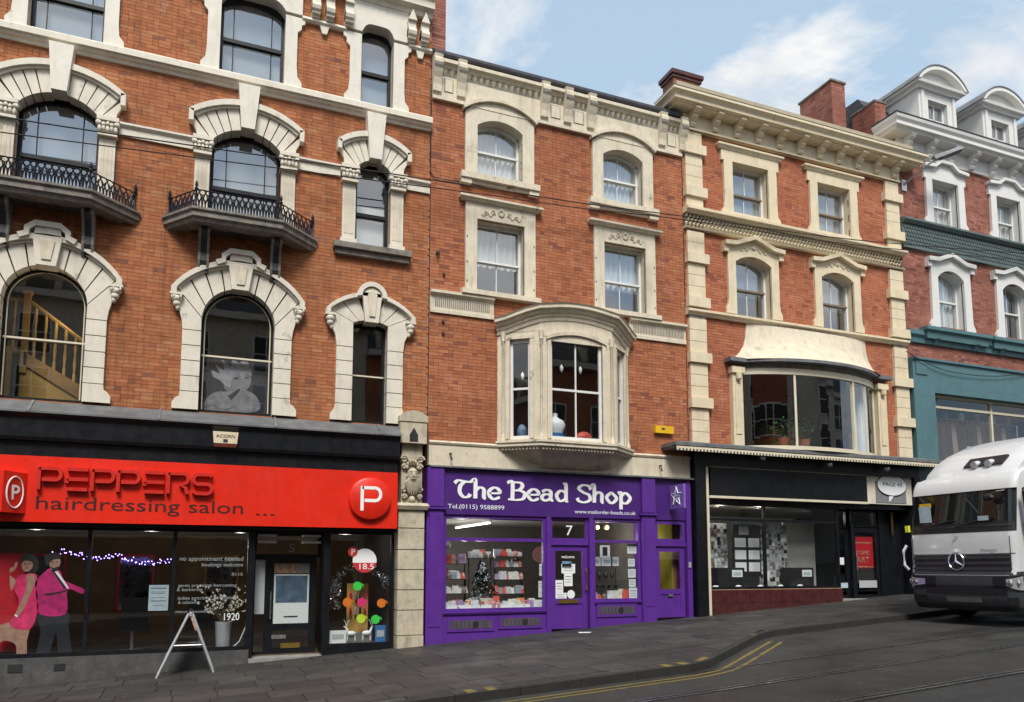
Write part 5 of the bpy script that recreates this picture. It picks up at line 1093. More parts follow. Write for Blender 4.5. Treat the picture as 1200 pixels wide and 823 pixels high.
tag(MB().lathe((7.75, 1.2, 2.3), [(0, 0), (.2, 0), (.2, .02), (0, .02)], 16, 'Y').build('wall_plate', 'packet2'), 'round plate hung inside behind purple door', 'plate')
lad = MB(); x = 10.75; lad.hexa([(10.72, 1.2, fl0 + .1), (10.9, 1.2, fl0 + .1), (10.9, 1.25, fl0 + .1), (10.72, 1.25, fl0 + .1), (10.6, 1.6, 2.4), (10.86, 1.6, 2.4), (10.86, 1.65, 2.4), (10.6, 1.65, 2.4)]); tag(lad.build('leaning_board', 'pine_dark'), 'brown board leaning in yellow hallway', 'board')
# ================================================================== gallery house (quoins, bracketed cornice)
B3 = thing('gallery_house', 'red brick house with cream quoins, bracketed cornice and bowed shop window over black shop', 'building', (15.2, .2, G(15.2)))
U0, U1 = 11.31, 19.00; ST = 'stone_cream'
WX = (13.48, 16.42)
for i, cx in enumerate(WX):
    nm = 'nearer the bead shop house' if i == 0 else 'nearer the teal fronted house'
    w3 = sash(B3, cx, 1.2, 11.44, 12.84, 0, y=.2, rail=.45, fm='frame_white', rm='frame_brown', room='room_mid', deep=1.0); blind('grey blind in square top window %s' % nm, cx - .62, cx + .62, 11.5, 12.9, .34, 'blind_grey')
    for s in (-1, 1):
        pl = [(.6, 11.30), (.98, 11.30), (.98, 11.42), (.9, 11.52), (.88, 11.7), (.88, 12.84), (.6, 12.84)]; pl = [(cx + s * x, z) for x, z in pl]; prism('jamb', ST, w3, pl if s > 0 else pl[::-1], -.07, .2)
        box('lintel_ear', ST, w3, *sorted((cx + s * .88, cx + s * .96)), -.07, .02, 12.84, 13.12)
    box('lintel', ST, w3, cx - .88, cx + .88, -.07, .2, 12.84, 13.14); box('sill', ST, w3, cx - .6, cx + .6, -.05, .2, 11.30, 11.44)
    MB().sweep([(-.05, 13.14), (.05, 13.14), (.08, 13.2), (.12, 13.22), (.12, 13.27), (-.05, 13.28)], [(cx - .98, .0), (cx - .98, -.04), (cx + .98, -.04), (cx + .98, .0)]).build('cap_moulding', ST, w3)
    w2 = sash(B3, cx - .0, 1.18, 8.62, 10.06, .2, y=.2, rail=.48, fm='frame_white', rm='frame_brown', room='room_mid', deep=1.0); blind('grey blind half down in arched window %s' % nm, cx - .62, cx + .62, 9.3, 10.3, .34, 'blind_grey')
    for s in (-1, 1):
        pl = [(.59, 8.62), (.92, 8.62), (.92, 8.76), (.86, 8.86), (.84, 9.0), (.84, 10.06), (.59, 10.06)]; pl = [(cx + s * x, z) for x, z in pl]; prism('jamb', ST, w2, pl if s > 0 else pl[::-1], -.07, .2)
    lo = arcpts(cx, .59, 10.06, .2, 12); hd_ = MB()
    f = lambda x: 10.48 + .24 * max(0, 1 - abs(x - cx) / .62)
    hd_.strip(lo, [(x, f(x)) for x, z in lo], -.07, .2)
    for s in (-1, 1): hd_.box(*sorted((cx + s * .59, cx + s * .84)), -.07, .2, 10.06, 10.48)
    hd_.build('arched_head', ST, w2)
    pm = MB(); ribbon(pm, [(cx - .98, 10.50), (cx - .62, 10.53), (cx, 10.76), (cx + .62, 10.53), (cx + .98, 10.50)], .11, -.2, .0); pm.box(cx - .98, cx - .84, -.12, .0, 10.28, 10.46).box(cx + .84, cx + .98, -.12, .0, 10.28, 10.46); pm.build('pediment', ST, w2)
    sc_ = MB()
    for s in (-1, 1): sc_.tube([(cx + s * (.08 + .36 * t / 18), -.078, 10.46 + .04 * math.sin(t * .7) - .06 * t / 18) for t in range(19)], .013, 5)
    sc_.ball((cx, -.08, 10.5), (.06, .03, .06), 8, 5).build('scroll_ornament', 'stone_pillar', w2, smooth=True)
# quoins
for x0 in (U0 + .02, U1 - .62):
    big = True; z = 5.1; k = 0
    while z < 13.40:
        if 8.42 < z + .1 < 8.62: z = 8.63
        if 10.72 < z + .12 < 11.26: z = 11.30
        wide = k % 4 == 3; h = .30 if not wide else .27
        if z + h > 13.42: h = 13.42 - z
        lim = 8.42 if z < 8.42 else 10.74 if z < 10.74 else 13.42
        h = min(h, lim - z)
        if h > .06:
            if wide: MB().box(x0 - .06 if x0 > 14 else x0 - .0, x0 + .66, -.15, .01, z, z + h - .012).build('quoin', ST, B3)
            else: MB().box(x0 + .04, x0 + .56, -.08, .01, z, z + h - .012).build('quoin', ST, B3)
        z += max(h, .07); k += 1
    box('quoin_bed', 'stone_sooty', B3, x0 + .05, x0 + .55, -.06, .01, 5.1, 13.42)
# string courses and lattice frieze
course(B3, 'string_course', U0, U1 - .01, [(-.02, 8.42), (.08, 8.42), (.09, 8.46), (.16, 8.50), (.16, 8.56), (-.02, 8.62)], ST)
course(B3, 'frieze_cornice', U0 - .02, U1 - .01, [(-.02, 11.12), (.18, 11.12), (.2, 11.16), (.26, 11.18), (.26, 11.25), (-.02, 11.30)], ST); course(B3, 'frieze_foot', U0, U1 - .01, [(-.02, 10.72), (.12, 10.72), (.14, 10.76), (-.02, 10.79)], ST)
box('frieze_bed', 'stone_sooty', B3, U0 + .005, U1 - .01, -.06, .01, 10.78, 11.13)
lt = MB(); x = U0 + .05; s_ = .115
while x < U1 - .1:
    for r_ in range(3):
        zc = 10.85 + r_ * .105; xx = x + (s_ / 2 if r_ % 2 else 0)
        lt.add([(xx - .052, -.06, zc), (xx, -.06, zc - .062), (xx + .052, -.06, zc), (xx, -.06, zc + .062), (xx, -.13, zc + .01)], [(0, 1, 4), (1, 2, 4), (2, 3, 4), (3, 0, 4)])
    x += s_
lt.build('lattice', ST, B3, kind='stuff')
# bracketed cornice
box('frieze', ST, B3, U0 + .005, U1 - .01, -.10, .3, 13.42, 13.86); course(B3, 'frieze_bead', U0, U1 - .01, [(.08, 13.42), (.13, 13.42), (.13, 13.47), (.08, 13.49)], ST)
for k in range(11):
    x = U0 + .26 + k * (U1 - U0 - .52) / 10
    MB().xprism([(-.09, 13.50), (-.16, 13.50), (-.20, 13.55), (-.17, 13.62), (-.23, 13.66), (-.30, 13.70), (-.28, 13.77), (-.36, 13.80), (-.46, 13.84), (-.46, 13.90), (-.09, 13.90)], x - .085, x + .085).build('bracket', ST, B3)
MB().sweep([(-.3, 13.86), (.40, 13.86), (.40, 13.90), (.52, 13.93), (.52, 14.02), (.56, 14.06), (.62, 14.10), (.62, 14.16), (.10, 14.24), (-.3, 14.24)], [(U0 - .0, .3), (U0 - .0, .0), (U1, .0), (U1, .3)]).build('cornice', ST, B3)
MB().sweep([(-.3, 14.22), (.30, 14.22), (.30, 14.30), (.34, 14.44), (.36, 14.50), (-.3, 14.52)], [(U0, .3), (U0, .0), (U1 - .03, .0), (U1 - .03, .3)]).build('blocking_course', ST, B3)
MB().sweep([(.08, 14.175), (.6, 14.175), (.62, 14.19), (.60, 14.205), (.08, 14.245)], [(U0, .3), (U0, .0), (U1, .0), (U1, .3)]).build('gutter', 'lead', B3)
# chimneys (own bricks in the material's banding)
stack(B3, 11.45, 12.3, .5, 1.0, 13.8, 15.25)
stack(B3, 17.72, 18.26, 1.1, 2.45, 13.9, 17.1, False)
MB().box(17.68, 18.30, 1.06, 2.50, 17.1, 17.16).build('chimney_slab', 'stone_sooty', B3)
# bowed shop window on the first floor -------------------------------
bc = 15.28; bwid = 2.32; sag = .62
bow = lambda t, r=0.: (bc + (bwid + r) * math.sin(t * R(62)) / math.sin(R(62)), -(sag + r) * (math.cos(t * R(62)) - math.cos(R(62))) / (1 - math.cos(R(62))))
def bowband(name, mat, r0, r1, z0, z1, par, t0=-1., t1=1., n=20, zo=0., w_=None):
    m = MB(); 
    a = [bow(t0 + (t1 - t0) * k / n, r0) for k in range(n + 1)]; b = [bow(t0 + (t1 - t0) * k / n, r1) for k in range(n + 1)]
    for k in range(n): m.hexa([(*b[k], z0), (*b[k + 1], z0), (*a[k + 1], z0), (*a[k], z0), (*b[k], z1), (*b[k + 1], z1), (*a[k + 1], z1), (*a[k], z1)])
    return m.build(name, mat, par)
bw_ = bowband('bow_window', 'frame_cream', -.06, .04, 5.02, 5.12, B3)
bowband('head', 'frame_cream', -.06, .05, 7.0, 7.16, bw_); bowband('head_board', 'stone_sooty', -.06, .02, 7.16, 7.30, bw_)
for t in (-1, -.36, .36, 1): bowband('mullion', 'frame_cream', -.05, .03, 5.12, 7.0, bw_, t - .012, t + .012, 1)
for t in (.62,): bowband('mullion', 'frame_cream', -.05, .0, 5.12, 7.0, bw_, t - .008, t + .008, 1)
for t0, t1 in ((-1, -.36), (-.36, .36), (.36, .62), (.62, 1)):
    m = MB(); n = 8; a = [bow(t0 + (t1 - t0) * k / n, -.01) for k in range(n + 1)]
    for k in range(n): m.add([(*a[k], 5.1), (*a[k + 1], 5.1), (*a[k + 1], 7.02), (*a[k], 7.02)], [(0, 1, 2, 3)])
    m.build('pane', 'glass_bow', bw_, smooth=True, fix=False)
for s in (-1, 1):
    x = bc + s * (bwid + .19); MB().box(x - .16, x + .16, -.14, .2, 5.04, 7.0).build('pilaster', ST, bw_); box('pilaster_panel', ST, bw_, x - .09, x + .09, -.16, -.14, 5.4, 6.7); MB().box(x - .2, x + .2, -.2, .2, 7.0, 7.16).lathe((x, -.2, 6.9), [(.0, -.1), (.07, -.06), (.08, .1)], 8).build('pilaster_cap', ST, bw_)
rf = MB(); n = 20; rows = []
for zz_, kk, yy in ((7.36, 1.10, 1.0), (7.44, 1.03, .86), (7.6, .96, .62), (7.8, .905, .4), (8.05, .875, .22), (8.41, .86, .14)):
    rows.append([(bc + (bwid + .1) * kk * math.sin(t * R(62)) / math.sin(R(62)), (bow(t, .22)[1] - .02) * yy - .02, zz_) for t in [-1 + 2 * k / n for k in range(n + 1)]])
vs = [p for r_ in rows for p in r_]; m_ = n + 1; fs = [(j * m_ + k, j * m_ + k + 1, (j + 1) * m_ + k + 1, (j + 1) * m_ + k) for j in range(5) for k in range(n)]
vs += [(p[0], .02, p[2]) for r_ in rows for p in (r_[0], r_[-1])]; o0 = 6 * m_
for j in range(5): fs += [(j * m_, (j + 1) * m_, o0 + (j + 1) * 2, o0 + j * 2), (j * m_ + n, o0 + j * 2 + 1, o0 + (j + 1) * 2 + 1, (j + 1) * m_ + n)]
MB().add(vs, fs).build('swept_roof', 'stone_buff', bw_, smooth=True, fix=False)
bowband('gutter', 'lead', -.3, .28, 7.29, 7.37, bw_); 
for s in (-1, 1): MB().box(*sorted((bc + s * (bwid - .1), bc + s * (bwid + .5))), -.28, .02, 7.28, 7.38).build('gutter_end', 'lead', bw_)
OPEN[B3].append((bc - bwid, bc + bwid, 5.06, 7.25))
rm_ = MB(); X0, X1 = bc - bwid - .1, bc + bwid + .1
rm_.add([(X0, .05, 5.04), (X1, .05, 5.04), (X1, 2.6, 5.04), (X0, 2.6, 5.04), (X0, .05, 7.3), (X1, .05, 7.3), (X1, 2.6, 7.3), (X0, 2.6, 7.3)], [(1, 2, 6, 5), (2, 3, 7, 6), (3, 0, 4, 7), (4, 5, 6, 7), (3, 2, 1, 0)]).add([(*bow(-1 + k / 5, -.07), 5.06) for k in range(11)], [tuple(range(11))]).add([(*bow(-1 + k / 5, -.07), 7.26) for k in range(11)], [tuple(range(11))]).build('room_lining', 'room_dark', bw_, fix=False)
for k, (x, lab) in enumerate(((14.3, 'bushy green pot plant behind centre of the bowed window'), (15.0, 'smaller green pot plant by mullion of the bowed window'))):
    p = thing('pot_plant', lab, 'plant', (x, .1, 5.06)); MB().lathe((x, .0, 5.06), [(.12, 0), (.18, .35), (.14, .35)], 10).build('pot', 'terracotta', p); lf = MB()
    for q in range(160):
        c = Vector((x + random.gauss(0, .2), .0 + random.gauss(0, .1), 5.62 + random.gauss(.05, .14))); d = Vector((random.uniform(-1, 1), random.uniform(-1, 1), random.uniform(-1, 1))) * .06; e = Vector((d.y, -d.x, d.z * .4)) * .6; lf.add([c - d, c + e, c + d, c - e], [(0, 1, 2, 3)])
    lf.build('foliage', 'leaf', p, kind='stuff', fix=False); MB().tube([(x, 0, 5.5), (x, 0, 5.7)], .01, 5).build('stem', 'twig', p)
drape('pale curtain at right end of the bowed window', 16.95, 17.4, 5.07, 7.05, .05, folds=4)
tag(MB().box(14.9, 16.2, 1.2, 1.7, 5.05, 6.0).box(14.95, 16.15, 1.15, 1.2, 5.4, 5.9).build('sideboard', 'pine_dark'), 'dim sideboard standing inside the bowed window', 'sideboard')
ops = OPEN[B3]
wall(B3, 'wall', U0 + .004, U1 - .004, 4.4, 13.86, ops, 'mortar'); bricks(B3, U0 + .004, U1 - .004, 5.0, 13.45, ops, 'brick_gallery', seed=9)
shell(B3, U0, U1, 14.3)
# ------------------------------------------------------------------ gallery shop front
MB().sweep([(-.02, 4.86), (.55, 4.86), (.55, 4.90), (.60, 4.92), (.60, 5.0), (.10, 5.12), (-.02, 5.14)], [(U0 - .22, .02), (U0 - .22, 0), (U1 + .12, 0), (U1 + .12, .02)]).build('shop_canopy', 'lead', B3)
va = MB(); x = U0 - .75
while x < U1 + .65: va.box(x, x + .05, -.592, -.56, 4.80, 4.87); x += .1
va.build('canopy_drip', 'frame_cream', B3, kind='stuff'); box('canopy_edge', 'frame_cream', B3, U0 - .76, U1 + .66, -.585, -.562, 4.85, 4.90)
box('fascia_head', 'paint_black', B3, U0 + .01, U1 - .02, -.2, .34, 4.52, 4.86)
for x in (11.33, 18.78): MB().hexa([(x, -.22, G(x) - .1), (x + .22, -.22, G(x) - .1), (x + .22, .34, G(x) - .1), (x, .34, G(x) - .1), (x, -.22, 4.52), (x + .22, -.22, 4.52), (x + .22, .34, 4.52), (x, .34, 4.52)]).build('pilaster', 'paint_black', B3)
box('pilaster_strip', 'frame_cream', B3, 11.72, 11.79, -.12, .0, G(11.75), 4.52); box('side_return', 'paint_black', B3, 11.55, 11.72, -.1, .34, .7, 4.52)
FB = thing('gallery_fascia', 'blank black fascia board with cream edging above gallery window', 'shop sign', (14.4, -.1, 3.72)); box('board', 'paint_black', FB, 11.84, 17.06, -.13, .0, 3.78, 4.50)
for z0_, z1_ in ((3.72, 3.78), (4.50, 4.55)): box('edging', 'frame_cream', FB, 11.79, 17.06, -.16, -.0, z0_, z1_)
box('shop_lintel', 'paint_black', B3, 11.79, 18.78, .005, .34, 3.62, 4.52)
BS = thing('speech_bubble_sign', 'grey square sign with white speech bubble reading PAGE 45', 'sign', (17.9, -.1, 3.74)); box('board', 'stone_ivory', BS, 17.08, 18.76, -.12, .0, 3.74, 4.56); box('panel', 'grey_mid', BS, 17.38, 18.52, -.135, -.12, 3.78, 4.38)
bb = [(17.98 + .56 * math.cos(2 * math.pi * k / 36), 4.28 + .30 * math.sin(2 * math.pi * k / 36)) for k in range(36)]; MB().prism(bb, -.155, -.135).prism([(17.85, 3.80), (18.08, 4.02), (17.85, 4.05)], -.154, -.136).build('bubble', 'paper', BS); text('PAGE 45', 17.62, 4.25, .15, 'print_dark', -.158, BS, width=.72)
rimb = MB().tube([(x, -.155, z) for x, z in bb], .012, 4, closed=True).build('bubble_rim', 'print_dark', BS)
for p in ((891, 537), (969, 545), (1036, 550)):
    x, z = W(p[0], p[1], .3); sp = thing('fascia_spotlight', 'small spot lamp on black fascia head under canopy', 'spotlight', (x, -.25, z), 'spot lamps over the gallery fascia'); MB().tube([(x, -.2, z + .05), (x, -.3, z + .06), (x, -.36, z)], .015, 5).build('arm', 'steel', sp); MB().lathe((x, -.38, z), [(.03, -.08), (.07, .05), (.06, .05), (.02, -.06)], 10, 'X').build('head', 'steel', sp)
FL3 = 1.1
GW = shopwin(B3, 11.82, 16.12, 1.44, 3.62, .02, 'paint_black', mull=(13.62,), trans=(3.2,), fw=.06)
MB().hexa([(11.72, .0, .6), (16.12, .0, .6), (16.12, .3, .6), (11.72, .3, .6), (11.72, .0, 1.438), (16.12, .0, 1.438), (16.12, .3, 1.438), (11.72, .3, 1.438)]).build('stall_riser', 'mortar', B3)
for k in range(44):
    x = 11.74 + k * .1
    for z0_, z1_ in ((.66, 1.09), (1.10, 1.42)):
        if z1_ > G(x): box('riser_tile', 'tile_maroon', B3, x, x + .094, -.014, .0, z0_, z1_)
# deep doorway
box('lobby_floor', 'stone_step', B3, 16.12, 18.78, -.03, 1.2, .8, FL3 + .03); box('lobby_soffit', 'paint_black', B3, 16.12, 18.78, .0, 1.2, 3.6, 3.62)
sw_ = MB().box(16.12, 16.2, .1, 1.0, 1.2, 3.6).build('lobby_post', 'paint_black', B3)
D3 = door(B3, 16.22, 16.86, 1.14, 3.06, 1.35, .42, 'paint_black'); D4 = door(B3, 16.95, 17.95, 1.14, 3.10, 1.35, .38, 'paint_black'); MB().tube([(17.05, .33, 1.9), (17.05, .33, 2.35)], .02, 6).build('handle', 'steel', D4); box('lobby_post', 'paint_black', B3, 16.86, 16.95, .3, .5, 1.13, 3.6)
shopwin(B3, 16.22, 16.86, 3.08, 3.6, .42, 'paint_black', name='fanlight'); shopwin(B3, 16.95, 17.95, 3.12, 3.6, .38, 'paint_black', name='fanlight'); box('lobby_panel', 'paint_black', B3, 17.95, 18.99, .336, .5, .9, 3.61); box('pipe', 'brass', B3, 18.3, 18.34, .2, .24, 2.9, 3.55)
ap = poster('art_poster', 'red and black poster reading COMIC ART behind gallery door', 'poster', 17.1, 17.82, 1.55, 2.85, .47, 'mag_red', [(.0, 1, .0, .32, 'hair_dark'), (.05, .95, .86, .88, 'poster_tan'), (.05, .95, .34, .36, 'poster_tan')])
text('COMIC', 17.18, 2.34, .17, 'poster_tan', .467, ap, width=.5); text('ART', 17.18, 2.12, .24, 'poster_tan', .467, ap, width=.48)
poster('paper_notice', 'white notice on narrow gallery side door', 'notice', 16.40, 16.66, 2.06, 2.26, .41, 'paper'); poster('paper_notice', 'slanted pale strip sticker at foot of narrow gallery door', 'notice', 16.32, 16.76, 1.42, 1.56, .41, 'room_blue'); poster('paper_notice', 'grey sticker at foot of gallery main door', 'notice', 17.14, 17.8, 1.42, 1.62, .37, 'paper_grey')
room(B3, 11.8, 18.7, .55, 4.5, FL3, 3.62, 'room_blue', 'room_pale', 'floor_wood', 'room_mid', 'shop_interior')
for x, y in ((12.1, .8), (12.7, .8), (14.1, .9), (16.6, 1.0)):
    d = thing('gallery_downlight', 'lit downlight in gallery ceiling', 'downlight', (x, y, 3.55), 'gallery downlights'); MB().lathe((x, y, 3.59), [(.08, .02), (.08, 0), (.06, -.01)], 10).build('rim', 'steel', d); MB().lathe((x, y, 3.585), [(0, 0), (.055, 0), (.055, -.004), (0, -.004)], 10).build('bulb', 'spot_lit', d); lamp(d, (x, y - .12, 3.4), 9)
random.seed(4)
for j, (x0_, x1_) in enumerate(((12.0, 12.95), (14.0, 14.95))):
    pbn = thing('page_display', 'tall panel crowded with small comic pages %s in gallery window' % ('near the bead shop side' if j == 0 else 'behind the middle of the display'), 'display panel', (x0_ + .4, .7, 1.5)); box('board', 'paper_grey', pbn, x0_, x1_, .72, .76, 1.46, 3.15)
    pg = {}
    for r_ in range(15):
        for c_ in range(9):
            if random.random() < .1: continue
            a = x0_ + .02 + c_ * .103 + random.uniform(-.015, .015); z = 1.5 + r_ * .108 + random.uniform(-.02, .02); k_ = random.choice(('paper', 'paper_grey', 'paper_grey', 'print_dark', 'grey_mid', 'packet5', 'packet4', 'room_mid'))
            pg.setdefault(k_, MB()).box(a, a + random.uniform(.06, .11), .712 - .004 * random.random(), .719, z, z + random.uniform(.06, .12))
    for k_, m in pg.items(): m.build('comic_pages', k_, pbn, kind='stuff', fix=False)
fr_ = thing('framed_display', 'tall black framed board with seven white picture cards in gallery window', 'display board', (13.45, .6, 1.6)); box('board', 'plastic_black', fr_, 13.05, 13.95, .6, .64, 1.75, 3.12)
for r_ in range(3):
    for c_ in range(2): box('card', 'paper', fr_, 13.1 + c_ * .44, 13.46 + c_ * .44, .592, .599, 1.88 + r_ * .32, 2.12 + r_ * .32)
box('card', 'paper_grey', fr_, 13.24, 13.56, .592, .599, 2.85, 3.08)
for j, x in enumerate((12.3, 14.6)):
    bx_ = thing('display_box', 'black display plinth with white card %s' % ('under the first comic page panel' if j == 0 else 'under the second comic page panel'), 'plinth', (x + .35, .4, 1.2)); MB().box(x, x + .85, .3, .6, 1.12, 1.98).build('plinth', 'plastic_black', bx_); box('card', 'paper', bx_, x + .45, x + .78, .292, .299, 1.74, 1.92); box('print', 'room_blue', bx_, x + .5, x + .73, .289, .2915, 1.78, 1.86)
pw_ = thing('white_partition', 'plain pale partition beside gallery door behind the glass', 'partition', (15.6, .95, FL3)); box('panel', 'room_pale', pw_, 15.0, 16.1, .9, .96, FL3, 3.3); box('skirting', 'plastic_black', pw_, 15.0, 16.1, .885, .9, FL3, FL3 + .25)
for x in (12.1, 12.8, 13.5, 14.15, 14.8): tag(MB().ball((x, .12, 1.5), (.1, .05, .04), 8, 5).build('sill_light', 'paper', smooth=True), 'small white dome light on gallery window sill', 'light', 'dome lights on gallery sill')
# ================================================================== teal-fronted house with dormers
B4 = thing('dormered_house', 'plum brick house with white dormers, white window surrounds and teal shop front', 'building', (24, .2, G(24)))
U0, U1 = 19.02, 30.5; PW = 'paint_white'
for i in range(4):
    cx = 20.95 + 2.86 * i; nm = ('beside the wall lamp', 'over the parked truck', 'third along', 'fourth along')[i]
    w3 = sash(B4, cx, 1.12, 12.42, 13.84, 0, y=.2, room='room_pale', deep=.8)
    if i < 2: drape('white curtain in top storey window %s' % nm, cx - .56, cx + .56, 12.4, 13.9, .36, folds=7)
    for s in (-1, 1):
        pl = [(.56, 12.38), (.92, 12.38), (.92, 12.5), (.84, 12.62), (.82, 13.84), (.56, 13.84)]; pl = [(cx + s * x, z) for x, z in pl]; prism('jamb', PW, w3, pl if s > 0 else pl[::-1], -.08, .2)
    MB().prism([(cx - .9, 13.84), (cx + .9, 13.84), (cx + .9, 14.2), (cx + .45, 14.22), (cx + .2, 14.42), (cx - .2, 14.42), (cx - .45, 14.22), (cx - .9, 14.2)], -.08, .2).build('lintel', PW, w3)
    m = MB(); ribbon(m, [(cx - .95, 14.2), (cx - .5, 14.24), (cx - .24, 14.42), (cx + .24, 14.42), (cx + .5, 14.24), (cx + .95, 14.2)], .1, -.2, .02); m.build('cap_moulding', PW, w3)
    w2 = sash(B4, cx, 1.12, 9.2, 10.72, .26, y=.2, room='room_pale' if i == 0 else 'room_dark', deep=.8)
    if i == 0: drape('pale curtain in arched window beside the quoins', cx - .56, cx + .56, 9.18, 11.0, .36, folds=7)
    for s in (-1, 1):
        pl = [(.56, 9.1), (.96, 9.1), (.96, 9.24), (.86, 9.4), (.84, 10.72), (.56, 10.72)]; pl = [(cx + s * x, z) for x, z in pl]; prism('jamb', PW, w2, pl if s > 0 else pl[::-1], -.08, .2)
    lo = arcpts(cx, .56, 10.72, .26, 12); m = MB().strip(lo, [(x, 11.22 + .2 * (1 - abs(x - cx) / .56)) for x, z in lo], -.08, .2)
    for s in (-1, 1): m.box(*sorted((cx + s * .56, cx + s * .84)), -.08, .2, 10.72, 11.22)
    m.build('arched_head', PW, w2); m = MB(); ribbon(m, [(cx - 1.0, 11.22), (cx - .6, 11.24), (cx, 11.46), (cx + .6, 11.24), (cx + 1.0, 11.22)], .12, -.2, .02); m.box(cx - 1.0, cx - .84, -.13, .0, 11.0, 11.18).box(cx + .84, cx + 1.0, -.13, .0, 11.0, 11.18); m.build('pediment', PW, w2)
    MB().sweep([(-.02, 8.72), (.2, 8.72), (.22, 8.9), (.3, 8.96), (.3, 9.06), (-.02, 9.1)], [(cx - 1.1, .02), (cx - 1.1, -.0), (cx + 1.1, 0), (cx + 1.1, .02)]).build('sill', 'paint_teal', w2)
    for s in (-1, 1): MB().xprism([(0, 8.55), (-.1, 8.58), (-.16, 8.7), (-.22, 8.74), (0, 8.74)], cx + s * .85 - .09, cx + s * .85 + .09).build('sill_bracket', 'paint_teal', w2)
course(B4, 'string_course', U0 + .01, U1, [(-.02, 8.58), (.08, 8.58), (.10, 8.72), (.17, 8.80), (.17, 8.94), (-.02, 8.97)], 'paint_teal')
course(B4, 'frieze_cornice', U0 + .01, U1, [(-.02, 12.22), (.12, 12.22), (.2, 12.30), (.2, 12.36), (-.02, 12.39)], 'paint_bluegreen'); box('frieze_bed', 'paint_bluegreen', B4, U0 + .01, U1, -.06, .01, 11.55, 12.22); course(B4, 'frieze_foot', U0 + .01, U1, [(-.02, 11.46), (.1, 11.46), (.1, 11.55), (-.02, 11.56)], 'paint_bluegreen')
lt = MB(); x = U0 + .08
while x < 25.5:
    for r_ in range(5): lt.box(x + (.06 if r_ % 2 else 0), x + .075 + (.06 if r_ % 2 else 0), -.085, -.06, 11.6 + r_ * .12, 11.67 + r_ * .12)
    x += .12
lt.build('lattice', 'paint_bluegreen', B4, kind='stuff')
box('frieze', PW, B4, U0 + .01, U1, -.08, .3, 14.42, 14.92)
for k in range(13):
    x = U0 + .3 + k * .93
    MB().xprism([(-.07, 14.46), (-.16, 14.46), (-.2, 14.52), (-.17, 14.58), (-.24, 14.62), (-.3, 14.68), (-.28, 14.75), (-.4, 14.80), (-.44, 14.86), (-.44, 14.92), (-.07, 14.92)], x - .09, x + .09).build('bracket', PW, B4)
MB().sweep([(-.3, 14.90), (.42, 14.90), (.45, 14.96), (.54, 14.98), (.54, 15.08), (.60, 15.16), (.62, 15.24), (-.3, 15.26)], [(U0 + .01, .3), (U0 + .01, 0), (U1, 0)]).build('cornice', PW, B4); MB().sweep([(-.3, 15.25), (.60, 15.25), (.62, 15.30), (.55, 15.33), (-.3, 15.34)], [(U0 + .01, .3), (U0 + .01, 0), (U1, 0)]).build('gutter', 'slate', B4)
# mansard roof, parapet and dormers
MB().hexa([(U0 + .1, .25, 15.2), (U1, .25, 15.2), (U1, 4, 15.2), (U0 + .1, 4, 15.2), (U0 + .1, 1.4, 17.0), (U1, 1.4, 17.0), (U1, 4, 17.0), (U0 + .1, 4, 17.0)]).build('mansard_roof', 'slate', B4)
stack(B4, 19.06, 19.5, .7, 1.6, 15.1, 16.5, False); MB().box(19.03, 19.53, .67, 1.65, 16.5, 16.56).build('chimney_cap', 'stone_sooty', B4)
for i in range(4):
    x = 19.6 + i * 2.86 if i else 19.56; 
    box('parapet_kerb', PW, B4, 19.52 + i * 2.86, 20.2 + i * 2.86, .15, .5, 15.55, 15.78); box('parapet_base', 'ramp_brown', B4, 19.52 + i * 2.86, 20.2 + i * 2.86, .2, .45, 15.3, 15.55)
for i in range(4):
    cx = 21.0 + 2.86 * i
    dm = MB().box(cx - .82, cx - .42, .05, 2.0, 15.3, 16.85).box(cx + .42, cx + .82, .05, 2.0, 15.3, 16.85).box(cx - .42, cx + .42, .05, 2.0, 16.55, 16.85).box(cx - .42, cx + .42, .05, .3, 15.3, 15.5).build('dormer', PW, B4)
    for s in (-1, 1): MB().box(*sorted((cx + s * .62, cx + s * .74)), -.0, .05, 15.34, 16.8).build('pilaster', PW, dm)
    MB().sweep([(-.1, 16.82), (.05, 16.82), (.08, 16.9), (.18, 16.92), (.2, 17.0), (-.1, 17.02)], [(cx - .86, 2.0), (cx - .86, .02), (cx + .86, .02), (cx + .86, 2.0)]).build('cornice', PW, dm)
    MB().strip(arcpts(cx, .95, 17.0, .46, 14), arcpts(cx, 1.08, 16.98, .6, 14), -.2, 2.0).build('arched_pediment', PW, dm); MB().prism([(cx - .95, 17.0), (cx + .95, 17.0)] + arcpts(cx, .95, 17.0, .46, 12)[::-1][1:-1], .02, .2).build('tympanum', PW, dm)
    MB().strip(arcpts(cx, 1.08, 16.985, .6, 14), arcpts(cx, 1.11, 16.985, .64, 14), -.22, 2.0).build('lead_roof', 'lead', dm)
    m = MB().box(cx - .42, cx - .36, .2, .26, 15.5, 16.55).box(cx + .36, cx + .42, .2, .26, 15.5, 16.55).box(cx - .36, cx + .36, .2, .26, 16.49, 16.55).box(cx - .36, cx + .36, .2, .26, 15.5, 15.56).box(cx - .02, cx + .02, .2, .26, 15.56, 16.49).box(cx - .36, cx + .36, .2, .26, 16.0, 16.04).build('sash_frame', 'frame_white', dm)
    for a, b in ((-.36, -.02), (.02, .36)):
        for c, d in ((15.56, 16.0), (16.04, 16.49)): MB().add([(cx + a, .23, c), (cx + b, .23, c), (cx + b, .23, d), (cx + a, .23, d)], [(0, 1, 2, 3)]).build('pane', 'glass', dm, fix=False)
    box('room_lining', 'room_pale', dm, cx - .42, cx + .42, .7, .75, 15.4, 16.6)
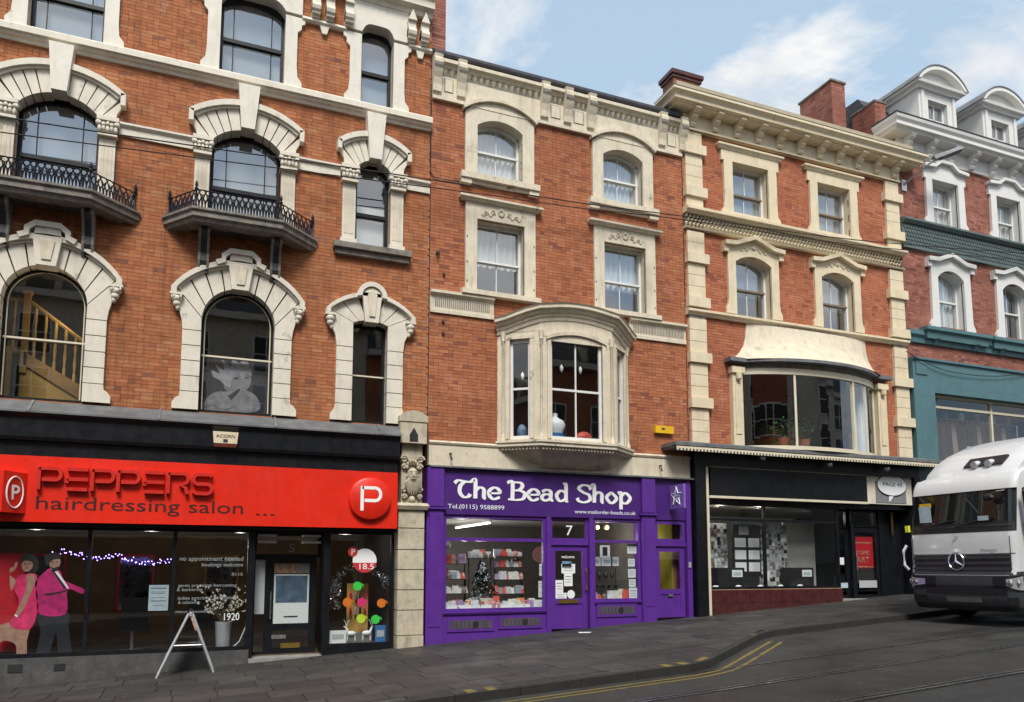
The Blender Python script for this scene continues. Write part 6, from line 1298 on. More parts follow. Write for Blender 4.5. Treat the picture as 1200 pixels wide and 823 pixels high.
# first-floor teal shop window
OPEN[B4].append((19.95, 29.6, 4.9, 7.1))
tf = MB().box(19.06, 19.9, -.14, .2, 4.0, 8.10).box(19.9, 30, -.14, .2, 7.32, 8.10).build('teal_surround', 'paint_teal', B4); box('surround_panel', 'paint_teal', tf, 19.16, 19.62, -.17, -.14, 7.6, 7.98); MB().hexa([(19.9, -.14, 7.1), (30, -.14, 7.1), (30, .2, 7.1), (19.9, .2, 7.1), (19.9, -.14, 7.318), (30, -.14, 7.318), (30, .2, 7.318), (19.9, .2, 7.318)]).build('surround_head', 'paint_teal', tf)
course(B4, 'surround_cap', 19.04, 30, [(.14, 8.02), (.2, 8.04), (.2, 8.1), (.14, 8.12)], 'paint_teal')
tw_ = shopwin(B4, 19.98, 29.6, 5.05, 7.1, .1, 'frame_cream', mull=(22.6, 26.0), trans=(6.75,), fw=.07, name='upper_shop_window')
rl = MB(); rl.add([(19.9, .35, 4.95), (29.7, .35, 4.95), (29.7, 3, 4.95), (19.9, 3, 4.95), (19.9, .35, 7.15), (29.7, .35, 7.15), (29.7, 3, 7.15), (19.9, 3, 7.15)], [(1, 2, 6, 5), (2, 3, 7, 6), (3, 0, 4, 7), (4, 5, 6, 7), (3, 2, 1, 0)]).build('room_lining', 'room_dark', tw_, fix=False)
random.seed(3); tag(MB().tube([(20.0, .6, 6.55), (24.5, .6, 6.55)], .02, 6).box(20.02, 20.06, .58, .62, 4.97, 6.55).box(24.4, 24.44, .58, .62, 4.97, 6.55).build('clothes_rail', 'steel'), 'long steel clothes rail in first floor window above truck', 'clothes rail')
for k in range(19):
    x = 20.15 + k * .225; g = thing('hanging_garment', 'dark garment on hanger along first floor clothes rail above truck', 'garment', (x, .6, 5.2), 'clothes on the rail')
    MB().tube([(x, .6, 6.57), (x, .6, 6.45), (x - .13, .6, 6.36)], .008, 4).build('hanger', 'paper', g)
    MB().hexa([(x - .15, .5, 5.2), (x + .1, .5, 5.2), (x + .1, .7, 5.2), (x - .15, .7, 5.2), (x - .12, .55, 6.42), (x + .06, .55, 6.42), (x + .06, .65, 6.42), (x - .12, .65, 6.42)]).build('cloth', random.choice(('hair_dark', 'navy', 'print_dark', 'packet5', 'navy')), g)
for k in range(6):
    x = 20.3 + k * .7; tag(MB().ball((x, .45, 6.62), (.09, .1, .13), 10, 8).build('wig_stand', 'stone_ivory' if k % 2 == 0 else 'grey_mid', smooth=True), 'wig stand bust above clothes rail in first floor window', 'wig stand', 'heads above the clothes rail')
ops = OPEN[B4]
wall(B4, 'wall', U0 + .004, U1, 4.4, 14.9, ops, 'mortar_plum'); bricks(B4, U0 + .004, 25.6, 8.1, 14.45, ops, 'brick_plum', seed=12)
shell(B4, U0, U1, 15.2)
# ground floor behind the truck
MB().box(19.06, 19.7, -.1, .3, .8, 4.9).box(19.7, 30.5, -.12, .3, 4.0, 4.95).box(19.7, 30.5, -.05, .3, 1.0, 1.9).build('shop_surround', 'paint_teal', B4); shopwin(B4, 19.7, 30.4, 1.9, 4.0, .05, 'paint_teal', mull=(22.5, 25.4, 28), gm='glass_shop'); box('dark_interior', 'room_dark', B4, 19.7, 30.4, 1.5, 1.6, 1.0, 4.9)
# wall-mounted street lamp
LA = thing('wall_street_lamp', 'grey wall-mounted street lamp under white cornice', 'street lamp', (19.25, -.1, 13.4))
MB().box(19.15, 19.35, -.04, .02, 13.25, 13.6).build('wall_plate', 'steel', LA); MB().tube([(19.25, -.03, 13.45), (19.45, -.4, 13.72), (19.75, -.75, 14.0)], [.04, .03, .03], 8).build('arm', 'steel', LA, smooth=True)
hp = [Vector((19.7, -.72, 13.98)), Vector((20.5, -1.1, 14.3))]; d = (hp[1] - hp[0]).normalized(); sd_ = Vector((d.y, -d.x, 0)).normalized(); up = sd_.cross(d) * -1
if up.z < 0: up = -up
def pb_(a, s, u): return tuple(hp[0] + d * a + sd_ * s + up * u)
MB().hexa([pb_(0, -.1, -.02), pb_(.85, -.16, -.04), pb_(.85, .16, -.04), pb_(0, .1, -.02), pb_(0, -.08, .1), pb_(.8, -.1, .08), pb_(.8, .1, .08), pb_(0, .08, .1)]).build('head', 'grey_mid', LA); MB().hexa([pb_(.2, -.11, -.05), pb_(.8, -.12, -.06), pb_(.8, .12, -.06), pb_(.2, .11, -.05), pb_(.2, -.11, -.03), pb_(.8, -.12, -.03), pb_(.8, .12, -.03), pb_(.2, .11, -.03)]).build('lens', 'vent_grey', LA)
# ================================================================== ground
RD = .12
def gx(x0, x1, y0, y1, dz): return [(x0, y0, G(x0) + dz), (x1, y0, G(x1) + dz), (x1, y1, G(x1) + dz), (x0, y1, G(x0) + dz)]
road = MB()
for i in range(20): road.add(gx(-60 + i * 8, -52 + i * 8, -60, 30, -RD), [(0, 1, 2, 3)])
road = road.build('road', 'asphalt', None, fix=False, kind='structure'); WM[road] = Matrix.Translation(road.location)
KL = [(-9, -5.95), (7.05, -5.95), (7.5, -5.8), (10.1, -3.85), (10.7, -3.58), (32, -3.5)]     # kerb edge
def yk(u):
    for (a, b), (c, d) in zip(KL, KL[1:]):
        if a <= u <= c: return b + (d - b) * (u - a) / (c - a)
    return KL[-1][1]
pv = MB(); us = [-9 + .5 * i for i in range(83)]
for a, c in zip(us, us[1:]): pv.add([(a, yk(a) + .12, G(a) - .014), (c, yk(c) + .12, G(c) - .014), (c, 1.2, G(c) - .014), (a, 1.2, G(a) - .014)], [(0, 1, 2, 3)])
pv = pv.build('pavement', 'joint', None, fix=False, kind='structure'); WM[pv] = Matrix.Translation(pv.location)
rnd = random.Random(2); row = 0; y = -.02; ns = 0
def clip(poly, nx, ny, c):      # keep nx*x+ny*y >= c
    o = []
    for i in range(len(poly)):
        p, q = poly[i], poly[(i + 1) % len(poly)]; a = nx * p[0] + ny * p[1] - c; b = nx * q[0] + ny * q[1] - c
        if a >= 0: o.append(p)
        if a * b < 0: t = a / (a - b); o.append((p[0] + (q[0] - p[0]) * t, p[1] + (q[1] - p[1]) * t))
    return o
while y > -5.8:
    d = (.62, .62, .62, .6)[row % 4]; x = -4.4 + rnd.uniform(-.4, .2)
    while x < 18.6:
        L = rnd.choice((.62, .78, .78, .92)); a, c = x + .007, x + L - .007; y1, y0 = y - .007, y - d + .007; x += L
        pl = [(a, y0), (c, y0), (c, y1), (a, y1)]; m = (a + c) / 2
        if m < 10.6: pl = clip(pl, 0, 1, -5.80)
        if 6.4 < m < 10.7:
            if len(pl) > 2: pl = clip(pl, -.60, .80, -.60 * 7.5 + .80 * -5.8 + .15)
        elif m >= 10.7 and len(pl) > 2: pl = clip(pl, 0, 1, -3.43)
        if len(pl) < 3 or ns >= 300: continue
        dz = rnd.uniform(-.003, .003); n = len(pl); vs = [(px_, py_, G(px_) + dz) for px_, py_ in pl] + [(px_, py_, G(px_) - .03) for px_, py_ in pl]
        MB().add(vs, [tuple(range(n))] + [(i, i + n, (i + 1) % n + n, (i + 1) % n) for i in range(n)]).build('paving_slab', 'paving', pv, fix=False); ns += 1
    y -= d; row += 1
# kerb stones
ks = bpy.data.objects.new('kerb', None); COL.objects.link(ks); ks['kind'] = 'structure'; ks['label'] = 'dark granite kerb stepping in at the loading bay'
for (a, b), (c, d) in zip(KL, KL[1:]):
    L = math.hypot(c - a, d - b); n = max(1, round(L / .92)); dx, dy = (c - a) / L, (d - b) / L
    for i in range(n):
        s0, s1 = i * L / n + .004, (i + 1) * L / n - .004; p, q = (a + dx * s0, b + dy * s0), (a + dx * s1, b + dy * s1); nx, ny = -dy * .15, dx * .15
        if p[0] > 19: break
        vs = [(p[0] + k * nx, p[1] + k * ny) for k in (0, 1)]; vq = [(q[0] + k * nx, q[1] + k * ny) for k in (0, 1)]
        h = lambda P, z: (P[0], P[1], G(P[0]) + z); bv = .012
        MB().hexa([h(vs[0], -.3), h(vq[0], -.3), h(vq[1], -.3), h(vs[1], -.3), h(vs[0], .002), h(vq[0], .002), h(vq[1], .004), h(vs[1], .004)]).build('kerb_stone', 'kerb_stone', ks)
def ribb(name, pts, w_, mat, dz, par):
    m = MB(); L = []
    for i, p in enumerate(pts):
        a, b = pts[max(0, i - 1)], pts[min(len(pts) - 1, i + 1)]; t = Vector((b[0] - a[0], b[1] - a[1])).normalized(); nn = Vector((-t.y, t.x)) * w_ / 2
        L.append(((p[0] + nn.x, p[1] + nn.y), (p[0] - nn.x, p[1] - nn.y)))
    for (a, b), (c, d) in zip(L, L[1:]): m.add([(*b, G(b[0]) + dz), (*d, G(d[0]) + dz), (*c, G(c[0]) + dz), (*a, G(a[0]) + dz)], [(0, 1, 2, 3)])
    return m.build(name, mat, par, fix=False)
base = [(-9, -6.2), (0, -6.2), (6.9, -6.2), (7.5, -6.02), (10.1, -4.08), (10.5, -3.85)]
ribb('yellow_line', [(-9, -6.22), (0, -6.22), (6.95, -6.22), (7.4, -6.12), (7.75, -5.9), (10.15, -4.12)], .07, 'line_yellow', -RD + .004, road); ribb('yellow_line', [(-9, -6.40), (0, -6.40), (7.0, -6.40), (7.55, -6.26), (7.95, -6.02), (10.2, -4.35)], .07, 'line_yellow', -RD + .004, road)
for u, v in ((3.46, -5.80), (3.76, -5.80), (6.62, -5.80), (6.92, -5.80), (7.35, -5.70), (9.9, -3.84)):
    ribb('kerb_mark', [(u, v), (u + .14, v)] if u != 7.35 else [(7.3, -5.76), (7.62, -5.55)], .26 if u < 7.3 else .12, 'line_yellow', .007, ks)
for v in (-7.35, -8.85, -11.3, -12.75):
    pts = [(-30 + 6 * i, v) for i in range(15)]
    ribb('rail_head', pts, .055, 'rail_steel', -RD + .005, road); ribb('check_rail', [(a, b + .11) for a, b in pts], .03, 'rail_steel', -RD + .005, road); ribb('rail_groove', [(a, b + .06) for a, b in pts], .045, 'groove', -RD + .004, road); ribb('rail_joint', [(a, b - .06) for a, b in pts], .03, 'groove', -RD + .004, road)
pts = [(7.2 + 3 * i, -6.0 - .03 * i) for i in range(12)]; ribb('track_edge', pts, .035, 'rail_steel', -RD + .0045, road); ribb('track_joint', [(a, b - .05) for a, b in pts], .03, 'groove', -RD + .004, road)

for v in (-8.1,): ribb('track_strip', [(-30 + 6 * i, v) for i in range(15)], 1.34, 'paving', -RD + .003, road)
op = MB(); 
for i in range(20): a, c = -60 + i * 8, -52 + i * 8; op.hexa([(a, -60, G(a) - .4), (c, -60, G(c) - .4), (c, -14.2, G(c) - .4), (a, -14.2, G(a) - .4), (a, -60, G(a)), (c, -60, G(c)), (c, -14.2, G(c)), (a, -14.2, G(a))])
op.build('opposite_pavement', 'paving', None, kind='structure')
tag(MB().zprism([(7.70, -.92), (7.98, -.95), (8.03, -.84), (7.75, -.78)], G(7.85) + .008, G(7.85) + .018).build('paper_scrap', 'paper'), 'white scrap of paper lying on pavement before purple door', 'litter')
# ================================================================== A-board
ab = thing('a_board', 'grey metal A-board standing on pavement before salon window', 'sign board', (-.13, -.55, G(-.13)))
ya, yb_ = -.82, -.30; xa, xb, xt = -.60, .34, -.10; zt2 = 1.14
def leg(x0, z0, x1, z1, y): 
    m = MB().tube([(x0, y, z0), (x1, y, z1)], .02, 6); m.build('leg', 'alu', ab)
for y in (ya, yb_):
    leg(xa, G(xa), xt - .02, zt2, y); leg(xb, G(xb), xt + .05, zt2, y); MB().tube([(-.36, y, .60), (.12, y, .60)], .012, 5).build('brace', 'alu', ab)
t_ = lambda a, b, k: a + (b - a) * k
for nm, x0, x1 in (('panel', xt + .05, xb), ('panel', xt - .02, xa)):
    k0, k1 = .04, .72; xx0, xx1 = t_(x0, x1, k0), t_(x0, x1, k1); zz0, zz1 = t_(zt2, .1, k0), t_(zt2, .1, k1)
    MB().hexa([(xx1 - .012, ya + .02, zz1), (xx1 + .012, ya + .02, zz1), (xx1 + .012, yb_ - .02, zz1), (xx1 - .012, yb_ - .02, zz1), (xx0 - .012, ya + .02, zz0), (xx0 + .012, ya + .02, zz0), (xx0 + .012, yb_ - .02, zz0), (xx0 - .012, yb_ - .02, zz0)]).build(nm, 'paper_grey', ab)
MB().tube([(xt + .015, ya - .01, zt2), (xt + .015, yb_ + .01, zt2)], .03, 8).build('hinge', 'alu', ab)
MB().hexa([(.0, ya - .012, .86), (.05, ya - .012, .86), (.05, ya + .02, .86), (.0, ya + .02, .86), (-.08, ya - .012, 1.1), (-.03, ya - .012, 1.1), (-.03, ya + .02, 1.1), (-.08, ya + .02, 1.1)]).build('label_plate', 'poster_tan', ab)
# ================================================================== things behind first-floor glass
stc = thing('pine_staircase', 'pine staircase with turned balusters seen through arched first floor window', 'staircase', (-2.8, .9, 5.0))
def q(px_, py_): return W(px_, py_, -.9)
nx_, nz_ = q(33, 345); MB().box(nx_ - .055, nx_ + .055, .86, .97, 5.7, nz_).box(nx_ - .075, nx_ + .075, .84, .99, nz_, nz_ + .06).build('newel_post', 'pine', stc)
a, b = q(37, 354), q(100, 402); MB().tube([(a[0], .92, a[1]), (b[0] + .3, .92, b[1] - .22)], .04, 6).build('handrail', 'pine', stc); c = q(-30, 347); MB().tube([(c[0], .92, nz_ - .12), (nx_, .92, nz_ - .12)], .04, 6).build('handrail', 'pine', stc)
def bal_(x, z0, z1): h = z1 - z0; MB().lathe((x, .92, z0), [(.03, 0), (.03, h * .15), (.018, h * .2), (.032, h * .4), (.02, h * .6), (.03, h * .7), (.03, h)], 8).build('baluster', 'pine', stc, smooth=True)
for k in range(7):
    t = .07 + k * .14; bal_(a[0] + (b[0] + .3 - a[0]) * t, 6.05 - .62 * t * 1.15, a[1] - .02 + (b[1] - .22 - a[1]) * t)
for k in range(5): bal_(nx_ - .2 - .2 * k, 6.2, nz_ - .14)
MB().prism([(nx_ - .05, 5.0), (b[0] + .3, 5.0), (b[0] + .3, 5.28), (nx_ - .05, 6.08)], .90, .95).build('side_panel', 'pine', stc); MB().prism([(nx_, 5.86), (b[0] + .3, 5.06), (b[0] + .3, 5.34), (nx_, 6.12)], .86, .90).build('stringer', 'pine_dark', stc)
MB().box(c[0] - .4, nx_, .9, .95, 6.08, 6.2).box(nx_ - .35, nx_ - .2, .88, .93, 5.0, 6.08).build('landing_edge', 'pine', stc); MB().box(c[0] - .4, nx_ - .35, 1.1, 1.15, 5.0, 6.08).build('dark_cupboard', 'hair_dark', stc)
pl_ = thing('pendant_lamp', 'small warm lit lamp glowing behind the pine staircase', 'lamp', (-2.25, 1.2, 6.2)); MB().tube([(-2.2, 1.3, 7.6), (-2.2, 1.3, 6.28)], .008, 4).build('flex', 'plastic_black', pl_); MB().ball((-2.2, 1.3, 6.22), .06, 10, 8).build('bulb', 'screen_lit', pl_); lamp(pl_, (-2.5, .6, 6.9), 6, (1, .82, .55))
wp = thing('hair_poster', 'black and white poster of woman with tousled blonde hair in arched window', 'poster', (.6, .4, 5.1))
s2 = lambda pts: [W(180 + x / 3.742, 280 + y / 3.742, -.3) for x, y in pts]
box('sheet', 'print_dark', wp, -.07, 1.2, .325, .33, 5.09, 6.2)
for n_, m_, pts, y in [('shoulder', 'skin_grey', [(305, 670), (345, 665), (380, 655), (450, 690), (450, 758), (222, 750), (230, 705), (290, 680)], 0.318), ('face', 'skin_grey', [(335, 590), (400, 580), (424, 600), (428, 625), (415, 655), (375, 672), (320, 664), (308, 630)], 0.315),
    ('hair', 'hair_grey', [(255, 575), (290, 590), (270, 550), (310, 575), (300, 530), (340, 560), (345, 520), (375, 545), (400, 525), (425, 565), (430, 600), (405, 590), (395, 612), (370, 590), (345, 615), (335, 650), (312, 640), (290, 620), (262, 605)], 0.312),
    ('hand', 'skin_grey', [(240, 690), (290, 668), (325, 685), (345, 735), (300, 748), (262, 728), (222, 735)], 0.310), ('scarf', 'print_dark', [(325, 690), (375, 655), (380, 662), (340, 705)], 0.308), ('brow', 'print_dark', [(352, 610), (375, 606), (376, 611), (353, 615)], 0.311), ('brow', 'print_dark', [(402, 604), (418, 607), (417, 612), (402, 609)], 0.311), ('lips', 'grey_mid', [(378, 652), (404, 648), (394, 657)], 0.311)]: prism(n_, m_, wp, smoothed(s2(pts)), y, y + .002)
# ================================================================== cables
def cable(name, label, pts, off, r=.014, n=6):
    P = [W(x, y, off) for x, y in pts]; cr = crom(P, n); o = MB().tube([(p[0], -off, p[1]) for p in cr], r, 5).build(name, 'plastic_black', None, smooth=True); tag(o, label, 'cable', 'cables strung along the facades')
cable('overhead_cable', 'upper black overhead cable strung across the house fronts', [(-120, 117), (0, 137), (200, 167), (418, 198), (560, 219), (680, 238), (804, 254), (1000, 281), (1200, 297), (1330, 306)], .42)
cable('overhead_cable', 'lower black overhead cable crossing balconies towards the bead shop house', [(-120, 138), (0, 155), (200, 181), (418, 209), (560, 227), (672, 243), (804, 258), (1000, 287), (1200, 305), (1330, 316)], .40, .012)
cable('wall_cable', 'thin black cable clipped down wall beside stone parapet', [(505, 100), (504.5, 150), (504, 190), (506, 204), (514, 209), (545, 214), (600, 224)], .03, .011, 4)
cable('wall_cable', 'sagging thin cable across teal shop head', [(1062, 412), (1085, 425), (1115, 436), (1160, 441), (1200, 438), (1260, 430)], .22, .012)
# ================================================================== truck
TK = thing('white_truck', 'white delivery truck with dark grey bumper parked in loading bay', 'truck', (0, 0, 0)); TK.location = (14.25, -4.98, G(14.25) - RD + .0); TK.rotation_euler = (0, -math.atan(.062), 0)
hw = 1.16
def prof(z):     # front face x at height z
    P = [(.3, .10), (.45, .0), (1.02, .0), (1.10, .05), (1.75, .08), (2.70, .30), (2.86, .36), (2.98, .48), (3.04, .70)]
    for (a, b), (c, d) in zip(P, P[1:]):
        if z <= c: return b + (d - b) * (z - a) / (c - a)
    return P[-1][1]
def ring(z, inset=0., L=1.95, r=.13, n=5, grow=0.):
    xf = prof(z) - grow; w_ = hw - inset + grow - .04 * max(0, (z - 1.8)); pts = [(L, -w_)]
    pts += [(xf + r - r * math.sin(R(90) * k / n), -w_ + r - r * math.cos(R(90) * k / n)) for k in range(n + 1)]
    bow_ = .04
    pts += [(xf - bow_ * (1 - (y / (w_ - r)) ** 2), y) for y in [-(w_ - r) + 2 * (w_ - r) * k / 8 for k in range(1, 8)]]
    pts += [(xf + r - r * math.cos(R(90) * k / n), w_ - r + r * math.sin(R(90) * k / n)) for k in range(n + 1)] + [(L, w_)]
    return [(x, y, z) for x, y in pts]
def loft(name, mat, zs, i0=0, i1=None, grow=0., cap=True, par=TK, thick=None, **k):
    m = MB(); rs_ = [ring(z, grow=grow, **k) for z in zs]; n = len(rs_[0]); i1 = n if i1 is None else i1; rs_ = [r_[i0:i1] for r_ in rs_]; n = i1 - i0
    m.add([p for r_ in rs_ for p in r_], [(j * n + i, j * n + i + 1, (j + 1) * n + i + 1, (j + 1) * n + i) for j in range(len(zs) - 1) for i in range(n - 1)])
    if cap: m.f += [tuple(range(n)), tuple((len(zs) - 1) * n + i for i in range(n))[::-1]] + [(j * n, (j + 1) * n, (j + 2) * n - 1, (j + 1) * n - 1) for j in range(len(zs) - 1)]
    return m.build(name, mat, par, smooth=True)
cab = loft('cab', 'truck_white', [.95, 1.05, 1.2, 1.5, 1.75, 2.0, 2.3, 2.6, 2.75, 2.86, 2.94, 2.98, 3.02, 3.04])
loft('windscreen', 'truck_black', [1.84, 1.95, 2.1, 2.4, 2.68], 2, 18, .006, False); wsg = loft('windscreen_glass', 'glass_screen', [2.03, 2.2, 2.4, 2.66], 3, 17, .012, False)
bp = loft('bumper', 'truck_grey', [.34, .46, .60, .80, .98, 1.06], grow=.02, L=1.1, r=.2); loft('bumper_intake', 'truck_black', [.62, .70, .80], 6, 14, .026, False, bp, L=1.1, r=.2); loft('bumper_lip', 'truck_black', [.30, .40], grow=.03, L=1.0, r=.22, par=bp)
gr = loft('grille', 'truck_black', [1.06, 1.16, 1.30, 1.40], 5, 15, .008, False)
for z in (1.10, 1.21, 1.32): loft('grille_slat', 'truck_grey', [z, z + .05], 5, 15, .025, False, gr)
loft('panel_gap', 'truck_black', [1.405, 1.418], 3, 17, .004, False, cab)
em = MB(); ec = (prof(1.25) - .085, .0, 1.27)
em.tube([(ec[0], .17 * math.cos(2 * math.pi * k / 28), 1.27 + .17 * math.sin(2 * math.pi * k / 28)) for k in range(28)], .016, 6, closed=True)
for k in range(3):
    a = R(90 + 120 * k); em.tube([(ec[0], 0, 1.27), (ec[0], .165 * math.cos(a), 1.27 + .165 * math.sin(a))], [.028, .006], 5)
em.build('star_emblem', 'logo_silver', TK, smooth=True)
tm = MB().tube([(prof(1.75) - .06, .03 * math.cos(k * .785), 1.76 + .03 * math.sin(k * .785)) for k in range(8)], .008, 4, closed=True).build('bonnet_badge', 'logo_silver', TK)
for ix in (5, 15): MB().tube([tuple(Vector(ring(z, grow=.002)[ix])) for z in (1.06, 1.2, 1.4, 1.6, 1.74)], .007, 4).build('panel_gap', 'truck_black', cab)
text('Atego', 0, 0, .10, 'grey_mid', 0, TK, 'model_lettering', M4=Matrix.Translation((prof(1.45) - .05, -.50, 1.45)) @ Matrix.Rotation(R(-90), 4, 'Z'), width=.34)
for s in (-1, 1):
    def patch(nm, mt, f0, f1, ids, gw):
        m = MB(); A_ = []; n_ = len(ids)
        for z in (0, 1):
            for c_, ix in enumerate(ids): A_.append(ring((f1 if z else f0)(c_ / (n_ - 1)), grow=gw, L=1.1, r=.2)[ix])
        m.add(A_, [(c_, c_ + 1, n_ + c_ + 1, n_ + c_) for c_ in range(n_ - 1)]).build(nm, mt, bp, smooth=True)
    ids = [1, 2, 3, 4, 5, 6, 7] if s < 0 else [18, 17, 16, 15, 14, 13, 12]
    patch('headlight_rim', 'truck_black', lambda t: .68 + .07 * t * t, lambda t: 1.0 - .03 * t, ids, .026)
    patch('headlight', 'headlamp', lambda t: .71 + .10 * t * t, lambda t: .975 - .05 * t, ids[:-1], .034)
    for q_ in (2, 4): c_ = ring(.85, grow=.03, L=1.1, r=.2)[ids[q_]]; MB().lathe((c_[0] - .004, c_[1], .85), [(0, -.01), (.055, -.01), (.07, .0), (.06, .01)], 12, 'X').build('headlight_bulb', 'logo_silver', bp, smooth=True)
loft('number_plate', 'plate', [.47, .57], 8, 12, .045, False, bp, L=1.1, r=.2)
# visor and roof deflector
loft('sun_visor', 'truck_white', [2.655, 2.69, 2.80, 2.90, 2.97], 2, 18, .045, False)
loft('visor_shadow_gap', 'truck_black', [2.64, 2.66], 3, 17, .03, False, cab)
df = MB(); rows = [(.50, 1.04, 2.99), (.62, 1.03, 3.16), (.90, 1.03, 3.36), (1.3, 1.04, 3.56), (1.8, 1.06, 3.72), (2.2, 1.1, 3.78)]; n = 10; vs = []
for x, w_, z in rows: vs += [(x + .07 * abs(-1 + 2 * k / n) ** 5, w_ * (-1 + 2 * k / n), z - .05 * abs(-1 + 2 * k / n) ** 6) for k in range(n + 1)]
fs = [(j * 11 + k, j * 11 + k + 1, (j + 1) * 11 + k + 1, (j + 1) * 11 + k) for j in range(5) for k in range(n)]
bs = len(vs); vs += [(x + .1, s * w_, 3.02) for x, w_, z in rows for s in (-1, 1)]
for j in range(5): fs += [(j * 11, (j + 1) * 11, bs + (j + 1) * 2, bs + j * 2), (j * 11 + 10, bs + j * 2 + 1, bs + (j + 1) * 2 + 1, (j + 1) * 11 + 10)]
df.add(vs, fs).build('roof_deflector', 'truck_white', TK, smooth=True)
MB().hexa([(.64, -.72, 3.14), (.64, .1, 3.14), (.86, .1, 3.30), (.86, -.72, 3.30), (.59, -.72, 3.18), (.59, .1, 3.18), (.83, .1, 3.35), (.83, -.72, 3.35)]).build('deflector_slot', 'truck_black', TK)
loft('cowl_line', 'truck_grey', [1.95, 1.97], 4, 16, .02, False)
for z0_, z1_, i0, i1 in ((.44, .58, 3, 7), (.44, .58, 13, 17)): loft('fog_lamp_recess', 'truck_black', [z0_, z1_], i0, i1, .03, False, bp, L=1.1, r=.2)
loft('bumper_step', 'alu', [.995, 1.008], 5, 15, .04, False, bp, L=1.1, r=.2)
for y in (-.15, -.45): MB().lathe((.56, y, 3.2), [(0, 0), (.07, 0), (.09, .12), (.0, .14)], 10, 'X').build('roof_lamp', 'headlamp', TK, smooth=True)
# wipers, dash, papers
for y0, y1 in ((.75, .05), (.0, -.75)): MB().tube([(prof(1.95) - .085, y0, 1.95), (prof(2.0) - .085, (y0 + y1) / 2, 2.05), (prof(2.1) - .085, y1, 2.09)], .014, 5).build('wiper', 'truck_black', TK)
MB().box(prof(2.2) - .075, prof(2.2) - .07, .58, .86, 2.08, 2.42).build('window_paper', 'room_blue', TK); MB().box(prof(2.35) - .085, prof(2.35) - .08, .58, .86, 2.38, 2.48).build('window_paper', 'yellow', TK); MB().box(prof(1.9) - .07, prof(1.9) - .065, -.72, -.5, 2.06, 2.15).build('window_paper', 'room_blue', TK)
MB().box(prof(1.9) + .1, 1.5, -1.0, 1.0, 1.75, 1.95).build('dashboard', 'truck_grey', TK)
MB().tube([(-.0, 1.16, 1.62), (-.06, 1.2, 1.5), (-.06, 1.2, 1.2), (.0, 1.16, 1.1)], .03, 6).build('step_handle', 'truck_white', TK)
tag_ = MB().box(-.02, .04, 1.06, 1.14, 1.90, 2.04).build('yellow_marker', 'hivis', TK)
# doors, mirrors
for s in (-1, 1):
    y = s * (hw + .012); m = MB(); yy = sorted((s * (hw - .1), y))
    dr = MB().box(.62, 1.62, *yy, .9, 1.78).hexa([(.66, yy[0] - s * .0, 1.78), (1.62, yy[0], 1.78), (1.62, yy[1], 1.78), (.66, yy[1], 1.78), (.86, yy[0] - s * .05, 2.72), (1.62, yy[0] - s * .05, 2.72), (1.62, yy[1] - s * .05, 2.72), (.86, yy[1] - s * .05, 2.72)]).build('door', 'truck_white', TK)
    e = .006 * s; MB().add([(.78, y + e, 1.84), (1.54, y + e, 1.84), (1.54, y + e - s * .045, 2.62), (.94, y + e - s * .045, 2.62)], [(0, 1, 2, 3)]).build('door_window', 'truck_black', dr, fix=False); MB().box(1.4, 1.55, *sorted((y, y + s * .02)), 1.55, 1.6).build('handle', 'truck_black', dr)
    if s < 0: MB().tube([(.55, s * 1.1, 2.62), (.42, s * 1.32, 2.66), (.38, s * 1.40, 2.60)], .025, 6).tube([(.45, s * 1.12, 1.95), (.38, s * 1.36, 1.95)], .02, 6).build('mirror_arm', 'truck_black', TK); MB().box(.30, .42, *sorted((s * 1.26, s * 1.48)), 1.92, 2.58).build('mirror', 'truck_black', TK)
MB().tube([(.30, -.98, 2.62), (.12, -.88, 2.60), (.06, -.80, 2.55)], .02, 6).ball((.04, -.76, 2.50), (.05, .12, .07), 8, 6).build('kerb_mirror', 'truck_black', TK)
for x in (1.35, 5.2):
    for s in (-1, 1):
        wl = MB().lathe((x, s * .98, .46), [(.28, -.14), (.40, -.14), (.455, -.1), (.455, .1), (.40, .14), (.28, .14)], 24, 'Y').build('wheel', 'rubber', TK, smooth=True); MB().lathe((x, s * .98, .46), [(0, -.06), (.1, -.1), (.28, -.12), (.28, .12), (.1, .1), (0, .06)], 18, 'Y').build('rim', 'steel', wl, smooth=True)
MB().box(.4, 8.0, -.45, .45, .45, .9).build('chassis', 'truck_black', TK); bxo = MB().box(2.25, 8.2, -1.2, 1.2, .98, 3.75).build('cargo_box', 'truck_white', TK)
for s in (-1, 1): MB().box(2.24, 8.21, *sorted((s * 1.19, s * 1.215)), .96, 1.08).box(2.24, 8.21, *sorted((s * 1.19, s * 1.215)), 3.66, 3.77).build('box_trim', 'alu', bxo)
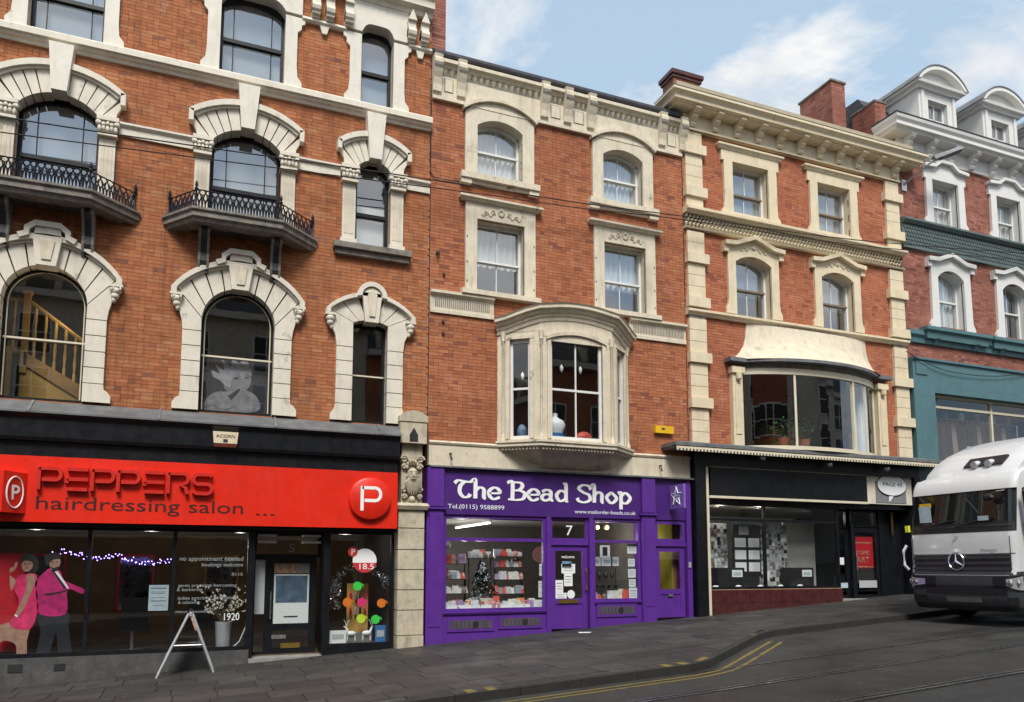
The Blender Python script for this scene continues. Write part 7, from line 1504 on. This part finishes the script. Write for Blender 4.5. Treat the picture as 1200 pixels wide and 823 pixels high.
# ================================================================== houses across the street (seen mirrored in the glass)
for i, (a, b, h, m_, lab) in enumerate(((-26, -8, 12.4, 'brick_plum', 'dark brick house row across the street mirrored in salon windows'), (-8, 7, 13.2, 'stone_buff', 'buff rendered house across the street mirrored in upper windows'), (7, 20, 12.2, 'brick_red', 'red brick house across the street mirrored in bay window'), (20, 44, 13.0, 'stone_ivory', 'ivory house across the street further uphill'))):
    ob = thing('opposite_house', lab, 'building', ((a + b) / 2, -19.5, G(a))); box('wall', m_, ob, a, b - .02, -24, -19, -2, h); box('shop_band', 'stone_buff' if i % 2 else 'paint_black', ob, a + .2, b - .2, -19, -18.85, 3.2, 4.3); box('shop_glass', 'truck_black', ob, a + .5, b - .5, -19, -18.95, G(a) + .6, 3.2); box('cornice', 'stone_ivory', ob, a, b - .02, -19.05, -18.6, h - .3, h)
    MB().hexa([(a, -19.2, h), (b - .02, -19.2, h), (b - .02, -24, h), (a, -24, h), (a, -20.6, h + 2), (b - .02, -20.6, h + 2), (b - .02, -24, h + 2), (a, -24, h + 2)]).build('roof', 'slate', ob)
    n = int((b - a) / 2.6)
    for k in range(n):
        x = a + (k + .5) * (b - a) / n
        for z in (5.2, 8.4, 10.6):
            if z + 1.7 > h: continue
            w_ = box('window', 'frame_white', ob, x - .62, x + .62, -19.0, -18.92, z, z + 1.7)
            for q0, q1 in ((-.54, -.03), (.03, .54)): box('pane', 'truck_black', w_, x + q0, x + q1, -18.93, -18.915, z + .08, z + .82); box('pane', 'truck_black', w_, x + q0, x + q1, -18.93, -18.915, z + .88, z + 1.62)
        if k % 2 == 0:
            dm = MB().prism([(x - .8, h), (x + .8, h), (x + .8, h + 1.1)] + arcpts(x, .8, h + 1.1, .7, 10)[::-1][1:-1] + [(x - .8, h + 1.1)], -19.4, -21.5).build('dormer', 'stone_pillar', ob); MB().prism([(x - .5, h + .2), (x + .5, h + .2), (x + .5, h + 1.1)] + arcpts(x, .5, h + 1.1, .45, 8)[::-1][1:-1] + [(x - .5, h + 1.1)], -19.36, -19.42).build('pane', 'truck_black', dm)
bpy.data.objects.remove(_to)
